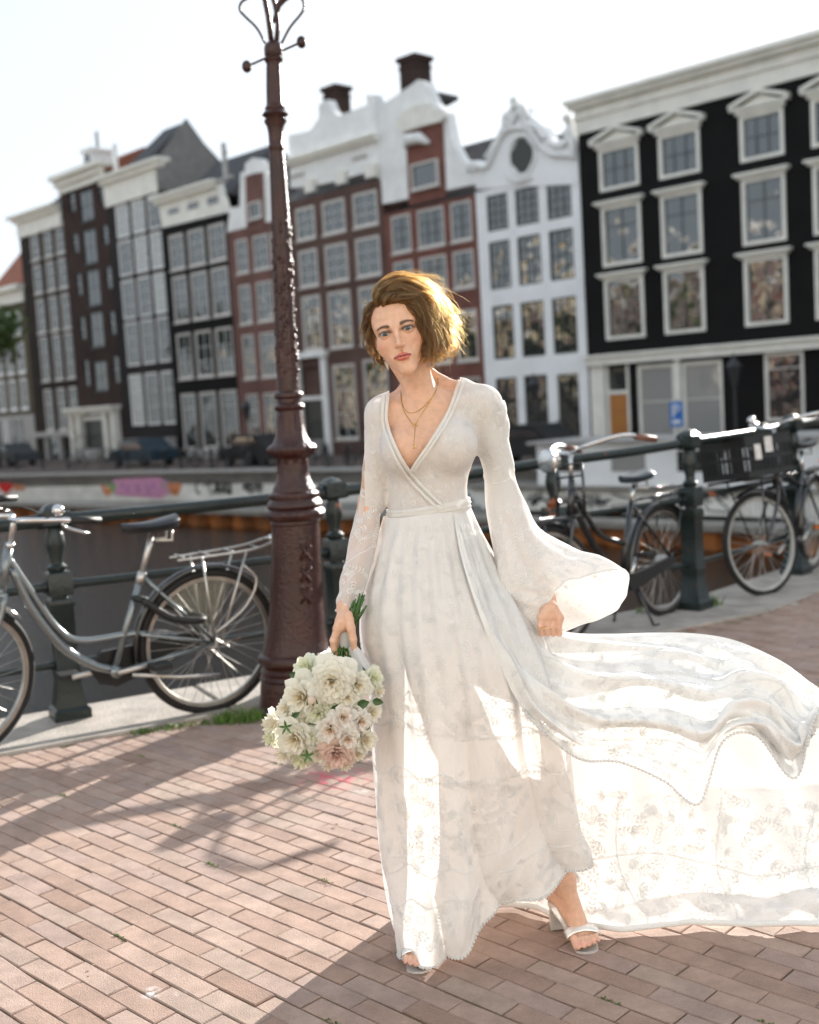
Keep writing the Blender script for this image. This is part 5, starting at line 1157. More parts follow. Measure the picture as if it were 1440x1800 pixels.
# the crate rests on the front carrier: a thing of its own
M_CRATE = mat('black_plastic_crate', (.008, .0075, .007), .5, noise=.3, nscale=20)
cx0, cx1, cy_, z0, z1 = .94, 1.36, .20, .79, 1.06
cr = empty('plastic_crate', TS((1.05, 0, z0))); tag(cr, 'black slatted plastic crate with two white stickers on the front carrier', 'crate')
def cbox(mb, x0, x1, y0, y1, a, b_):
    mb.add([TS((x, y, z)) for z in (a, b_) for y in (y0, y1) for x in (x0, x1)], [(0, 2, 3, 1), (4, 5, 7, 6), (0, 1, 5, 4), (2, 6, 7, 3), (0, 4, 6, 2), (1, 3, 7, 5)])
mb = MB(); cbox(mb, cx0, cx1, -cy_, cy_, z0, z0+.012); mb.build('bottom', M_CRATE, cr)
for (x0, x1, y0, y1, long_) in ((cx0, cx1, -cy_, -cy_+.01, 1), (cx0, cx1, cy_-.01, cy_, 1), (cx0, cx0+.01, -cy_+.01, cy_-.01, 0), (cx1-.01, cx1, -cy_+.01, cy_-.01, 0)):
    mb = MB(); n_ = 12 if long_ else 10
    cbox(mb, x0, x1, y0, y1, z1-.07, z1); cbox(mb, x0, x1, y0, y1, z0+.012, z0+.04); cbox(mb, x0, x1, y0, y1, z0+.115, z0+.135)
    for k in range(n_+1):
        if long_: xx = x0+(x1-x0)*k/n_; cbox(mb, max(x0, xx-.009), min(x1, xx+.009), y0+.001, y1-.001, z0+.04, z1-.07)
        else: yy = y0+(y1-y0)*k/n_; cbox(mb, x0+.001, x1-.001, max(y0, yy-.009), min(y1, yy+.009), z0+.04, z1-.07)
    if long_:
        sg = -.004 if y0 < 0 else .004; cbox(mb, x0-.004, x1+.004, min(y0, y0+sg), max(y1, y1+sg), z1-.016, z1)
    mb.build('side_panel', M_CRATE, cr)
M_STK = mat('white_sticker', (.7, .68, .66), .5, noise=.3, nscale=60)
for x0, x1, a, b_ in ((.50, .62, .10, .20), (.22, .40, .10, .23)):
    pass
for s_, (xa, xb, za, zb_) in ((1, (1.23, 1.29, .90, 1.0)), (1, (1.12, 1.19, .94, 1.04))):
    for yy in (-cy_-.007,):
        mb = MB(); cxm, czm = (xa+xb)/2, (za+zb_)/2; pts = [(cxm+(xb-xa)/2*math.cos(t), czm+(zb_-za)/2*math.sin(t)) for t in np.linspace(0, 6.28, 13)[:-1]] if xa < 1.2 else [(xa, za), (xb, za), (xb, zb_), (xa, zb_)]
        mb.prism([TS((x, yy, z)) for x, z in pts], (0, 0, 0), TS((0, .002, 0))-TS((0, 0, 0))); mb.build('sticker', M_STK, cr)
for yy in (cy_+.007,):
    for xa, xb, za, zb_ in ((1.23, 1.29, .90, 1.0), (1.12, 1.19, .94, 1.04)):
        mb = MB(); cbox(mb, xa, xb, yy, yy+.002, za, zb_); mb.build('sticker', M_STK, cr)
# ================================================================== signed-distance modelling for the bride's body
BY = 2.86                      # her distance from the camera
def rotm(rx=0, ry=0, rz=0): return np.array(Matrix.Rotation(rz, 3, 'Z') @ Matrix.Rotation(ry, 3, 'Y') @ Matrix.Rotation(rx, 3, 'X'))
class Field:
    def __init__(s, lo, hi, h):
        s.lo = np.array(lo, float); s.h = h; n = np.ceil((np.array(hi)-s.lo)/h).astype(int)+1; s.n = n
        s.ax = [s.lo[i]+h*np.arange(n[i]) for i in range(3)]; s.D = np.full(n, .2, np.float32)
    def op(s, fn, c, rad, k=0.0, mode='add'):
        """apply a primitive near its centre; c,rad: bounding sphere"""
        c = np.array(c, float); m = rad+k*2+.012; i0 = np.clip(np.floor((c-m-s.lo)/s.h).astype(int), 0, s.n); i1 = np.clip(np.ceil((c+m-s.lo)/s.h).astype(int)+1, 0, s.n)
        if np.any(i1 <= i0): return
        sl = tuple(slice(a, b) for a, b in zip(i0, i1)); X = np.meshgrid(*[s.ax[i][sl[i]] for i in range(3)], indexing='ij'); P = np.stack(X, -1)
        d = fn(P).astype(np.float32); D = s.D[sl]
        if mode == 'add':
            if k: h = np.clip(.5+.5*(D-d)/k, 0, 1); s.D[sl] = D*(1-h)+d*h-k*h*(1-h)
            else: s.D[sl] = np.minimum(D, d)
        else:
            if k: h = np.clip(.5-.5*(D+d)/k, 0, 1); s.D[sl] = D*(1-h)-d*h+k*h*(1-h)
            else: s.D[sl] = np.maximum(D, -d)
def ell(c, r, Rt=None):
    c = np.array(c, float); r = np.array(r, float)
    def f(P):
        q = P-c
        if Rt is not None: q = q @ Rt
        k0 = np.linalg.norm(q/r, axis=-1); k1 = np.linalg.norm(q/(r*r), axis=-1)+1e-9; return k0*(k0-1)/k1
    return f
def cap(a, b, ra, rb):
    a = np.array(a, float); b = np.array(b, float); ab = b-a; L = ab @ ab
    def f(P):
        t = np.clip(((P-a) @ ab)/L, 0, 1); return np.linalg.norm(P-a-t[..., None]*ab, axis=-1)-(ra+(rb-ra)*t)
    return f
def add_ell(F, c, r, k=.01, Rt=None, mode='add'): F.op(ell(c, r, Rt), c, max(r), k, mode)
def add_cap(F, a, b, ra, rb, k=.01, mode='add'):
    a, b = np.array(a, float), np.array(b, float); F.op(cap(a, b, ra, rb), (a+b)/2, np.linalg.norm(b-a)/2+max(ra, rb), k, mode)
def nets(F, iso=0.0, keep=None):
    """naive surface nets -> vertices, quads"""
    D = F.D-iso; S_ = D < 0; nx, ny, nz = D.shape
    c = np.zeros((nx-1, ny-1, nz-1), np.int8)
    for i in (0, 1):
        for j in (0, 1):
            for k in (0, 1): c += S_[i:nx-1+i, j:ny-1+j, k:nz-1+k]
    act = (c > 0) & (c < 8); I = np.argwhere(act); idx = np.full(act.shape, -1, np.int64); idx[act] = np.arange(len(I))
    acc = np.zeros((len(I), 3)); cnt = np.zeros(len(I)); cr = [(i, j, k) for i in (0, 1) for j in (0, 1) for k in (0, 1)]
    for a in cr:
        for ax in range(3):
            if a[ax]: continue
            b = list(a); b[ax] = 1
            da = D[I[:, 0]+a[0], I[:, 1]+a[1], I[:, 2]+a[2]]; db = D[I[:, 0]+b[0], I[:, 1]+b[1], I[:, 2]+b[2]]
            m = (da < 0) != (db < 0); t = np.where(m, da/np.where(m, da-db, 1), 0); p = np.array(a, float)[None].repeat(len(I), 0); p[:, ax] += t
            acc[m] += p[m]; cnt[m] += 1
    V = F.lo+F.h*(I+acc/np.maximum(cnt, 1)[:, None]); Q = []
    for ax in range(3):
        u, v = [(1, 2), (2, 0), (0, 1)][ax]
        s0 = [slice(1, -1)]*3; s1 = [slice(1, -1)]*3; s0[ax] = slice(0, -1); s1[ax] = slice(1, None)
        A = S_[tuple(s0)]; B = S_[tuple(s1)]; e = np.argwhere(A != B); off = np.array([1, 1, 1]); off[ax] = 0; g = e+off
        ins = A[tuple(e.T)]
        def id_(du, dv): q = g.copy(); q[:, u] -= du; q[:, v] -= dv; return idx[tuple(q.T)]
        q4 = np.stack([id_(1, 1), id_(0, 1), id_(0, 0), id_(1, 0)], 1); q4[~ins] = q4[~ins][:, ::-1]; Q.append(q4)
    Q = np.concatenate(Q); Q = Q[(Q >= 0).all(1)]
    if keep is not None:
        kv = keep(V); Q = Q[kv[Q].all(1)]; use = np.unique(Q); mp_ = np.full(len(V), -1); mp_[use] = np.arange(len(use)); V = V[use]; Q = mp_[Q]
    return V, Q
def smooth_verts(V, Q, it=2, lam=.5):
    E_ = np.concatenate([Q[:, [0, 1]], Q[:, [1, 2]], Q[:, [2, 3]], Q[:, [3, 0]]])
    for _ in range(it):
        A = np.zeros_like(V); n = np.zeros(len(V))
        np.add.at(A, E_[:, 0], V[E_[:, 1]]); np.add.at(n, E_[:, 0], 1); np.add.at(A, E_[:, 1], V[E_[:, 0]]); np.add.at(n, E_[:, 1], 1)
        V = V*(1-lam)+lam*A/np.maximum(n, 1)[:, None]
    return V
def raw_mesh(name, V, Q, mat_, parent=None, colors=None):
    me = bpy.data.meshes.new(name); me.vertices.add(len(V)); me.vertices.foreach_set('co', np.asarray(V, np.float32).ravel())
    Q = np.asarray(Q); m = Q.shape[1]; me.loops.add(len(Q)*m); me.loops.foreach_set('vertex_index', Q.ravel().astype(np.int32))
    me.polygons.add(len(Q)); me.polygons.foreach_set('loop_start', np.arange(0, len(Q)*m, m, dtype=np.int32)); me.update(calc_edges=True)
    me.polygons.foreach_set('use_smooth', [True]*len(Q)); me.materials.append(mat_)
    if colors is not None:
        a = me.color_attributes.new('tone', 'FLOAT_COLOR', 'POINT'); c4_ = np.ones((len(V), 4), np.float32); c4_[:, :3] = colors; a.data.foreach_set('color', c4_.ravel())
    me.validate(); return link(name, me, parent)

# ------------------------------------------------------------------ materials of the figure
def skin_mat():
    m = bpy.data.materials.new('skin'); m.use_nodes = True; nt = m.node_tree; b = nt.nodes['Principled BSDF']
    a = nt.nodes.new('ShaderNodeVertexColor'); a.layer_name = 'tone'; nt.links.new(a.outputs['Color'], b.inputs['Base Color'])
    b.inputs['Roughness'].default_value = .48; b.inputs['Subsurface Weight'].default_value = .22; b.inputs['Subsurface Radius'].default_value = (1, .35, .2); b.inputs['Subsurface Scale'].default_value = .008
    b.inputs['Specular IOR Level'].default_value = .4
    g0 = nt.nodes.new('ShaderNodeNewGeometry'); n0 = nt.nodes.new('ShaderNodeTexNoise'); n0.inputs['Scale'].default_value = 75; n0.inputs['Detail'].default_value = 6; nt.links.new(g0.outputs['Position'], n0.inputs['Vector'])
    r0 = nt.nodes.new('ShaderNodeMapRange'); r0.inputs[1].default_value = .3; r0.inputs[2].default_value = .7; r0.inputs[3].default_value = .88; r0.inputs[4].default_value = 1.06; nt.links.new(n0.outputs['Fac'], r0.inputs[0])
    v0 = nt.nodes.new('ShaderNodeVectorMath'); v0.operation = 'SCALE'; nt.links.new(a.outputs['Color'], v0.inputs[0]); nt.links.new(r0.outputs[0], v0.inputs['Scale']); nt.links.new(v0.outputs[0], b.inputs['Base Color'])
    g = nt.nodes.new('ShaderNodeNewGeometry'); n = nt.nodes.new('ShaderNodeTexNoise'); n.inputs['Scale'].default_value = 900; nt.links.new(g.outputs['Position'], n.inputs['Vector'])
    bp = nt.nodes.new('ShaderNodeBump'); bp.inputs['Strength'].default_value = .12; bp.inputs['Distance'].default_value = .0006; nt.links.new(n.outputs['Fac'], bp.inputs['Height']); nt.links.new(bp.outputs[0], b.inputs['Normal'])
    return m
M_SKIN = skin_mat(); SKIN = np.array([.76, .47, .335])
def cloth_mat(name, col=(.86, .85, .82), trans=.45, alpha=1.0, bump=.25, bscale=170, rough=.75):
    m = bpy.data.materials.new(name); m.use_nodes = True; nt = m.node_tree; out = nt.nodes['Material Output']; nt.nodes.remove(nt.nodes['Principled BSDF'])
    d = nt.nodes.new('ShaderNodeBsdfDiffuse'); d.inputs['Color'].default_value = (*col, 1); t = nt.nodes.new('ShaderNodeBsdfTranslucent'); t.inputs['Color'].default_value = (*[c*.98 for c in col], 1)
    mx = nt.nodes.new('ShaderNodeMixShader'); mx.inputs[0].default_value = trans; nt.links.new(d.outputs[0], mx.inputs[1]); nt.links.new(t.outputs[0], mx.inputs[2]); last = mx.outputs[0]
    g = nt.nodes.new('ShaderNodeNewGeometry'); n = nt.nodes.new('ShaderNodeTexNoise'); n.inputs['Scale'].default_value = bscale; n.inputs['Detail'].default_value = 4; nt.links.new(g.outputs['Position'], n.inputs['Vector'])
    n2 = nt.nodes.new('ShaderNodeTexNoise'); n2.inputs['Scale'].default_value = 28; n2.inputs['Detail'].default_value = 3; nt.links.new(g.outputs['Position'], n2.inputs['Vector'])
    ad = nt.nodes.new('ShaderNodeMath'); ad.operation = 'ADD'; nt.links.new(n.outputs['Fac'], ad.inputs[0]); nt.links.new(n2.outputs['Fac'], ad.inputs[1])
    bp = nt.nodes.new('ShaderNodeBump'); bp.inputs['Strength'].default_value = bump; bp.inputs['Distance'].default_value = .004; nt.links.new(ad.outputs[0], bp.inputs['Height'])
    nt.links.new(bp.outputs[0], d.inputs['Normal']); nt.links.new(bp.outputs[0], t.inputs['Normal'])
    if alpha < 1:
        tr = nt.nodes.new('ShaderNodeBsdfTransparent'); m2 = nt.nodes.new('ShaderNodeMixShader')
        lw = nt.nodes.new('ShaderNodeLayerWeight'); lw.inputs[0].default_value = .5
        mr = nt.nodes.new('ShaderNodeMapRange'); mr.inputs[1].default_value = 0; mr.inputs[2].default_value = .8; mr.inputs[3].default_value = alpha; mr.inputs[4].default_value = min(1, alpha+.35); nt.links.new(lw.outputs['Facing'], mr.inputs[0])
        nt.links.new(mr.outputs[0], m2.inputs[0]); nt.links.new(tr.outputs[0], m2.inputs[1]); nt.links.new(last, m2.inputs[2]); last = m2.outputs[0]
    nt.links.new(last, out.inputs['Surface']); return m
M_DRESS = cloth_mat('ivory_dress_fabric', (.89, .89, .88), .27, 1.0); M_SHEER = cloth_mat('sheer_sleeve_net', (.90, .88, .87), .3, .66)
M_TRAIN = cloth_mat('train_fabric', (.89, .89, .88), .20, 1.0); M_LACE = cloth_mat('white_embroidery', (.95, .95, .945), .42, 1.0, bump=.5, bscale=500); M_BIND = cloth_mat('white_binding', (.88, .87, .85), .25, 1.0)

bride = empty('person', (.17, 2.84, 0)); tag(bride, 'woman with a short wavy blond bob in a long white lace wedding dress', 'person')

# ------------------------------------------------------------------ head
HC = at(702, 583, 2.765)+np.array([0, .078, 0]); HR = rotm(rx=R(-1), ry=R(-11.3), rz=R(-5.5)) # local x: her left, y: to the back, z: up
HS = .93
def H(p): return HC+HR @ (np.array(p, float)*HS)
def head_field(F):
    Rt = HR
    E = lambda c, r, k=.01, mode='add', rt=None: add_ell(F, H(c), np.array(r)*HS, k, Rt if rt is None else Rt @ rt, mode)
    C_ = lambda a, b, ra, rb, k=.01, mode='add': add_cap(F, H(a), H(b), ra*HS, rb*HS, k, mode)
    E((0, .030, .038), (.070, .088, .082), .001)
    E((0, -.035, .030), (.060, .044, .062), .02)             # forehead
    E((0, -.030, -.028), (.0535, .050, .056), .02)            # mid face
    for s_ in (-1, 1):
        E((s_*.036, -.045, -.030), (.024, .026, .024), .018)  # cheekbones
        C_((s_*.044, -.002, -.043), (s_*.012+.003, -.060, -.097), .013, .010, .022)  # jaw line
        E((s_*.022, -.052, -.056), (.016, .018, .022), .016)
    E((0, -.052, -.078), (.022, .022, .024), .018)
    E((.004, -.064, -.099), (.0130, .012, .012), .016)           # chin
    E((0, -.068, -.062), (.022, .014, .018), .014)            # muzzle
    for s_ in (-1, 1):
        C_((s_*.012, -.0765, .017), (s_*.044, -.060, .021), .0075, .006, .014)   # brow ridge
        E((s_*.0305, -.0835, .0005), (.0185, .0125, .0105), .008, 'sub')         # eye socket
    # nose
    C_((0, -.078, .012), (0, -.0880, -.014), .0062, .0058, .010); C_((0, -.0880, -.014), (0, -.0965, -.034), .0056, .0068, .007)
    E((0, -.0965, -.0362), (.0070, .0072, .0056), .006)
    for s_ in (-1, 1):
        E((s_*.0090, -.0875, -.0380), (.0052, .0078, .0053), .005)
        E((s_*.0058, -.0935, -.0447), (.0028, .0048, .0026), .0015, 'sub')
    E((0, -.0815, -.051), (.0030, .0045, .0075), .004, 'sub')     # philtrum
    # lips
    for s_ in (-1, 1):
        C_((s_*.0045, -.0862, -.0600), (s_*.0240, -.0735, -.0648), .0038, .0013, .005)
    C_((-.0085, -.0855, -.0695), (.0085, -.0855, -.0695), .0056, .0056, .0045)
    for s_ in (-1, 1): C_((s_*.0085, -.0850, -.0690), (s_*.0225, -.0740, -.0658), .0048, .0014, .004)
    for s_ in (-1, 1): C_((0, -.0915, -.0642), (s_*.0215, -.0770, -.0656), .0017, .0005, .0010, 'sub')
    C_((-.010, -.0815, -.0785), (.010, -.0815, -.0785), .0045, .0045, .006, 'sub')
    # eyelids: a shell round the eyeball, opened as an almond
    for s_ in (-1, 1):
        ec = (s_*.0305, -.0700, .0005); E(ec, (.0136, .0136, .0130), .004)
        q = rotm(ry=R(s_*-4))
        E((s_*.0305, -.0840, .0002), (.0122, .0125, .0041), .0008, 'sub', q)
        C_((s_*.018, -.0800, .0082), (s_*.042, -.0765, .0080), .0007, .0006, .0010, 'sub')   # crease
    # ears
    for s_ in (-1, 1):
        E((s_*.0655, .014, -.008), (.006, .015, .025), .006, rt=rotm(rz=R(s_*-20))); E((s_*.071, .012, -.006), (.0035, .008, .015), .003, 'sub', rt=rotm(rz=R(s_*-20)))
# torso joints
NK0, NK1 = H((.010, .030, -.075)), at(752, 724, 2.905)
SHL, SHR = at(676, 729, 2.895), at(848, 712, 2.895)
CH, WA, HP = at(752, 775, 2.90), at(753, 885, 2.90), at(770, 1010, 2.91)
def torso_field(F):
    add_cap(F, NK0, NK1, .0355, .042, .02); add_ell(F, CH, (.118, .078, .12), .03); add_ell(F, WA, (.093, .070, .12), .05); add_ell(F, HP, (.142, .098, .12), .06)
    add_cap(F, SHL, SHR, .036, .038, .04)
    for q in ([at(756, 655, 2.93), at(778, 676, 2.93), at(812, 688, 2.92), SHR], [at(716, 672, 2.93), at(708, 696, 2.93), at(690, 712, 2.92), SHL]):
        for a_, b_, ra_, rb_ in zip(q[:-1], q[1:], (.014, .017, .022), (.017, .022, .032)): add_cap(F, a_, b_, ra_, rb_, .022)
    for a in (at(712, 790, 2.832), at(797, 783, 2.832)): add_ell(F, a, (.052, .045, .052), .035)
    # collar bones, hollow of the throat, neck tendons
    for sg, sh in ((-1, SHL), (1, SHR)):
        a = NK1+np.array([sg*.014, -.052, -.006]); b = sh+np.array([-sg*.02, -.030, .028]); add_cap(F, a, (a+b)/2+np.array([0, -.004, -.002]), .0052, .0055, .012); add_cap(F, (a+b)/2+np.array([0, -.004, -.002]), b, .0055, .005, .012)
        add_cap(F, H((sg*.045, .03, -.055)), NK1+np.array([sg*.012, -.046, -.004]), .010, .0065, .014)
    # upper arms
    add_cap(F, SHL, ELL, .038, .030, .02); add_cap(F, SHR, ELR, .038, .030, .02)
ELL, WRL = at(652, 885, 2.91), at(607, 1068, 2.80)
ELR, WRR = at(893, 880, 2.93), at(962, 1052, 2.84)
zc_ = H((0, 0, -.098))[2]
F1 = Field(H((0, .01, -.0))-np.array([.115, .135, .155]), H((0, .01, 0))+np.array([.115, .135, .145]), .00135); head_field(F1); torso_field(F1)
V1, Q1 = nets(F1, keep=lambda V: V[:, 2] > zc_-.03); V1 = smooth_verts(V1, Q1, 1, .35)
# arms, legs, torso at a coarser grid
F2 = Field((-.14, 2.66, .85), (.56, 3.10, zc_+.01), .004); torso_field(F2)
V2, Q2 = nets(F2, keep=lambda V: V[:, 2] < zc_-.020)
V2 = smooth_verts(V2, Q2, 2, .4)
def tuck(V, w):   # slip the two neck rims under one another so that no step shows
    ax_ = NK0+(NK1-NK0)*(((V-NK0) @ (NK1-NK0))/((NK1-NK0) @ (NK1-NK0)))[:, None]; d = V-ax_; d[:, 2] = 0; d /= np.linalg.norm(d, axis=1)[:, None]+1e-9; return V-d*w[:, None]
V2 = tuck(V2, np.clip((V2[:, 2]-(zc_-.027))/.004, 0, 1)*.0006); V1 = tuck(V1, np.clip(((zc_-.026)-V1[:, 2])/.004, 0, 1)*.0006)
F3 = Field((-.25, 2.6, .7), (.7, 3.15, 1.45), .005)
add_cap(F3, SHL, ELL, .037, .030, .01); add_cap(F3, ELL, WRL, .031, .0195, .012); add_cap(F3, SHR, ELR, .037, .030, .01); add_cap(F3, ELR, WRR, .031, .020, .012)
V3, Q3 = nets(F3); V3 = smooth_verts(V3, Q3, 2, .4)
KNL, ANL = at(722, 1370, 2.86), at(742, 1628, 2.93)
KNR, ANR = at(905, 1330, 2.80), at(990, 1546, 2.885)
F4 = Field((-.15, 2.6, .0), (.6, 3.1, 1.06), .005)
for hp, kn, an in ((HP+np.array([-.075, 0, -.04]), KNL, ANL), (HP+np.array([.075, 0, -.04]), KNR, ANR)):
    add_cap(F4, hp, kn, .078, .050, .03); add_cap(F4, kn, an, .046, .026, .03); add_cap(F4, kn+(an-kn)*.1, kn+(an-kn)*.55, .044, .030, .03)
V4, Q4 = nets(F4); V4 = smooth_verts(V4, Q4, 2, .4)
# ---- feet in raised sandals
def foot(F, an, ball, toe_dir, side, show=True):
    heel = an+np.array([-.018, .028, -.046]) if side < 0 else an+np.array([0, .026, -.060]); add_cap(F, an, heel, .026, .021, .02); add_cap(F, an+np.array([0, -.01, .0]), ball+np.array([0, .02, .012]), .025, .019, .02); add_cap(F, heel, ball, .021, .016, .02)
    lat = np.array([toe_dir[1], -toe_dir[0], 0]); lat /= np.linalg.norm(lat)
    add_cap(F, ball-lat*.024, ball+lat*.024, .0165, .0165, .014)
    tips = []
    for k in range(5):
        u = (k-2)/2*side; r_ = [.0105, .0078, .0073, .0068, .0064][k] if side > 0 else [.0105, .0078, .0073, .0068, .0064][k]
        x = (-.027+.0135*k+(.004 if k else 0))*side; L = [.046, .047, .043, .037, .030][k]
        a = ball+lat*x*1.02+toe_dir*.006; m_ = a+toe_dir*L*.55+np.array([0, 0, .004]); b = a+toe_dir*L; b[2] = max(b[2], r_*.9)
        add_cap(F, a, m_, r_*1.05, r_*.95, .006); add_cap(F, m_, b, r_*.95, r_, .003); tips.append((b, r_))
    return heel, tips, lat
td = np.array([.12, -.99, -.10]); td /= np.linalg.norm(td)
BLR = ground(1022, 1652); BLR = np.array([BLR[0], 2.835, .026]); SIDER = 1
F5 = Field((.22, 2.70, -.005), (.48, 3.0, .22), .0018); add_cap(F5, ANR+(KNR-ANR)*.25, ANR, .031, .0265, .01); hlR, tipR, latR = foot(F5, ANR, BLR, td, -1)
V5, Q5 = nets(F5); V5 = smooth_verts(V5, Q5, 1, .4)
BLL = np.array([*ground(738, 1676)[:2], .024]); BLL[1] = 2.785; tdl = np.array([-.10, -.99, -.08]); tdl /= np.linalg.norm(tdl)
F6 = Field((-.16, 2.70, -.005), (.12, 3.02, .2), .0018); add_cap(F6, ANL+(KNL-ANL)*.2, ANL, .03, .0265, .01); hlL, tipL, latL = foot(F6, ANL, BLL, tdl, 1)
V6, Q6 = nets(F6); V6 = smooth_verts(V6, Q6, 1, .4)
# ---- hands
def chain(F, pts, radii, k=.004):
    for a, b, ra, rb in zip(pts[:-1], pts[1:], radii[:-1], radii[1:]): add_cap(F, a, b, ra, rb, k)
# her right hand round the bouquet stems (left in the picture), back of the hand to the camera
HY = 2.755
F7 = Field(at(560, 1175, HY-.07), at(650, 1040, HY+.12), .0014) if 0 else Field((-.26, 2.66, .70), (-.10, 2.88, .98), .0015)
W7 = WRL; kn_ = [at(594, 1104, HY), at(599, 1106, HY+.018), at(606, 1108, HY+.034), at(613, 1108, HY+.046)]
pm = at(606, 1092, HY+.012)
add_cap(F7, W7+(ELL-W7)*.18, W7, .0215, .0185, .01); add_cap(F7, W7, pm, .0185, .021, .014)
for q in kn_: add_cap(F7, pm, q, .016, .0125, .012)
fing = [  # index hangs down the near side, the others curl round behind
    ([kn_[0], at(586, 1126, HY-.006), at(587, 1141, HY-.002), at(592, 1152, HY+.006)], [.0095, .0085, .0075, .0062]),
    ([kn_[1], at(590, 1128, HY+.012), at(593, 1146, HY+.022), at(602, 1152, HY+.030)], [.0095, .0085, .0075, .0062]),
    ([kn_[2], at(598, 1132, HY+.030), at(604, 1146, HY+.042), at(613, 1148, HY+.046)], [.0092, .0082, .0072, .006]),
    ([kn_[3], at(607, 1132, HY+.046), at(613, 1142, HY+.054), at(620, 1143, HY+.052)], [.0085, .0075, .0066, .0056]),
    ([at(611, 1082, HY-.0), at(617, 1104, HY-.012), at(621, 1124, HY-.014), at(623, 1143, HY-.008)], [.0130, .0105, .0090, .0070])]
for p_, r_ in fing: chain(F7, p_, r_, .004)
V7, Q7 = nets(F7); V7 = smooth_verts(V7, Q7, 1, .4)
# her left hand (right in the picture) gathers the skirt
GY = 2.80; F8 = Field((.27, 2.70, .78), (.48, 2.93, 1.0), .0018)
add_cap(F8, WRR+(ELR-WRR)*.15, WRR, .022, .019, .01); pm = at(966, 1076, GY); add_cap(F8, WRR, pm, .019, .024, .014)
for k in range(4):
    q = at(952+k*9.5, 1086-k*1, GY-.016+k*.004); add_cap(F8, pm, q, .018, .0115, .01); chain(F8, [q, at(950+k*10.5, 1101+2*(k % 2), GY-.024+k*.003), at(952+k*10.5, 1114, GY-.006), at(958+k*9, 1108, GY+.010)], [.0088, .0080, .0072, .0062], .0018)
chain(F8, [at(972, 1068, GY-.01), at(984, 1086, GY-.016), at(982, 1102, GY-.020)], [.013, .0105, .008])
V8, Q8 = nets(F8); V8 = smooth_verts(V8, Q8, 1, .4)

# one skin mesh with its natural tones
VV, QQ = [], []; n = 0
for V, Q in ((V1, Q1), (V2, Q2), (V3, Q3), (V4, Q4), (V5, Q5), (V6, Q6), (V7, Q7), (V8, Q8)): VV.append(V); QQ.append(Q+n); n += len(V)
VV = np.concatenate(VV); QQ = np.concatenate(QQ); colr = np.tile(SKIN, (len(VV), 1)); n1 = len(V1)
L_ = ((V1-HC) @ HR)/HS      # head-local coordinates
def blend(mask, col): colr[:len(mask)] = colr[:len(mask)]*(1-mask[:, None])+np.array(col)*mask[:, None]
def ga(c, r): return np.exp(-(((L_-np.array(c))/np.array(r))**2).sum(1))
front = (L_[:, 1] < -.045).astype(float)
for s_ in (-1, 1):
    blend(.6*front*ga((s_*.043, -.06, -.030), (.018, .03, .014)), (.66, .27, .18))           # blush
    blend(.28*front*ga((s_*.030, -.07, .010), (.020, .03, .007)), (.50, .26, .17))            # eye shadow
    d = np.sqrt(((L_[:, 0]-s_*.0305)/.0148)**2+((L_[:, 2]-.0008)/.0066)**2); blend(np.clip(1.6-d, 0, 1)**.7*.85*front*(L_[:, 2] > -.001), (.05, .025, .018)); blend(np.clip(1.4-d, 0, 1)*.6*front, (.20, .10, .07))
    # brows
    t = (np.abs(L_[:, 0])-.012)/.037; zb_ = .0150+.0062*np.sin(np.clip(t, 0, 1)*2.2)-.0045*np.clip(t, 0, 1)**2; th = (.0042*(1-.6*np.clip(t, 0, 1))+.0004)*np.clip(.45+t*4, .3, 1)
    mk = np.clip(1.5-np.abs(L_[:, 2]-zb_)/th, 0, 1)*(np.clip((t+.02)*9, 0, 1)*(t < 1.0))*front*(np.sign(L_[:, 0]) == s_); blend(mk*.96, (.085, .042, .022))
blend(.25*front*ga((0, -.098, -.036), (.010, .02, .008)), (.70, .33, .24))
xl = np.abs(L_[:, 0]); up_ = -.0562+.0008*np.clip(xl/.006, 0, 1)-.0086*np.clip((xl-.006)/.019, 0, 1)**1.1; lo_ = -.0762+.0100*np.clip(xl/.0240, 0, 1)**2.2
mk = np.clip((up_-L_[:, 2])/.0009, 0, 1)*np.clip((L_[:, 2]-lo_)/.0010, 0, 1)*np.clip((.0245-xl)/.001, 0, 1)*(L_[:, 1] < -.066); blend(mk*.85, (.60, .13, .10))
mk = np.clip(1.4-np.abs(L_[:, 2]+.0643+.03*xl)/.0019, 0, 1)*(xl < .0225)*(L_[:, 1] < -.066); blend(mk*.85, (.13, .03, .025))
k0 = n1+len(V2)+len(V3)+len(V4)
for tips in (tipR, tipL):
    for b, r_ in tips:
        d = np.linalg.norm(VV-(b+np.array([0, -r_*.5, r_*.8])), axis=1); m_ = (d < r_*.75); colr[m_] = (.78, .42, .34)
body = raw_mesh('body', VV, QQ, M_SKIN, bride, colr)
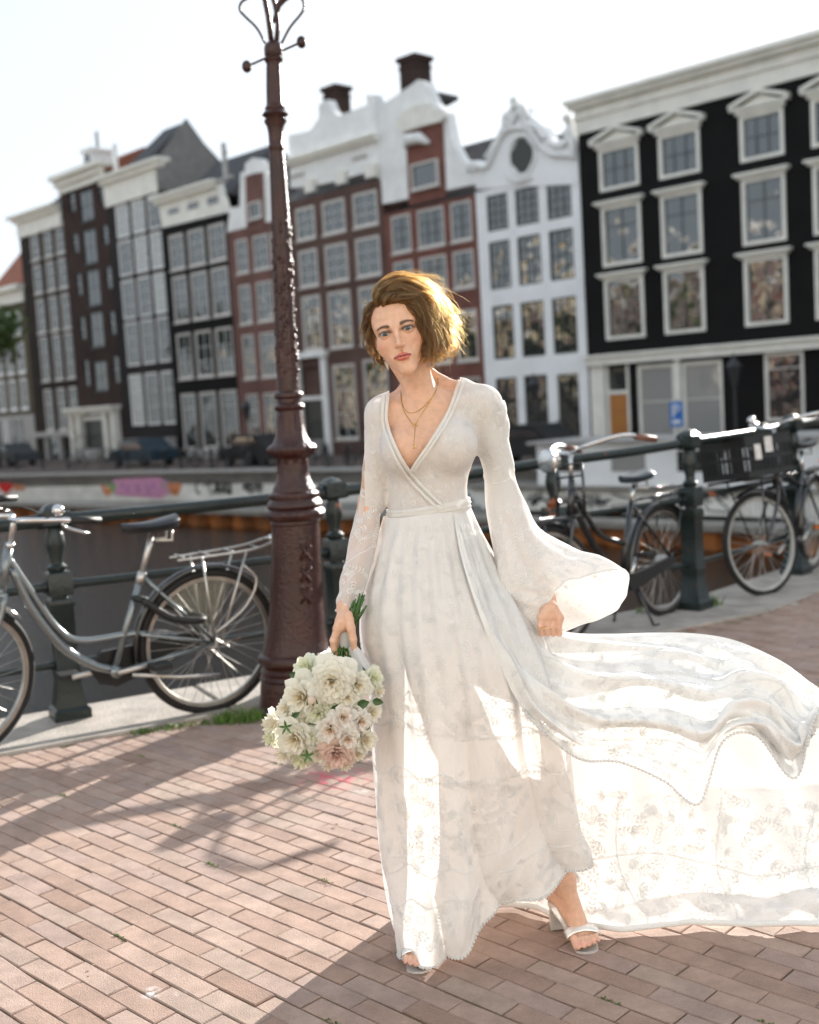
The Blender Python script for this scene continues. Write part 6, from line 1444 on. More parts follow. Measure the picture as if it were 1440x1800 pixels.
# eyes
M_EYEW = mat('eye_white', (.50, .45, .42), .2); M_IRIS = mat('grey_blue_iris', (.08, .105, .11), .2, noise=.5, nscale=500); M_PUP = mat('pupil', (.004, .004, .004), .05)
look = _O-HC; look /= np.linalg.norm(look)
for s_ in (-1, 1):
    c = H((s_*.0305, -.0700, .0005)); mb = MB(); mb.ball(c, .01195, 16); ey = mb.build('eye', M_EYEW, bride, smooth=True)
    dv = _O-c; dv /= np.linalg.norm(dv); a = np.cross(dv, (0, 0, 1.)); a /= np.linalg.norm(a); b_ = np.cross(a, dv)
    for nm, rr, off, m_ in (('iris', .0066, .0002, M_IRIS), ('pupil', .0023, .0006, M_PUP)):
        mb = MB(); r0 = .01195+off; V = [c+dv*r0*1.002]; N = 20
        for ring in (1, 2, 3):
            q = rr*ring/3
            for k in range(N): t = 2*math.pi*k/N; V.append(c+dv*math.sqrt(r0*r0-q*q)*1.002+(a*math.cos(t)+b_*math.sin(t))*q)
        mb.add(V, [(0, 1+k, 1+(k+1) % N) for k in range(N)]+[(1+(g_-1)*N+k, 1+g_*N+k, 1+g_*N+(k+1) % N, 1+(g_-1)*N+(k+1) % N) for g_ in (1, 2) for k in range(N)]); mb.build(nm, m_, ey, smooth=True)
# lashes and brow hairs
M_LASH = mat('lash', (.03, .018, .012), .6)
mb = MB()
for s_ in (-1, 1):
    for k in range(26):
        t = -1+2*k/25; x = s_*.0305+t*.0120; z = .0006+.0041*math.sqrt(max(0, 1-t*t*.93)); y = -.0700-math.sqrt(max(1e-6, .0129**2-(t*.0118)**2-(z-.0005)**2)) if (t*.0118)**2+(z-.0005)**2 < .0129**2 else -.073
        mb.tube([H((x, y-.0002, z)), H((x+t*.0012, y-.0030, z+.0010)), H((x+t*.0030, y-.0048, z+.0035))], [.00035, .00028, .0001], 3)
mb.build('eyelashes', M_LASH, bride)['kind'] = 'stuff'

# ------------------------------------------------------------------ hair
def hair_mat(name, mel, red, rough=.32):
    m = bpy.data.materials.new(name); m.use_nodes = True; nt = m.node_tree; nt.nodes.remove(nt.nodes['Principled BSDF'])
    h = nt.nodes.new('ShaderNodeBsdfHairPrincipled'); h.parametrization = 'MELANIN'; h.inputs['Melanin'].default_value = mel; h.inputs['Melanin Redness'].default_value = red
    h.inputs['Roughness'].default_value = rough; h.inputs['Radial Roughness'].default_value = .4; h.inputs['Random Color'].default_value = .35; h.inputs['Coat'].default_value = .1
    nt.links.new(h.outputs[0], nt.nodes['Material Output'].inputs['Surface']); return m
M_HAIR = hair_mat('dark_blond_hair', .33, .38); M_HAIRB = mat('hair_mass', (.24, .135, .06), .7, noise=.5, nscale=120, bump=1, bscale=300)
def PH(x, y, d): return at(x-(max(0, y-585)*.22 if x > 755 else 0)-(max(0, x-752)*.13), y+(max(0, 530-y)*.22), 2.80+d)     # d: metres behind the face
# guides: (root ... tip), d measured from about the forehead plane
G_ = []
def gd(*p, w=1.0, r=.012): G_.append((np.array([PH(*q) for q in p]), w, r))
# crown swept up from the parting and over to the right
for k in range(9):
    f = k/8; gd((668-2*f, 548-18*f, .004+.02*f), (664+4*f, 520-14*f, -.004+.03*f), (676+6*f, 497-6*f, .0+.05*f), (706+6*f, 486+1*f, .01+.06*f), (738+8*f, 497+4*f, .01+.07*f), (757+10*f, 522+8*f, .0+.08*f), (764+16*f, 552+10*f, .0+.09*f), w=1.1, r=.012)
for k in range(9):
    f = k/8; gd((680+6*f, 534-8*f, -.004+.012*f), (683+10*f, 512-12*f, -.012+.03*f), (704+10*f, 504-10*f, -.012+.04*f), (730+10*f, 520-8*f, -.014+.05*f), (748+12*f, 552-6*f, -.012+.06*f), (756+16*f, 592-6*f, -.008+.07*f), (758+16*f, 626-6*f, -.006+.08*f), w=1.4, r=.010)
for k in range(10):
    f = k/9; gd((675+47*f, 540-8*f-4*math.sin(3*f), -.010), (676+52*f, 527-6*f, -.020), (692+48*f, 519-3*f, -.018), (722+30*f, 524+6*f, -.012), (742+18*f, 552+8*f, -.010), (752+12*f, 590, -.006), (756+10*f, 622, -.002), w=1.2, r=.0085)
# front lock along the right side of the face
for k in range(6):
    f = k/5; gd((700+8*f, 533-3*f, -.006), (722+8*f, 535-2*f, -.016), (737+9*f, 558-2*f, -.014+.01*f), (745+10*f, 588, -.008+.01*f), (747+12*f, 615, -.006+.02*f), (750+11*f, 637-6*f, -.004+.03*f), w=1.2, r=.007)
# full right side, wavy, blown outwards
for k in range(12):
    f = k/11; gd((716+4*f, 512, .03+.05*f), (745+6*f, 512+6*f, .02+.07*f), (768+4*f, 540+6*f, .02+.08*f), (778+2*f-6*(k % 2), 572+4*f, .03+.08*f), (784-4*f+8*(k % 3), 604, .03+.09*f), (772-6*f+12*(k % 2), 630-10*(k % 3), .03+.10*f), w=1.4, r=.014)
for k in range(6):
    f = k/5; gd((700, 498, .06), (742, 500, .05), (774, 530+6*f, .05), (787, 556+10*f, .05), (793-2*f, 572+14*f, .05), w=.7, r=.010)
# back of the head down to the nape
for k in range(8):
    f = k/7; gd((690+40*f, 500+4*f, .13), (680+66*f, 530, .165), (674+80*f, 575, .165), (676+80*f, 612, .14), (682+70*f, 628, .125), w=.9, r=.012)
# left side: short, drawn back over the ear
for k in range(9):
    f = k/8; gd((672-4*f, 540+2*f, .0+.025*f), (658-3*f, 534+2*f, .012+.03*f), (650-2*f, 556+2*f, .03+.04*f), (651+1*f, 580, .05+.05*f), (659+3*f, 598+4*f, .07+.06*f), (668+3*f, 618+8*f, .08+.05*f), w=.9, r=.007)
for k in range(5):
    f = k/4; gd((677-2*f, 545+3*f, -.004), (668-2*f, 543+3*f, .002), (660-1*f, 556+2*f, .014), (656, 576, .03), (657, 598, .045), w=.5, r=.0055)
for k in range(4):
    f = k/3; gd((664, 602, .07), (665+2*f, 618, .066), (670+3*f, 632+4*f, .07), (678+3*f, 642+3*f, .075), w=.35, r=.005)
F9 = Field(at(630, 660, 2.80)-np.array([0, .06, 0]), at(815, 465, 2.80)+np.array([0, .26, .0]), .0026)
add_ell(F9, H((0, .034, .040)), np.array((.0735, .086, .085))*HS, .001)
for P, w, r_ in G_:
    C_ = catmull(P, 9); rr = r_*np.array([.12, .5, .85, .95, .95, .9, .75, .55, .25])
    for a, b_, ra, rb in zip(C_[:-1], C_[1:], rr[:-1], rr[1:]): sh_ = .78 if P[-1][0] < .17 or True else .6; add_cap(F9, a, b_, ra*sh_*.62, rb*sh_*.62, .004)
add_ell(F9, H((0, -.060, -.018)), np.array((.062, .060, .070))*HS, .003, mode='sub')
Vh, Qh = nets(F9); Vh = smooth_verts(Vh, Qh, 2, .5)
hm = raw_mesh('hair', Vh, Qh, M_HAIRB, bride)
# strands
N_C, PER, K_ = 900, 20, 18; wts = np.array([w*(.4+r_*60) for _, w, r_ in G_]); wts /= wts.sum()
N_S = N_C*PER; pos = np.zeros((N_S, K_, 3)); rad = np.zeros((N_S, K_)); tone = np.zeros(N_S, int); hr_ = np.random.default_rng(3)
tt = np.linspace(0, 1, K_); GI = [(catmull(P, K_), r_) for P, _, r_ in G_]; i = 0
for c in range(N_C):
    gi = hr_.choice(len(GI), p=wts); C_, r_ = GI[gi]; T_ = np.gradient(C_, axis=0); T_ /= np.linalg.norm(T_, axis=1)[:, None]
    a = np.cross(T_, (0, 1., 0)); a /= np.linalg.norm(a, axis=1)[:, None]+1e-9; b_ = np.cross(T_, a)
    th0 = hr_.uniform(0, 2*math.pi); q0 = r_*(.62+.5*hr_.random()); ph = hr_.uniform(0, 6.28); fq = hr_.uniform(11, 20); wa = hr_.uniform(.003, .010); drift = hr_.normal(0, .0115, 3); cut = hr_.uniform(.72, 1.06)
    for k in range(PER):
        fly = hr_.random() < .11; sp = r_*.17*(1-.55*tt)+.0008; th = th0+hr_.normal(0, .16); q = q0*(.55+.65*np.sin(np.clip(tt*2.6+.35, 0, 3.1)))*np.clip(tt*4.5+.22, 0, 1)
        w1 = wa*np.sin(tt*fq+ph)*tt**.7; w2 = wa*np.cos(tt*fq+ph)*tt**.7*.7; j1, j2 = hr_.normal(0, .5), hr_.normal(0, .5)
        fr = drift+(hr_.normal(0, 1, 3)*.018+np.array([.010, 0, .004]) if fly else hr_.normal(0, .0016, 3)); t_ = tt*cut*hr_.uniform(.93, 1.03); Cx = np.stack([np.interp(t_, tt, C_[:, d]) for d in range(3)], 1)+(T_[-1]*.02)[None]*np.clip(t_-1, 0, 1)[:, None]
        pos[i] = Cx+a*(np.cos(th+tt*.5)*q+w1+sp*j1)[:, None]+b_*(np.sin(th+tt*.5)*q+w2+sp*j2)[:, None]+fr[None]*(tt**2)[:, None]
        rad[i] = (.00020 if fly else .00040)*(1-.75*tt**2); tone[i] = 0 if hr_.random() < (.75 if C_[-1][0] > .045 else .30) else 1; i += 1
def strands(name, pos, rad, m_, parent):
    hc = bpy.data.hair_curves.new(name); n, k = pos.shape[:2]; hc.add_curves([k]*n)
    hc.attributes['position'].data.foreach_set('vector', pos.reshape(-1, 3).astype(np.float32).ravel())
    ra = hc.attributes.get('radius') or hc.attributes.new('radius', 'FLOAT', 'POINT'); ra.data.foreach_set('value', rad.astype(np.float32).ravel())
    hc.materials.append(m_); o = bpy.data.objects.new(name, hc); COL.objects.link(o); o.parent = parent; o.matrix_parent_inverse = parent_inv(parent); return o
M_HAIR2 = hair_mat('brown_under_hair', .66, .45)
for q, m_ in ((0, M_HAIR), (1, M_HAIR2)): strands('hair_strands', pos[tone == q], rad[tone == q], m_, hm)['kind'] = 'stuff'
# ================================================================== the dress
PX = lambda x, y, d=0.0: at(x, y, BY+d)
FB = Field((-.16, 2.66, 1.05), (.58, 3.12, 1.52), .004); torso_field(FB); IS = .0072
def tri(F, P):
    q = (P-F.lo)/F.h; i = np.clip(np.floor(q).astype(int), 0, np.array(F.n)-2); f = np.clip(q-i, 0, 1); o = 0
    for a in (0, 1):
        for b in (0, 1):
            for c in (0, 1):
                w = (f[..., 0] if a else 1-f[..., 0])*(f[..., 1] if b else 1-f[..., 1])*(f[..., 2] if c else 1-f[..., 2]); o = o+w*F.D[i[..., 0]+a, i[..., 1]+b, i[..., 2]+c]
    return o
def march(px, py, iso=IS, off=0.0):
    """first point of the clothed torso met by the line of sight through (px, py)"""
    px = np.asarray(px, float); py = np.asarray(py, float); d = _F[None]+((px-720)/FPX)[:, None]*_R-((py-900)/FPX)[:, None]*_U; d = d/d[:, 1:2]
    best = np.full(len(px), np.nan); prev = None
    for Y in np.arange(2.70, 3.0, .0025):
        v = tri(FB, _O+d*Y)-iso
        if prev is not None:
            hit = np.isnan(best) & (v < 0) & (prev >= 0); best[hit] = Y-.0025*(v[hit]/(v[hit]-prev[hit]))
        prev = v
    return _O+d*(best-off)[:, None]
def pxof(V): v = V-_O; zz = v @ _F; return 720+FPX*(v @ _R)/zz, 900-FPX*(v @ _U)/zz
VL = np.array([(684, 640), (684, 690), (682, 742), (699, 790), (722, 829)]); VR = np.array([(806, 640), (808, 668), (789, 722), (758, 775), (722, 829)])
def keepb(V):
    x, y = pxof(V); xl = np.interp(y, VL[:, 1], VL[:, 0]); xr = np.interp(y, VR[:, 1], VR[:, 0])
    fr = (x > xl) & (x < xr) & (y < 829) & (V[:, 1] < 2.93); bk = (x > 686) & (x < 806) & (y < 700)
    return ~(fr | bk) & (V[:, 2] > 1.10) & (x > 640) & (x < 905)
Vb, Qb = nets(FB, iso=IS, keep=keepb); Vb = smooth_verts(Vb, Qb, 1, .4)
# fine gathers running to the wrap
nb_ = .0012*np.sin(Vb[:, 0]*160+Vb[:, 2]*60+4*np.sin(Vb[:, 2]*21))*np.clip((Vb[:, 2]-1.1)*6, 0, 1)
Vb[:, 1] -= nb_
bod = raw_mesh('bodice', Vb, Qb, cloth_mat('bodice_lace_cloth', (.88, .87, .855), .25, .92, bump=.35, bscale=240), bride)
def ribbon(pts, w, name, m_, parent, off=.003, thick=.004, n=70, nw=7):
    C_ = catmull(np.array(pts, float), n); T_ = np.gradient(C_, axis=0); T_ /= np.linalg.norm(T_, axis=1)[:, None]; N_ = np.stack([-T_[:, 1], T_[:, 0]], 1)
    G = []
    for k in range(nw):
        f = -1+2*k/(nw-1); q = C_+N_*w/2*f; P = march(q[:, 0], q[:, 1]); P[:, 1] -= off+thick*math.sqrt(max(0, 1-f*f)); G.append(P)
    G = np.array(G); ok = ~np.isnan(G).any(axis=(0, 2)); G = G[:, ok]
    mb = MB(); mb.grid(G); return mb.build(name, m_, parent, smooth=True, recalc=False)
for off in (0, 7):
    ribbon([(808-off*-.0+off, 668), (789+off, 722), (758+off, 775), (733+off, 812), (722+off*.8, 829)], 6, 'neckline_binding', M_BIND, bod)
ribbon([(682, 690), (680, 742), (697, 790), (720, 829), (750, 862), (782, 893)], 6, 'neckline_binding', M_BIND, bod, off=.005)
ribbon([(675, 692), (673, 744), (690, 794), (713, 835), (744, 869), (772, 896)], 6, 'neckline_binding', M_BIND, bod, off=.005)
# waistband: a closed twisted sash
V = []; NA = 72; rws = 9
for j in range(rws):
    for k in range(NA):
        t = 2*math.pi*k/NA; d = np.array([math.cos(t), math.sin(t), 0]); f = -1+2*j/(rws-1)
        c = np.array([WA[0], WA[1], 0]); z = at(752, 899, 2.84)[2]+.030*f*.5+math.cos(t)*.010*1.0
        r_ = np.linspace(.05, .2, 60); P = c+d*r_[:, None]; P[:, 2] = z; v = tri(FB, P)-IS; i = int(np.argmax(v > 0)); rr = r_[i]+.0035+.0035*math.sqrt(max(0, 1-f*f))+.0018*math.sin(f*9+t*2)
        p = c+d*rr; p[2] = z; V.append(p)
mb = MB(); mb.add(V, [(j*NA+k, j*NA+(k+1) % NA, (j+1)*NA+(k+1) % NA, (j+1)*NA+k) for j in range(rws-1) for k in range(NA)]); mb.build('sash', M_BIND, bride, smooth=True)

# ---- embroidery: leaves, fronds and flowers laid on a surface given as a grid of points
def sampler(G):
    nv, nu = G.shape[:2]
    def S_(u, v):
        x = np.clip(np.asarray(u)*(nu-1), 0, nu-1.001); y = np.clip(np.asarray(v)*(nv-1), 0, nv-1.001); i = y.astype(int); j = x.astype(int); a = (y-i)[..., None]; b = (x-j)[..., None]
        return G[i, j]*(1-a)*(1-b)+G[i+1, j]*a*(1-b)+G[i, j+1]*(1-a)*b+G[i+1, j+1]*a*b
    return S_
class Lace:
    def __init__(s, G, side=1, off=.0022): s.S = sampler(G); s.V, s.F = [], []; s.side = side; s.off = off*.55; s.n = 0
    def frame(s, u, v):
        e = 1e-3; p = s.S(u, v); du = (s.S(min(u+e, 1), v)-s.S(max(u-e, 0), v))/(min(u+e, 1)-max(u-e, 0)); dv = (s.S(u, min(v+e, 1))-s.S(u, max(v-e, 0)))/(min(v+e, 1)-max(v-e, 0)); return p, du, dv
    def patch(s, u, v, poly):
        """poly: metric offsets (a,b) in the tangent plane (a along u, b along v)"""
        p, du, dv = s.frame(u, v); lu = np.linalg.norm(du); lv = np.linalg.norm(dv)
        if not (np.isfinite(lu) and np.isfinite(lv)) or lu < 1e-4 or lv < 1e-4: return
        q = np.array(poly); uu = u+q[:, 0]/lu; vv = v+q[:, 1]/lv
        if (uu < .003).any() or (uu > .997).any() or (vv < .003).any() or (vv > .997).any(): return
        P = s.S(uu, vv); N_ = np.cross(du, dv); N_ /= np.linalg.norm(N_)+1e-9
        if N_ @ (_O-p) < 0: N_ = -N_
        if not np.isfinite(P).all(): return
        P = P+N_*s.off*s.side; s.V += [tuple(x) for x in P]; s.F.append(tuple(range(s.n, s.n+len(q)))); s.n += len(q)
    def leaf(s, u, v, a, L, w):
        c, n_ = math.cos(a), math.sin(a); pts = [(0, 0), (.3, .5), (.6, .46), (1, 0), (.6, -.46), (.3, -.5)]
        s.patch(u, v, [(L*x*c-w*y*n_, L*x*n_+w*y*c) for x, y in pts])
    def step(s, u, v, a, d):
        p, du, dv = s.frame(u, v); return u+d*math.cos(a)/(np.linalg.norm(du)+1e-9), v+d*math.sin(a)/(np.linalg.norm(dv)+1e-9)
    def frond(s, u, v, a, L, n=7, w=.0055, l=.017, curl=0):
        for k in range(n):
            f = k/n; ll = l*(1-.55*f)
            for sg in (-1, 1): s.leaf(u, v, a+sg*.85, ll, w*(1-.3*f))
            u2, v2 = s.step(u, v, a, L/n); s.patch(u, v, [(0, -.0006), (L/n*math.cos(a), L/n*math.sin(a)-.0006), (L/n*math.cos(a), L/n*math.sin(a)+.0006), (0, .0006)]); u, v = u2, v2; a += curl/n
            if not (0 < u < 1 and 0 < v < 1): return
        s.leaf(u, v, a, l*.7, w*.7)
    def flower(s, u, v, r_, n=7):
        for k in range(n):
            a = 2*math.pi*k/n+.3; u2, v2 = s.step(u, v, a, r_*.3)
            if 0 < u2 < 1 and 0 < v2 < 1: s.leaf(u2, v2, a, r_*.75, r_*.42)
        s.patch(u, v, [(r_*.2*math.cos(t), r_*.2*math.sin(t)) for t in np.linspace(0, 6.28, 7)[:-1]])
    def scatter(s, region, n, rs, sc=1.0, amean=None):
        done = []; tries = 0
        while len(done) < n and tries < n*12:
            tries += 1; u = rs.uniform(region[0], region[1]); v = rs.uniform(region[2], region[3]); p = s.S(u, v)
            if not np.isfinite(p).all() or any(np.linalg.norm(p-q) < .030*sc for q in done): continue
            done.append(p); a = rs.uniform(0, 6.28) if amean is None else rs.normal(amean, .5); k = rs.random()
            if k < .62: s.frond(u, v, a, rs.uniform(.045, .075)*sc, int(rs.integers(5, 8)), .0062*sc, .019*sc, rs.normal(0, .7))
            elif k < .85: s.flower(u, v, rs.uniform(.012, .019)*sc)
            else:
                for q in range(4): s.leaf(u, v, a+q*.6, .022*sc, .008*sc)
    def seam(s, pts, w=.0022, gap=None):
        for (u0, v0), (u1, v1) in zip(pts[:-1], pts[1:]):
            p0, p1 = s.S(u0, v0), s.S(u1, v1)
            if not np.isfinite(p0).all() or not np.isfinite(p1).all(): continue
            t = p1-p0; nn = np.cross(t, _O-p0); nn /= np.linalg.norm(nn)+1e-9; o_ = (_O-p0)/np.linalg.norm(_O-p0)*s.off
            s.V += [tuple(p0-nn*w+o_), tuple(p1-nn*w+o_), tuple(p1+nn*w+o_), tuple(p0+nn*w+o_)]; s.F.append((s.n, s.n+1, s.n+2, s.n+3)); s.n += 4
    def build(s, parent, m_=None):
        if not s.V: return
        mb = MB(); mb.add(s.V, s.F); o = mb.build('embroidery', m_ or M_LACE, parent, recalc=False); o['kind'] = 'stuff'
        return o
rs = np.random.default_rng(11)
xs = np.arange(650, 893, 3.0); ys = np.arange(668, 892, 3.0); XX, YY = np.meshgrid(xs, ys); Gb = march(XX.ravel(), YY.ravel())
xl = np.interp(YY.ravel(), VL[:, 1], VL[:, 0])-14; xr = np.interp(YY.ravel(), VR[:, 1], VR[:, 0])+14
Gb[(XX.ravel() > xl) & (XX.ravel() < xr) & (YY.ravel() < 835)] = np.nan
Gb = Gb.reshape(*XX.shape, 3); lb = Lace(Gb, off=.0012); lb.scatter((.02, .98, .02, .98), 230, rs, .62); lb.build(bod)

# ---- folds
def normals(G):
    du = np.gradient(G, axis=1); dv = np.gradient(G, axis=0); N_ = np.cross(du, dv); N_ /= np.linalg.norm(N_, axis=2)[..., None]+1e-9
    s_ = np.sign((N_*(_O-G)).sum(2)); return N_*s_[..., None]
def cloth_obj(G, name, m_, parent, closed=False, thick=.0012):
    nv, nu = G.shape[:2]; mb = MB(); Q = []
    for i in range(nv-1):
        for j in range(nu if closed else nu-1): j2 = (j+1) % nu; Q.append((i*nu+j, i*nu+j2, (i+1)*nu+j2, (i+1)*nu+j))
    o = raw_mesh(name, G.reshape(-1, 3), np.array(Q), m_, parent); return o
def ridge(x, sharp=1.6): # rounded folds with narrow valleys
    s_ = np.abs(np.sin(x)); return s_**(1/sharp)
# ---- sleeves
def ring(L, F_, Rr, Bk, n=40):
    P = np.array([PX(*L), PX(*F_), PX(*Rr), PX(*Bk)]); c = P.mean(0); t = np.linspace(0, 2*math.pi, n, endpoint=False)
    a = (P[0]-P[2])/2; b = (P[1]-P[3])/2; c = (P[0]+P[2]+P[1]+P[3])/4
    return np.array([c+a*math.cos(q)+b*math.sin(q) for q in t])
rows = []
for x, y, r_, d in ((672, 722, 25, .035), (667, 745, 24, .037), (661, 780, 19.5, .042), (657, 835, 18.5, .048), (651, 880, 20, .045), (642, 930, 22, .018), (630, 990, 23.5, -.015), (618, 1035, 20.5, -.04), (611, 1062, 18, -.055), (609.5, 1079, 18.5, -.062)):
    rr = r_*BY/FPX; sx = .12 if y < 900 else .30
    rows.append(ring((x-r_, y+sx*r_*-.0+r_*-.12 if y < 900 else y-r_*.22, d), (x, y+2, d-rr), (x+r_, y+r_*.12 if y < 900 else y+r_*.22, d), (x, y-2, d+rr)))
A = np.array(rows); Gs = np.stack([catmull(A[:, j], 110) for j in range(A.shape[1])], 1)
vv = np.linspace(0, 1, 110)[:, None]; uu = np.linspace(0, 2*math.pi, 40, endpoint=False)[None]
cen = Gs.mean(1, keepdims=True); dr_ = Gs-cen; dr_ /= np.linalg.norm(dr_, axis=2)[..., None]
Gs = Gs+dr_*(.0022*np.sin(vv*38+2*np.sin(uu*2+vv*7))*np.clip(vv*3, 0, 1)+.0016*np.sin(uu*5+vv*9))[..., None]
sl = cloth_obj(Gs, 'sleeve', M_SHEER, bride, closed=True)
Gs2 = np.concatenate([Gs, Gs[:, :1]], 1)
ll = Lace(Gs2, off=.0012)
for reg, n_ in (((.0, 1, .02, .40), 120), ((.0, 1, .48, .56), 34), ((.0, 1, .68, .93), 100)): ll.scatter(reg, n_, rs, .62)
for v0 in (.985,): ll.seam([(u, v0) for u in np.linspace(0, 1, 40)], .0022)
for (v0, v1) in ((.40, .46), (.70, .60)): ll.seam([(u, v0+(v1-v0)*abs(math.sin(u*math.pi))) for u in np.linspace(0, 1, 40)], .0018)
ll.build(sl)
# bell sleeve
rows = []
for Lp, Fp, Rp, Bp in (((836, 716, .04), (862, 712, -.01), (886, 706, .04), (862, 705, .085)), ((840, 742, .04), (866, 738, -.0), (894, 736, .045), (868, 735, .09)), ((845, 790, .05), (870, 786, .012), (896, 784, .055), (872, 782, .10)), ((850, 830, .055), (876, 826, .015), (903, 822, .06), (878, 822, .105)),
                       ((853, 868, .05), (880, 862, .01), (912, 855, .055), (882, 858, .10)), ((859, 915, .04), (890, 908, -.01), (928, 888, .05), (894, 900, .10)), ((870, 975, .02), (904, 962, -.035), (950, 930, .04), (915, 948, .10)), ((880, 1030, 0), (922, 1012, -.05), (1008, 962, .03), (955, 990, .10))):
    rows.append(ring(Lp, Fp, Rp, Bp, 40))
def ring_pts(P, n=40):
    Q = np.array([PX(*p) for p in P]); Q = np.vstack([Q, Q[:1]]); L_c = np.concatenate([[0], np.cumsum(np.linalg.norm(np.diff(Q, axis=0), axis=1))]); K = len(P)
    return Q
def closed_sample(P, n=40):  # P: 9 points L F1 F2 F3 R B1 B2 B3 B4 ; 40 samples, quarter turns at L,F2,R,B2/3
    Q = np.array([PX(*p) for p in P]); key = [0, .07, .25, .40, .5, .58, .68, .80, .90]; k = len(P); e = np.vstack([Q[-2:], Q, Q[:3]]); kk = np.array([key[-2]-1, key[-1]-1]+key+[1, 1+key[1], 1+key[2]])
    t = np.arange(n)/n; out = []
    for x in t:
        i = int(np.searchsorted(kk, x, 'right')-1); f = (x-kk[i])/(kk[i+1]-kk[i]); a, b, c, d = e[i-1], e[i], e[i+1], e[min(i+2, len(e)-1)]
        out.append(.5*((2*b)+(-a+c)*f+(2*a-5*b+4*c-d)*f**2+(-a+3*b-3*c+d)*f**3))
    return np.array(out)
rows.append(closed_sample([(903, 1078, -.02), (915, 1068, -.05), (948, 1030, -.06), (1000, 992, -.03), (1052, 978, .02), (1058, 1000, .06), (1035, 1030, .09), (985, 1060, .10), (935, 1075, .06)]))
rows.append(closed_sample([(944, 1108, -.045), (955, 1084, -.060), (976, 1040, -.062), (1024, 1014, -.045), (1094, 1003, -.005), (1104, 1040, .035), (1088, 1068, .055), (1042, 1094, .065), (988, 1109, .035)]))
A = np.array(rows); Gr = np.stack([catmull(A[:, j], 150) for j in range(A.shape[1])], 1); Gr = np.stack([catmull(np.vstack([r_, r_[:1]]), 81)[:-1] for r_ in Gr])
vv = np.linspace(0, 1, 150)[:, None]; uu = np.linspace(0, 2*math.pi, 80, endpoint=False)[None]
cen = Gr.mean(1, keepdims=True); dr_ = Gr-cen; dr_ /= np.linalg.norm(dr_, axis=2)[..., None]+1e-9
Gr = Gr+dr_*(.0022*np.sin(vv*42+2*np.sin(uu*2+vv*7))*np.clip(1-vv*1.4, 0, 1)+.0045*np.sin(uu*5+vv*4)*np.clip(vv*2-.9, 0, 1)+.002*np.sin(uu*11-vv*9)*np.clip(vv*2-.9, 0, 1))[..., None]
sr_ = cloth_obj(Gr, 'sleeve', cloth_mat('sheer_bell_sleeve', (.86, .84, .82), .24, .86), bride, closed=True)
Gr2 = np.concatenate([Gr, Gr[:, :1]], 1); ll = Lace(Gr2, off=.0012)
for reg, n_ in (((.0, 1, .02, .34), 150), ((.0, 1, .52, .93), 230)): ll.scatter(reg, n_, rs, .66)
ll.seam([(u, .992) for u in np.linspace(0, 1, 80)], .002); ll.seam([(u, .35+.05*math.sin(u*math.pi*2)) for u in np.linspace(0, 1, 50)], .0018)
ll.build(sr_)
# ---- skirt front
colsA = [
 [(690, 905, .10), (668, 1000, .14), (655, 1100, .17), (668, 1200, .18), (676, 1330, .20), (690, 1470, .22), (705, 1560, .23), (718, 1610, .24)],
 [(674, 908, .045), (650, 1000, .03), (633, 1100, .0), (648, 1200, .0), (658, 1330, .0), (668, 1480, .01), (687, 1600, .0), (703, 1678, -.03)],
 [(700, 911, -.02), (688, 1000, -.07), (682, 1100, -.11), (698, 1210, -.12), (710, 1340, -.12), (722, 1490, -.115), (737, 1610, -.115), (748, 1690, -.115)],
 [(738, 906, -.045), (738, 1000, -.10), (745, 1100, -.15), (762, 1215, -.17), (776, 1345, -.17), (788, 1490, -.15), (798, 1600, -.13), (806, 1681, -.11)],
 [(775, 901, -.04), (790, 1000, -.10), (812, 1100, -.16), (836, 1215, -.18), (850, 1345, -.17), (856, 1470, -.14), (860, 1550, -.12), (866, 1602, -.09)],
 [(805, 896, -.015), (835, 1000, -.07), (870, 1100, -.14), (902, 1215, -.17), (914, 1325, -.16), (926, 1425, -.13), (935, 1505, -.11), (943, 1571, -.09)],
 [(826, 890, .04), (872, 1000, -.01), (925, 1100, -.08), (965, 1200, -.12), (978, 1315, -.11), (994, 1415, -.08), (1010, 1480, -.06), (1024, 1522, -.04)],
 [(824, 892, .10), (885, 1010, .08), (945, 1100, .02), (990, 1200, 0), (1002, 1315, .02), (1012, 1400, .03), (1020, 1460, .03), (1027, 1500, .02)]]
NV, NU = 190, 230
cA = np.array([[PX(*p) for p in c] for c in colsA]); cA = np.array([catmull(c, NV) for c in cA]); GA = np.stack([catmull(cA[:, i], NU) for i in range(NV)])
u = np.linspace(0, 1, NU)[None]; v = np.linspace(0, 1, NV)[:, None]
u_ = u; u = u-.10*(v-.2)*np.clip(v, 0, 1)
fold = .040*(ridge(u*15+1.4*np.sin(v*2.2)+.5)-.6)*v**1.1*(.35+.65*np.sin(np.pi*np.clip(u*1.05, 0, 1)))+.010*np.sin(u*44+v*5+2*np.sin(v*6))*v+.0045*np.sin(u*90+v*7)*np.clip(1.1-v, 0, 1)*np.clip(v*6, 0, 1)+.006*np.sin(v*26+u*18)*np.sin(u*7+v*9)*v
u = u_; edge_f = np.clip((u-.10)/.08, 0, 1)*np.clip((1-u)/.1, 0, 1); GA = GA+normals(GA)*(fold*edge_f)[..., None]
GA[..., 2] = np.maximum(GA[..., 2], .006)
skA = cloth_obj(GA, 'skirt_front', M_DRESS, bride)
la = Lace(GA, off=.0022)
la.scatter((.14, .98, .03, .30), 190, rs, .85); la.scatter((.14, .95, .32, .50), 150, rs, .95, 1.57); la.scatter((.14, .90, .60, .76), 120, rs, .95); la.scatter((.14, .98, .84, .99), 110, rs, .9)
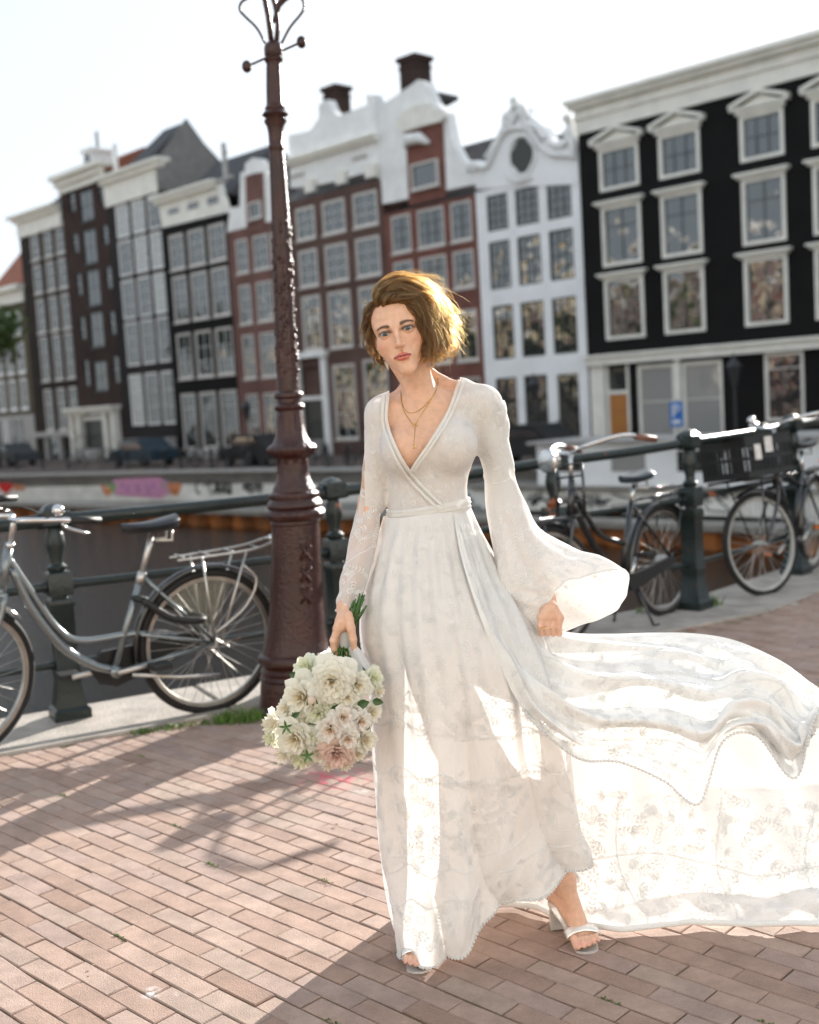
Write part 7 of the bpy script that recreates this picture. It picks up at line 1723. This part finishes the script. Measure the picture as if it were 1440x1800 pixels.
for v0 in (.515, .60, .77, .84): la.seam([(q, v0+.012*math.sin(q*40)+(.05*(q-.5))) for q in np.linspace(.12, .97, 120)], .0024)
for v0 in (.51, .60): 
    for q in np.linspace(.13, .95, 60): la.leaf(q, v0+.05*(q-.5), 1.57, .014, .009)
la.build(skA)
def pompoms(pts, parent, r_=.0042, step=.0098):
    P = np.array(pts); L = np.concatenate([[0], np.cumsum(np.linalg.norm(np.diff(P, axis=0), axis=1))]); n = int(L[-1]/step); mb = MB()
    for t in np.linspace(0, L[-1], n): c = [np.interp(t, L, P[:, k]) for k in range(3)]; mb.ball(c, r_, 5)
    mb.tube(P[::3], .0016, 5); o = mb.build('pompom_trim', M_LACE, parent, smooth=True); o['kind'] = 'stuff'
pompoms(GA[-1, 20:]+np.array([0, -.002, -.001]), skA)
# ---- wind-blown overskirt
top = [(826, 893, .04), (846, 940, .06), (872, 995, .08), (905, 1050, .09), (945, 1090, .09), (1000, 1111, .09), (1075, 1114, .10), (1150, 1112, .12), (1215, 1113, .13), (1275, 1121, .14), (1325, 1138, .14), (1380, 1166, .14), (1420, 1196, .14), (1480, 1240, .14), (1550, 1290, .14)]
bot = [(797, 905, -.032), (812, 985, -.10), (843, 1080, -.155), (880, 1165, -.18), (915, 1240, -.195), (962, 1290, -.20), (1023, 1334, -.16), (1090, 1338, -.13), (1165, 1370, -.13), (1229, 1411, -.15), (1270, 1302, -.12), (1330, 1292, -.11), (1396, 1366, -.14), (1438, 1252, -.10), (1530, 1300, -.10)]
top, bot = np.array(top, float), np.array(bot, float); rowsB = []
for f in (0, .18, .4, .62, .82, 1):
    m_ = top*(1-f)+bot*f; m_[:, 2] = top[:, 2]*(1-f)+bot[:, 2]*f-.07*math.sin(f*math.pi)*np.clip(np.arange(len(top))/5, 0, 1); 
    if 0 < f < 1:
        tgt = top[:, 1]+ (np.minimum(bot[:, 1], 1338)-top[:, 1])*f; m_[:, 1] = m_[:, 1]*.35+tgt*.65 if f < .9 else m_[:, 1]
    rowsB.append([PX(*p) for p in m_])
NUB, NVB = 300, 150
GB = loft(rowsB, NUB, NVB); u = np.linspace(0, 1, NUB)[None]; v = np.linspace(0, 1, NVB)[:, None]
amp = np.clip(u*3, 0, 1)*np.clip(v*7, 0, 1)*np.clip((1-v)*8+.25, 0, 1)
foldB = amp*(.034*(ridge(v*8.5+1.1*np.sin(u*3.0)+u*1.2)-.6)+.013*np.sin(v*25+u*9+2*np.sin(u*7))+.006*np.sin(v*50-u*13)+.009*np.sin(u*30+v*8)*np.sin(v*9+u*4))
GB = GB+normals(GB)*foldB[..., None]
skB = cloth_obj(GB, 'overskirt', M_TRAIN, bride)
lb_ = Lace(GB, off=.0022); lb_.scatter((.34, .92, .04, .30), 150, rs, 1.0); lb_.scatter((.30, .97, .42, .78), 150, rs, 1.05); lb_.scatter((.12, .98, .82, .985), 130, rs, .9); lb_.scatter((.02, .3, .05, .8), 110, rs, .85)
for v0 in (.33, .40, .80): lb_.seam([(q, v0+.02*math.sin(q*30)) for q in np.linspace(.25, .97, 140)], .0026)
for q in (.62, .80): lb_.seam([(q+.02*math.sin(w*9), w) for w in np.linspace(.05, .78, 60)], .0026)
for q in np.linspace(.3, .95, 90): lb_.leaf(q, .325+.02*math.sin(q*30), 1.57, .016, .010)
lb_.build(skB); pompoms(GB[-1, 88:]+np.array([0, -.003, -.001]), skB)
# ---- train lying out to the right
tp = [(862, 1120, .05), (915, 1165, .10), (985, 1195, .16), (1080, 1205, .22), (1180, 1212, .28), (1290, 1222, .33), (1400, 1235, .36), (1500, 1255, .38), (1600, 1280, .4)]
bt = [(868, 1598), (925, 1600), (990, 1622), (1075, 1642), (1165, 1634), (1245, 1630), (1340, 1634), (1440, 1631), (1560, 1640)]
rowsC = []
for f in (0, .25, .5, .72, .88, 1):
    r_ = []
    for t_, b_ in zip(tp, bt):
        g = ground(*b_); P0, P1 = PX(*t_), g+np.array([0, 0, .010]); p = P0*(1-f)+P1*f
        # the cloth drops, then runs out over the bricks towards the camera
        k = math.sin(f*math.pi); p[2] -= .06*k; r_.append(p)
    rowsC.append(r_)
NUC, NVC = 260, 150; GC = loft(rowsC, NUC, NVC); u = np.linspace(0, 1, NUC)[None]; v = np.linspace(0, 1, NVC)[:, None]
foldC = np.clip(v*5, 0, 1)*np.clip((1-v)*5+.2, 0, 1)*(.030*(ridge(v*7+u*7+1.3*np.sin(u*5))-.6)+.012*np.sin(u*23+v*11+2*np.sin(v*5))+.006*np.sin(u*47-v*17))
GC = GC+normals(GC)*foldC[..., None]; GC[..., 2] = np.maximum(GC[..., 2], .010+.004*np.sin(u*31+v*3))
skC = cloth_obj(GC, 'train', M_TRAIN, bride)
lc_ = Lace(GC, off=.0022); lc_.scatter((.12, .97, .30, .97), 330, rs, 1.15)
for q in (.35, .58, .78): lc_.seam([(q+.1*w+.02*math.sin(w*9), w) for w in np.linspace(.3, .97, 60)], .0028)
lc_.seam([(q, .55+.05*math.sin(q*11)) for q in np.linspace(.3, .97, 90)], .0028)
lc_.build(skC)
# soft roll of the hem where the train meets the ground
mb = MB(); hem = GC[-1]; mb.tube(hem[::3]+np.array([0, -.004, .004]), .0075, 8); mb.build('hem', M_TRAIN, skC, smooth=True)
# back of the skirt so that she is clothed all round
rowsD = [[PX(690, 905, .10), PX(755, 900, .13), PX(824, 892, .10)], [PX(660, 1050, .16), PX(770, 1040, .24), PX(900, 1040, .12)], [PX(668, 1250, .19), PX(800, 1250, .36), PX(960, 1250, .15)], [PX(700, 1480, .22), PX(830, 1480, .42), PX(985, 1450, .18)], [PX(718, 1590, .24), PX(840, 1575, .44), PX(1000, 1560, .2)]]
GD = loft(rowsD, 60, 60); cloth_obj(GD, 'skirt_back', cloth_mat('sheer_skirt_back', (.86, .85, .83), .5, .35), bride)

# ---- sandals
M_SILV = mat('silver_leather', (.80, .79, .77), .25, .5, bump=.1, bscale=120); M_SOLE = mat('pale_sole', (.55, .45, .35), .6)
def sandal(an, ball, heel, toe_dir, lat, side):

    # sole: ribbon from the heel seat down to the toe
    C_ = catmull(np.array([heel+np.array([0, .018, -.020]), heel+np.array([0, -.02, -.024]), (heel+ball)/2+np.array([0, 0, -.022]), np.array([ball[0], ball[1]+.01, .009]), np.array([*(ball+toe_dir*.035)[:2], .006]), np.array([*(ball+toe_dir*.062)[:2], .007])]), 22)
    w = np.interp(np.linspace(0, 1, 22), [0, .12, .4, .68, .9, 1], [.014, .022, .020, .033, .029, .012]); V = []
    for c, q in zip(C_, w):
        for f in (-1, -.5, 0, .5, 1): V.append(c+lat*q*f)
        for f in (1, .5, 0, -.5, -1): V.append(c+lat*q*f+np.array([0, 0, -.006]))
    mb = MB(); mb.add(V, [(i*10+k, i*10+(k+1) % 10, (i+1)*10+(k+1) % 10, (i+1)*10+k) for i in range(21) for k in range(10)]+[tuple(range(10)), tuple(range(210, 220))])
    so = mb.build('sandal', M_SILV, bride, smooth=40)
    hb = heel+np.array([0, .014, -.028]); mb = MB(); k4 = [(-1, -1), (1, -1), (1, 1), (-1, 1)]; rows_ = [(hb[2]+.006, .019, .020), (hb[2]-.03, .0165, .016), (.02, .017, .016), (.004, .018, .017)]
    V = [np.array([hb[0], hb[1], z])+lat*a*q1+np.array([0, 1, 0])*b*q2 for z, q1, q2 in rows_ for a, b in k4]
    mb.add(V, [(i*4+k, i*4+(k+1) % 4, (i+1)*4+(k+1) % 4, (i+1)*4+k) for i in range(3) for k in range(4)]+[(3, 2, 1, 0), (12, 13, 14, 15)]); mb.build('heel', M_SILV, so)
    # toe strap over the ball
    G = []
    for f in np.linspace(-1, 1, 9):
        t = f*1.45; p = ball+toe_dir*.006+lat*math.sin(t)*.0445+np.array([0, 0, math.cos(t)*.0215-.001]); G.append([p+toe_dir*.014+np.array([0, 0, -.003]), p+toe_dir*.004+np.array([0, 0, .0015]), p-toe_dir*.008+np.array([0, 0, .002]), p-toe_dir*.018])
    mb = MB(); mb.grid(G); o = mb.build('toe_strap', M_SILV, so, smooth=True, recalc=False); md = o.modifiers.new('t', 'SOLIDIFY'); md.thickness = .0018; md.offset = 1
    G = []
    for t in np.linspace(0, 2*math.pi, 25)[:-1]: p = an+np.array([math.cos(t)*.0285, math.sin(t)*.0295, -.004+.006*math.sin(t)]); G.append(p)
    mb = MB(); mb.tube(G, .0028, 6, closed=True); mb.build('ankle_strap', M_SILV, so, smooth=True)
    mb = MB(); mb.tube(catmull(np.array([heel+lat*.021+np.array([0, 0, -.018]), heel+lat*.023+np.array([0, .012, .016]), an+lat*.006+np.array([0, .028, 0]), heel-lat*.023+np.array([0, .012, .016]), heel-lat*.021+np.array([0, 0, -.018])]), 20), .0035, 6); mb.build('heel_strap', M_SILV, so, smooth=True)
sandal(ANR, BLR, hlR, td, latR, -1); sandal(ANL, BLL, hlL, tdl, latL, 1)

# ---- jewellery
M_GOLD = mat('gold', (.80, .50, .18), .2, 1.0)
def chain_on(pts, r_=.0008, n=60):
    C_ = catmull(np.array(pts, float), n); P = march(C_[:, 0], C_[:, 1], iso=.0012); ok = ~np.isnan(P[:, 0]); return P[ok]
nk = empty('necklace', at(722, 740, 2.84)); nk.parent = bride; nk.matrix_parent_inverse = parent_inv(bride)
mb = MB(); mb.tube(chain_on([(704, 686), (706, 706), (714, 722), (723, 726), (735, 722), (752, 708), (765, 690), (771, 672)]), .0009, 5); mb.build('chain', M_GOLD, nk, smooth=True)
mb = MB(); mb.tube(chain_on([(705, 690), (708, 716), (717, 734), (729, 746), (741, 728), (755, 708), (768, 684), (770, 664)]), .0009, 5); mb.build('chain', M_GOLD, nk, smooth=True)
p = march([730.5], [747], iso=.002)[0]; mb = MB(); mb.tube([p+np.array([.0042*math.cos(t), -.001, .0042*math.sin(t)]) for t in np.linspace(0, 6.28, 17)[:-1]], .0011, 6, closed=True); mb.build('ring_pendant', M_GOLD, nk, smooth=True)
mb = MB(); mb.tube(chain_on([(730, 752), (729, 768), (728, 784)], n=14), .0008, 5)
p = march([727], [785], iso=.002)[0]; q = [p+np.array([.0045*math.cos(t), -.001, .0045*math.sin(t)]) for t in np.linspace(-2.2, 1.4, 12)]; mb.tube(q, [.0003+.0011*math.sin(math.pi*i/11) for i in range(12)], 6); mb.build('moon_pendant', M_GOLD, nk, smooth=True)
mb = MB(); p = march([752], [708], iso=.002)[0]; mb.ball(p, .0022, 6); mb.build('bead', M_GOLD, nk)
mb = MB(); p = H((-.064, -.002, -.034)); mb.ball(p, .0028, 6); mb.tube([p, p+np.array([0, 0, -.012])], .001, 5); mb.ball(p+np.array([0, 0, -.014]), .0026, 6); mb.build('earring', M_GOLD, bride)
mb = MB(); p = at(955, 1102, 2.772); mb.tube([p+np.array([.008*math.cos(t), .007*math.sin(t), .002*math.cos(t)]) for t in np.linspace(0, 6.28, 17)[:-1]], .0012, 6, closed=True); mb.build('finger_ring', M_GOLD, bride, smooth=True)
# ================================================================== bouquet held head-down
def petal_mat(name, col, deep):
    m = bpy.data.materials.new(name); m.use_nodes = True; nt = m.node_tree; out = nt.nodes['Material Output']; b = nt.nodes['Principled BSDF']
    b.inputs['Base Color'].default_value = (*col, 1); b.inputs['Roughness'].default_value = .6; b.inputs['Specular IOR Level'].default_value = .2
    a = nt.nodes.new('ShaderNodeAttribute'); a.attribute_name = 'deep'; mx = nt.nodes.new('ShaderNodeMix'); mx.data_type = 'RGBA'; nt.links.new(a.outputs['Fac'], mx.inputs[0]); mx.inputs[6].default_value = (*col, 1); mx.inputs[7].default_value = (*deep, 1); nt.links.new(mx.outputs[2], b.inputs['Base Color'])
    t = nt.nodes.new('ShaderNodeBsdfTranslucent'); nt.links.new(mx.outputs[2], t.inputs['Color']); ms = nt.nodes.new('ShaderNodeMixShader'); ms.inputs[0].default_value = .32
    nt.links.new(b.outputs[0], ms.inputs[1]); nt.links.new(t.outputs[0], ms.inputs[2]); nt.links.new(ms.outputs[0], out.inputs['Surface']); return m
M_PW = petal_mat('ivory_petal', (.90, .89, .81), (.84, .66, .34)); M_PG = petal_mat('greenish_petal', (.87, .88, .74), (.70, .72, .35)); M_PP = petal_mat('blush_petal', (.84, .66, .58), (.66, .38, .32)); M_PO = petal_mat('white_petal_orange_heart', (.90, .88, .84), (.72, .35, .06))
M_LEAFG = mat('rose_leaf', (.035, .10, .018), .4, col2=(.02, .06, .012), nscale=60, coat=.2); M_STEM = mat('green_stem', (.06, .15, .03), .45, noise=.3, nscale=90)
bq = empty('bouquet', at(580, 1230, 2.68)); tag(bq, 'bouquet of ivory garden roses with one blush rose hanging from her hand', 'bouquet')
br = np.random.default_rng(21)
def rose(px, py, rp, d, face, m_, name='rose', openness=1.0, npet=26, label=None):
    """rp: radius in pixels of the photo; face: direction the flower looks"""
    Y = 2.66+d; C_ = at(px, py, Y); R_ = rp*1.13*Y/FPX; z = np.array(face, float); z /= np.linalg.norm(z); x = np.cross(z, (0.2, .1, 1.)); x /= np.linalg.norm(x); y = np.cross(z, x)
    V, Fq, D_ = [], [], []; nu_, nv_ = 9, 7
    for k in range(npet):
        f = k/(npet-1); a = k*2.39996+br.normal(0, .15); rb = R_*(.05+.22*f); top = R_*(.16+.86*f**.85)*br.uniform(.92, 1.08); h = R_*(.62-.62*f**1.4)*openness; wid = 1.35-.35*f
        tilt = f**1.3; curl = .16*R_*f; ruf = br.uniform(0, 6.28); base = len(V)
        for i in range(nv_):
            t = i/(nv_-1)
            for j in range(nu_):
                s_ = -1+2*j/(nu_-1); w = wid*(.45+.55*min(1, t/.4)**.8)*(1-.22*max(0, t-.6)/.4); ang = a+s_*w*.62
                rr = rb+(top-rb)*t**(1.0+.7*(1-tilt)); edge = (t**3)*(.05*math.sin(s_*6+ruf)+.03*math.sin(s_*13+ruf*2))*R_
                hh = -R_*.30*(1-t)**1.5+h*t**(.8)*(1-.35*t*tilt)-curl*t**3+edge-(abs(s_)**2.6)*(.06+.20*t*t)*R_*t*(1.15-f)+R_*.08*(1-f); rr2 = rr*(1-.24*abs(s_)**2.6*t*t)+edge*.6
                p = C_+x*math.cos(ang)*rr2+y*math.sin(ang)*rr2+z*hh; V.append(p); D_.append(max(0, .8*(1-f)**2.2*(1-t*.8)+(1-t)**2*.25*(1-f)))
        Fq += [(base+i*nu_+j, base+i*nu_+j+1, base+(i+1)*nu_+j+1, base+(i+1)*nu_+j) for i in range(nv_-1) for j in range(nu_-1)]
    o = raw_mesh(name, np.array(V), np.array(Fq), m_, bq); a_ = o.data.attributes.new('deep', 'FLOAT', 'POINT'); a_.data.foreach_set('value', np.clip(np.array(D_), 0, 1).astype(np.float32))
    if label: o['label'] = label
    return C_, R_, z
FC = (0, -1, .1)
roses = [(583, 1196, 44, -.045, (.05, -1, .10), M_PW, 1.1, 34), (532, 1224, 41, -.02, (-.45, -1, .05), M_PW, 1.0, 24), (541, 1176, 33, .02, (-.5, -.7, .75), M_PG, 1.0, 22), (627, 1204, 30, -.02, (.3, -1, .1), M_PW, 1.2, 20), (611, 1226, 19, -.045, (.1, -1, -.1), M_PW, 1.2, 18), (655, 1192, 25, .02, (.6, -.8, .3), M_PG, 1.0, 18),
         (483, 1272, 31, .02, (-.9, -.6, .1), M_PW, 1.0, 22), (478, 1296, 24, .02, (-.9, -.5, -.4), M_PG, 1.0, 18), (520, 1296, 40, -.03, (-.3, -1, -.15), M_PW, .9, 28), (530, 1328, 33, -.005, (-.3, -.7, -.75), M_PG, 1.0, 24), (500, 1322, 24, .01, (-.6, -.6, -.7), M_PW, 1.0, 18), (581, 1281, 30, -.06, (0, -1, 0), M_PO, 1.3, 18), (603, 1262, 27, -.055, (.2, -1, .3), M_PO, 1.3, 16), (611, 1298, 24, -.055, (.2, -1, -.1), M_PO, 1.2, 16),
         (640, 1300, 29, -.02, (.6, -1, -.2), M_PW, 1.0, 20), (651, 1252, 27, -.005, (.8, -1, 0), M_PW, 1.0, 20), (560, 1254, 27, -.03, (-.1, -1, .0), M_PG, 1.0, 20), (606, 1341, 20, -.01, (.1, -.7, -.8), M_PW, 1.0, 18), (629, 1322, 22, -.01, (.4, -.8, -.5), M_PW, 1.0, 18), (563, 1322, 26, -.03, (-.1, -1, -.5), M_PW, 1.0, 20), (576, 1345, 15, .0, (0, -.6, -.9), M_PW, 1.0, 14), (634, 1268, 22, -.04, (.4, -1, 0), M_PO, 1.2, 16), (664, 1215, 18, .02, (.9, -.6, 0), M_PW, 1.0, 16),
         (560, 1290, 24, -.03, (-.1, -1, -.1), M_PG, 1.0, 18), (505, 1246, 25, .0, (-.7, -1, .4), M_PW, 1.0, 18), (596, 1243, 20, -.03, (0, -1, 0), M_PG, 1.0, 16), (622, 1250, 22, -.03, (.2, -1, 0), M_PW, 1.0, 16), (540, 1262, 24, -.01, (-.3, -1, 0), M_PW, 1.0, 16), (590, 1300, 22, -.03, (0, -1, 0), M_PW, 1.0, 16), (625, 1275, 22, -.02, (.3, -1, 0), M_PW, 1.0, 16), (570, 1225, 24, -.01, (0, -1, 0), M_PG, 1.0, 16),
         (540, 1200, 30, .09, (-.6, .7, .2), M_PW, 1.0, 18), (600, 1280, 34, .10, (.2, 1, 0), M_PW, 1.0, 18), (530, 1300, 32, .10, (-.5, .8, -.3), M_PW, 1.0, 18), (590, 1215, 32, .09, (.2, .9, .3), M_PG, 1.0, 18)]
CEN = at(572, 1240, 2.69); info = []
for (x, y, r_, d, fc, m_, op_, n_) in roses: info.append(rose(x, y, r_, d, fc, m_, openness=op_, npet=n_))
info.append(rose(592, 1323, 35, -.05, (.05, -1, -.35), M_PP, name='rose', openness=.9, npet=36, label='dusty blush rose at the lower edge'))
# small bud with green sepals
def leaf(p, dr_, L, w, m_=M_LEAFG, nm='leaf', bend=.25):
    dr_ = np.array(dr_, float); dr_ /= np.linalg.norm(dr_); s_ = np.cross(dr_, (0.1, -1., .1)); s_ /= np.linalg.norm(s_); n_ = np.cross(s_, dr_); V = []
    for i in range(9):
        t = i/8; hw = w*math.sin(math.pi*t**.8)**.9*(1+.08*math.sin(i*2.6))
        for f in (-1, -.5, 0, .5, 1): V.append(p+dr_*L*t+s_*hw*f+n_*(abs(f)*hw*.25-bend*L*t*t*.4))
    mb = MB(); mb.add(V, [(i*5+j, i*5+j+1, (i+1)*5+j+1, (i+1)*5+j) for i in range(8) for j in range(4)]); return mb.build(nm, m_, bq, smooth=True, recalc=False)
for (x, y, dx, dz, L, w, d) in ((566, 1262, -1.0, -.4, .034, .009, -.03), (580, 1250, .9, .4, .034, .008, -.04), (628, 1240, 1, .25, .030, .011, -.03), (642, 1284, .3, .9, .024, .009, -.03), (530, 1190, -.8, .3, .030, .010, .01), (612, 1172, .7, -.9, .030, .011, .0), (655, 1232, 1, -.2, .026, .009, -.01), (512, 1262, .8, .5, .026, .006, -.03), (590, 1170, -.6, .8, .03, .010, .03)):
    leaf(at(x, y, 2.66+d), (dx, -.15, dz), L, w)
bp_ = at(548, 1232, 2.585); mb = MB(); mb.ball(bp_, .0105, 8, 1, 1, 1.25); mb.build('bud', M_PP if 0 else mat('bud_petal', (.62, .50, .40), .6), bq, smooth=True)
for k in range(5): a = k*1.256; leaf(bp_+np.array([0, 0, .010]), (math.cos(a)*.6, math.sin(a)*.6, -.8), .024, .005, nm='sepal')
for x, y in ((541, 1328), (503, 1278)):
    c = at(x, y, 2.60)
    for k in range(5): a = k*1.256+.4; leaf(c, (math.cos(a), -.5, math.sin(a)), .020, .003, M_STEM, 'sepal')
# stems: gathered in the hand, ends sticking out above it
grip = at(606, 1126, HY+.020)
for k in range(22):
    a = k*2.4; q = .013*math.sqrt((k+.5)/22); o_ = np.array([math.cos(a)*q, math.sin(a)*q, 0]); i_ = info[k % len(info)]; tgt = i_[0]-i_[2]*i_[1]*.35; g0 = grip+o_; tail = at(634+br.uniform(-7, 6), 1052+br.uniform(-10, 20), HY+.016)+o_*.8
    mid = g0*.55+tgt*.45+np.array([0, 0, -.004])+o_*.6; mb = MB(); mb.tube(catmull(np.array([tail, g0, mid, tgt]), 14), .0021, 6); mb.build('stem', M_STEM, bq, smooth=True)
# white ribbon wound under the hand, its tail floating to the right
M_RIB = cloth_mat('silk_ribbon', (.86, .86, .86), .35, 1, rough=.4)
mb = MB(); mb.lathe([(.0165, -.020), (.0185, -.014), (.0175, 0), (.0182, .012), (.0165, .020)], 20, c=grip+np.array([.001, 0, .004])); rb_ = mb.build('ribbon', M_RIB, bq, smooth=True)
top_ = [(615, 1128, .10), (632, 1140, .085), (650, 1168, .07), (668, 1200, .07)]; bt_ = [(612, 1140, .10), (622, 1165, .07), (640, 1200, .05), (660, 1222, .06)]
G = loft([[at(x, y, 2.66+d) for x, y, d in top_], [at((a[0]+b[0])/2+4, (a[1]+b[1])/2, 2.66+(a[2]+b[2])/2-.012) for a, b in zip(top_, bt_)], [at(x, y, 2.66+d) for x, y, d in bt_]], 24, 12)
mb = MB(); mb.grid(G); mb.build('ribbon_tail', M_RIB, rb_, smooth=True, recalc=False)
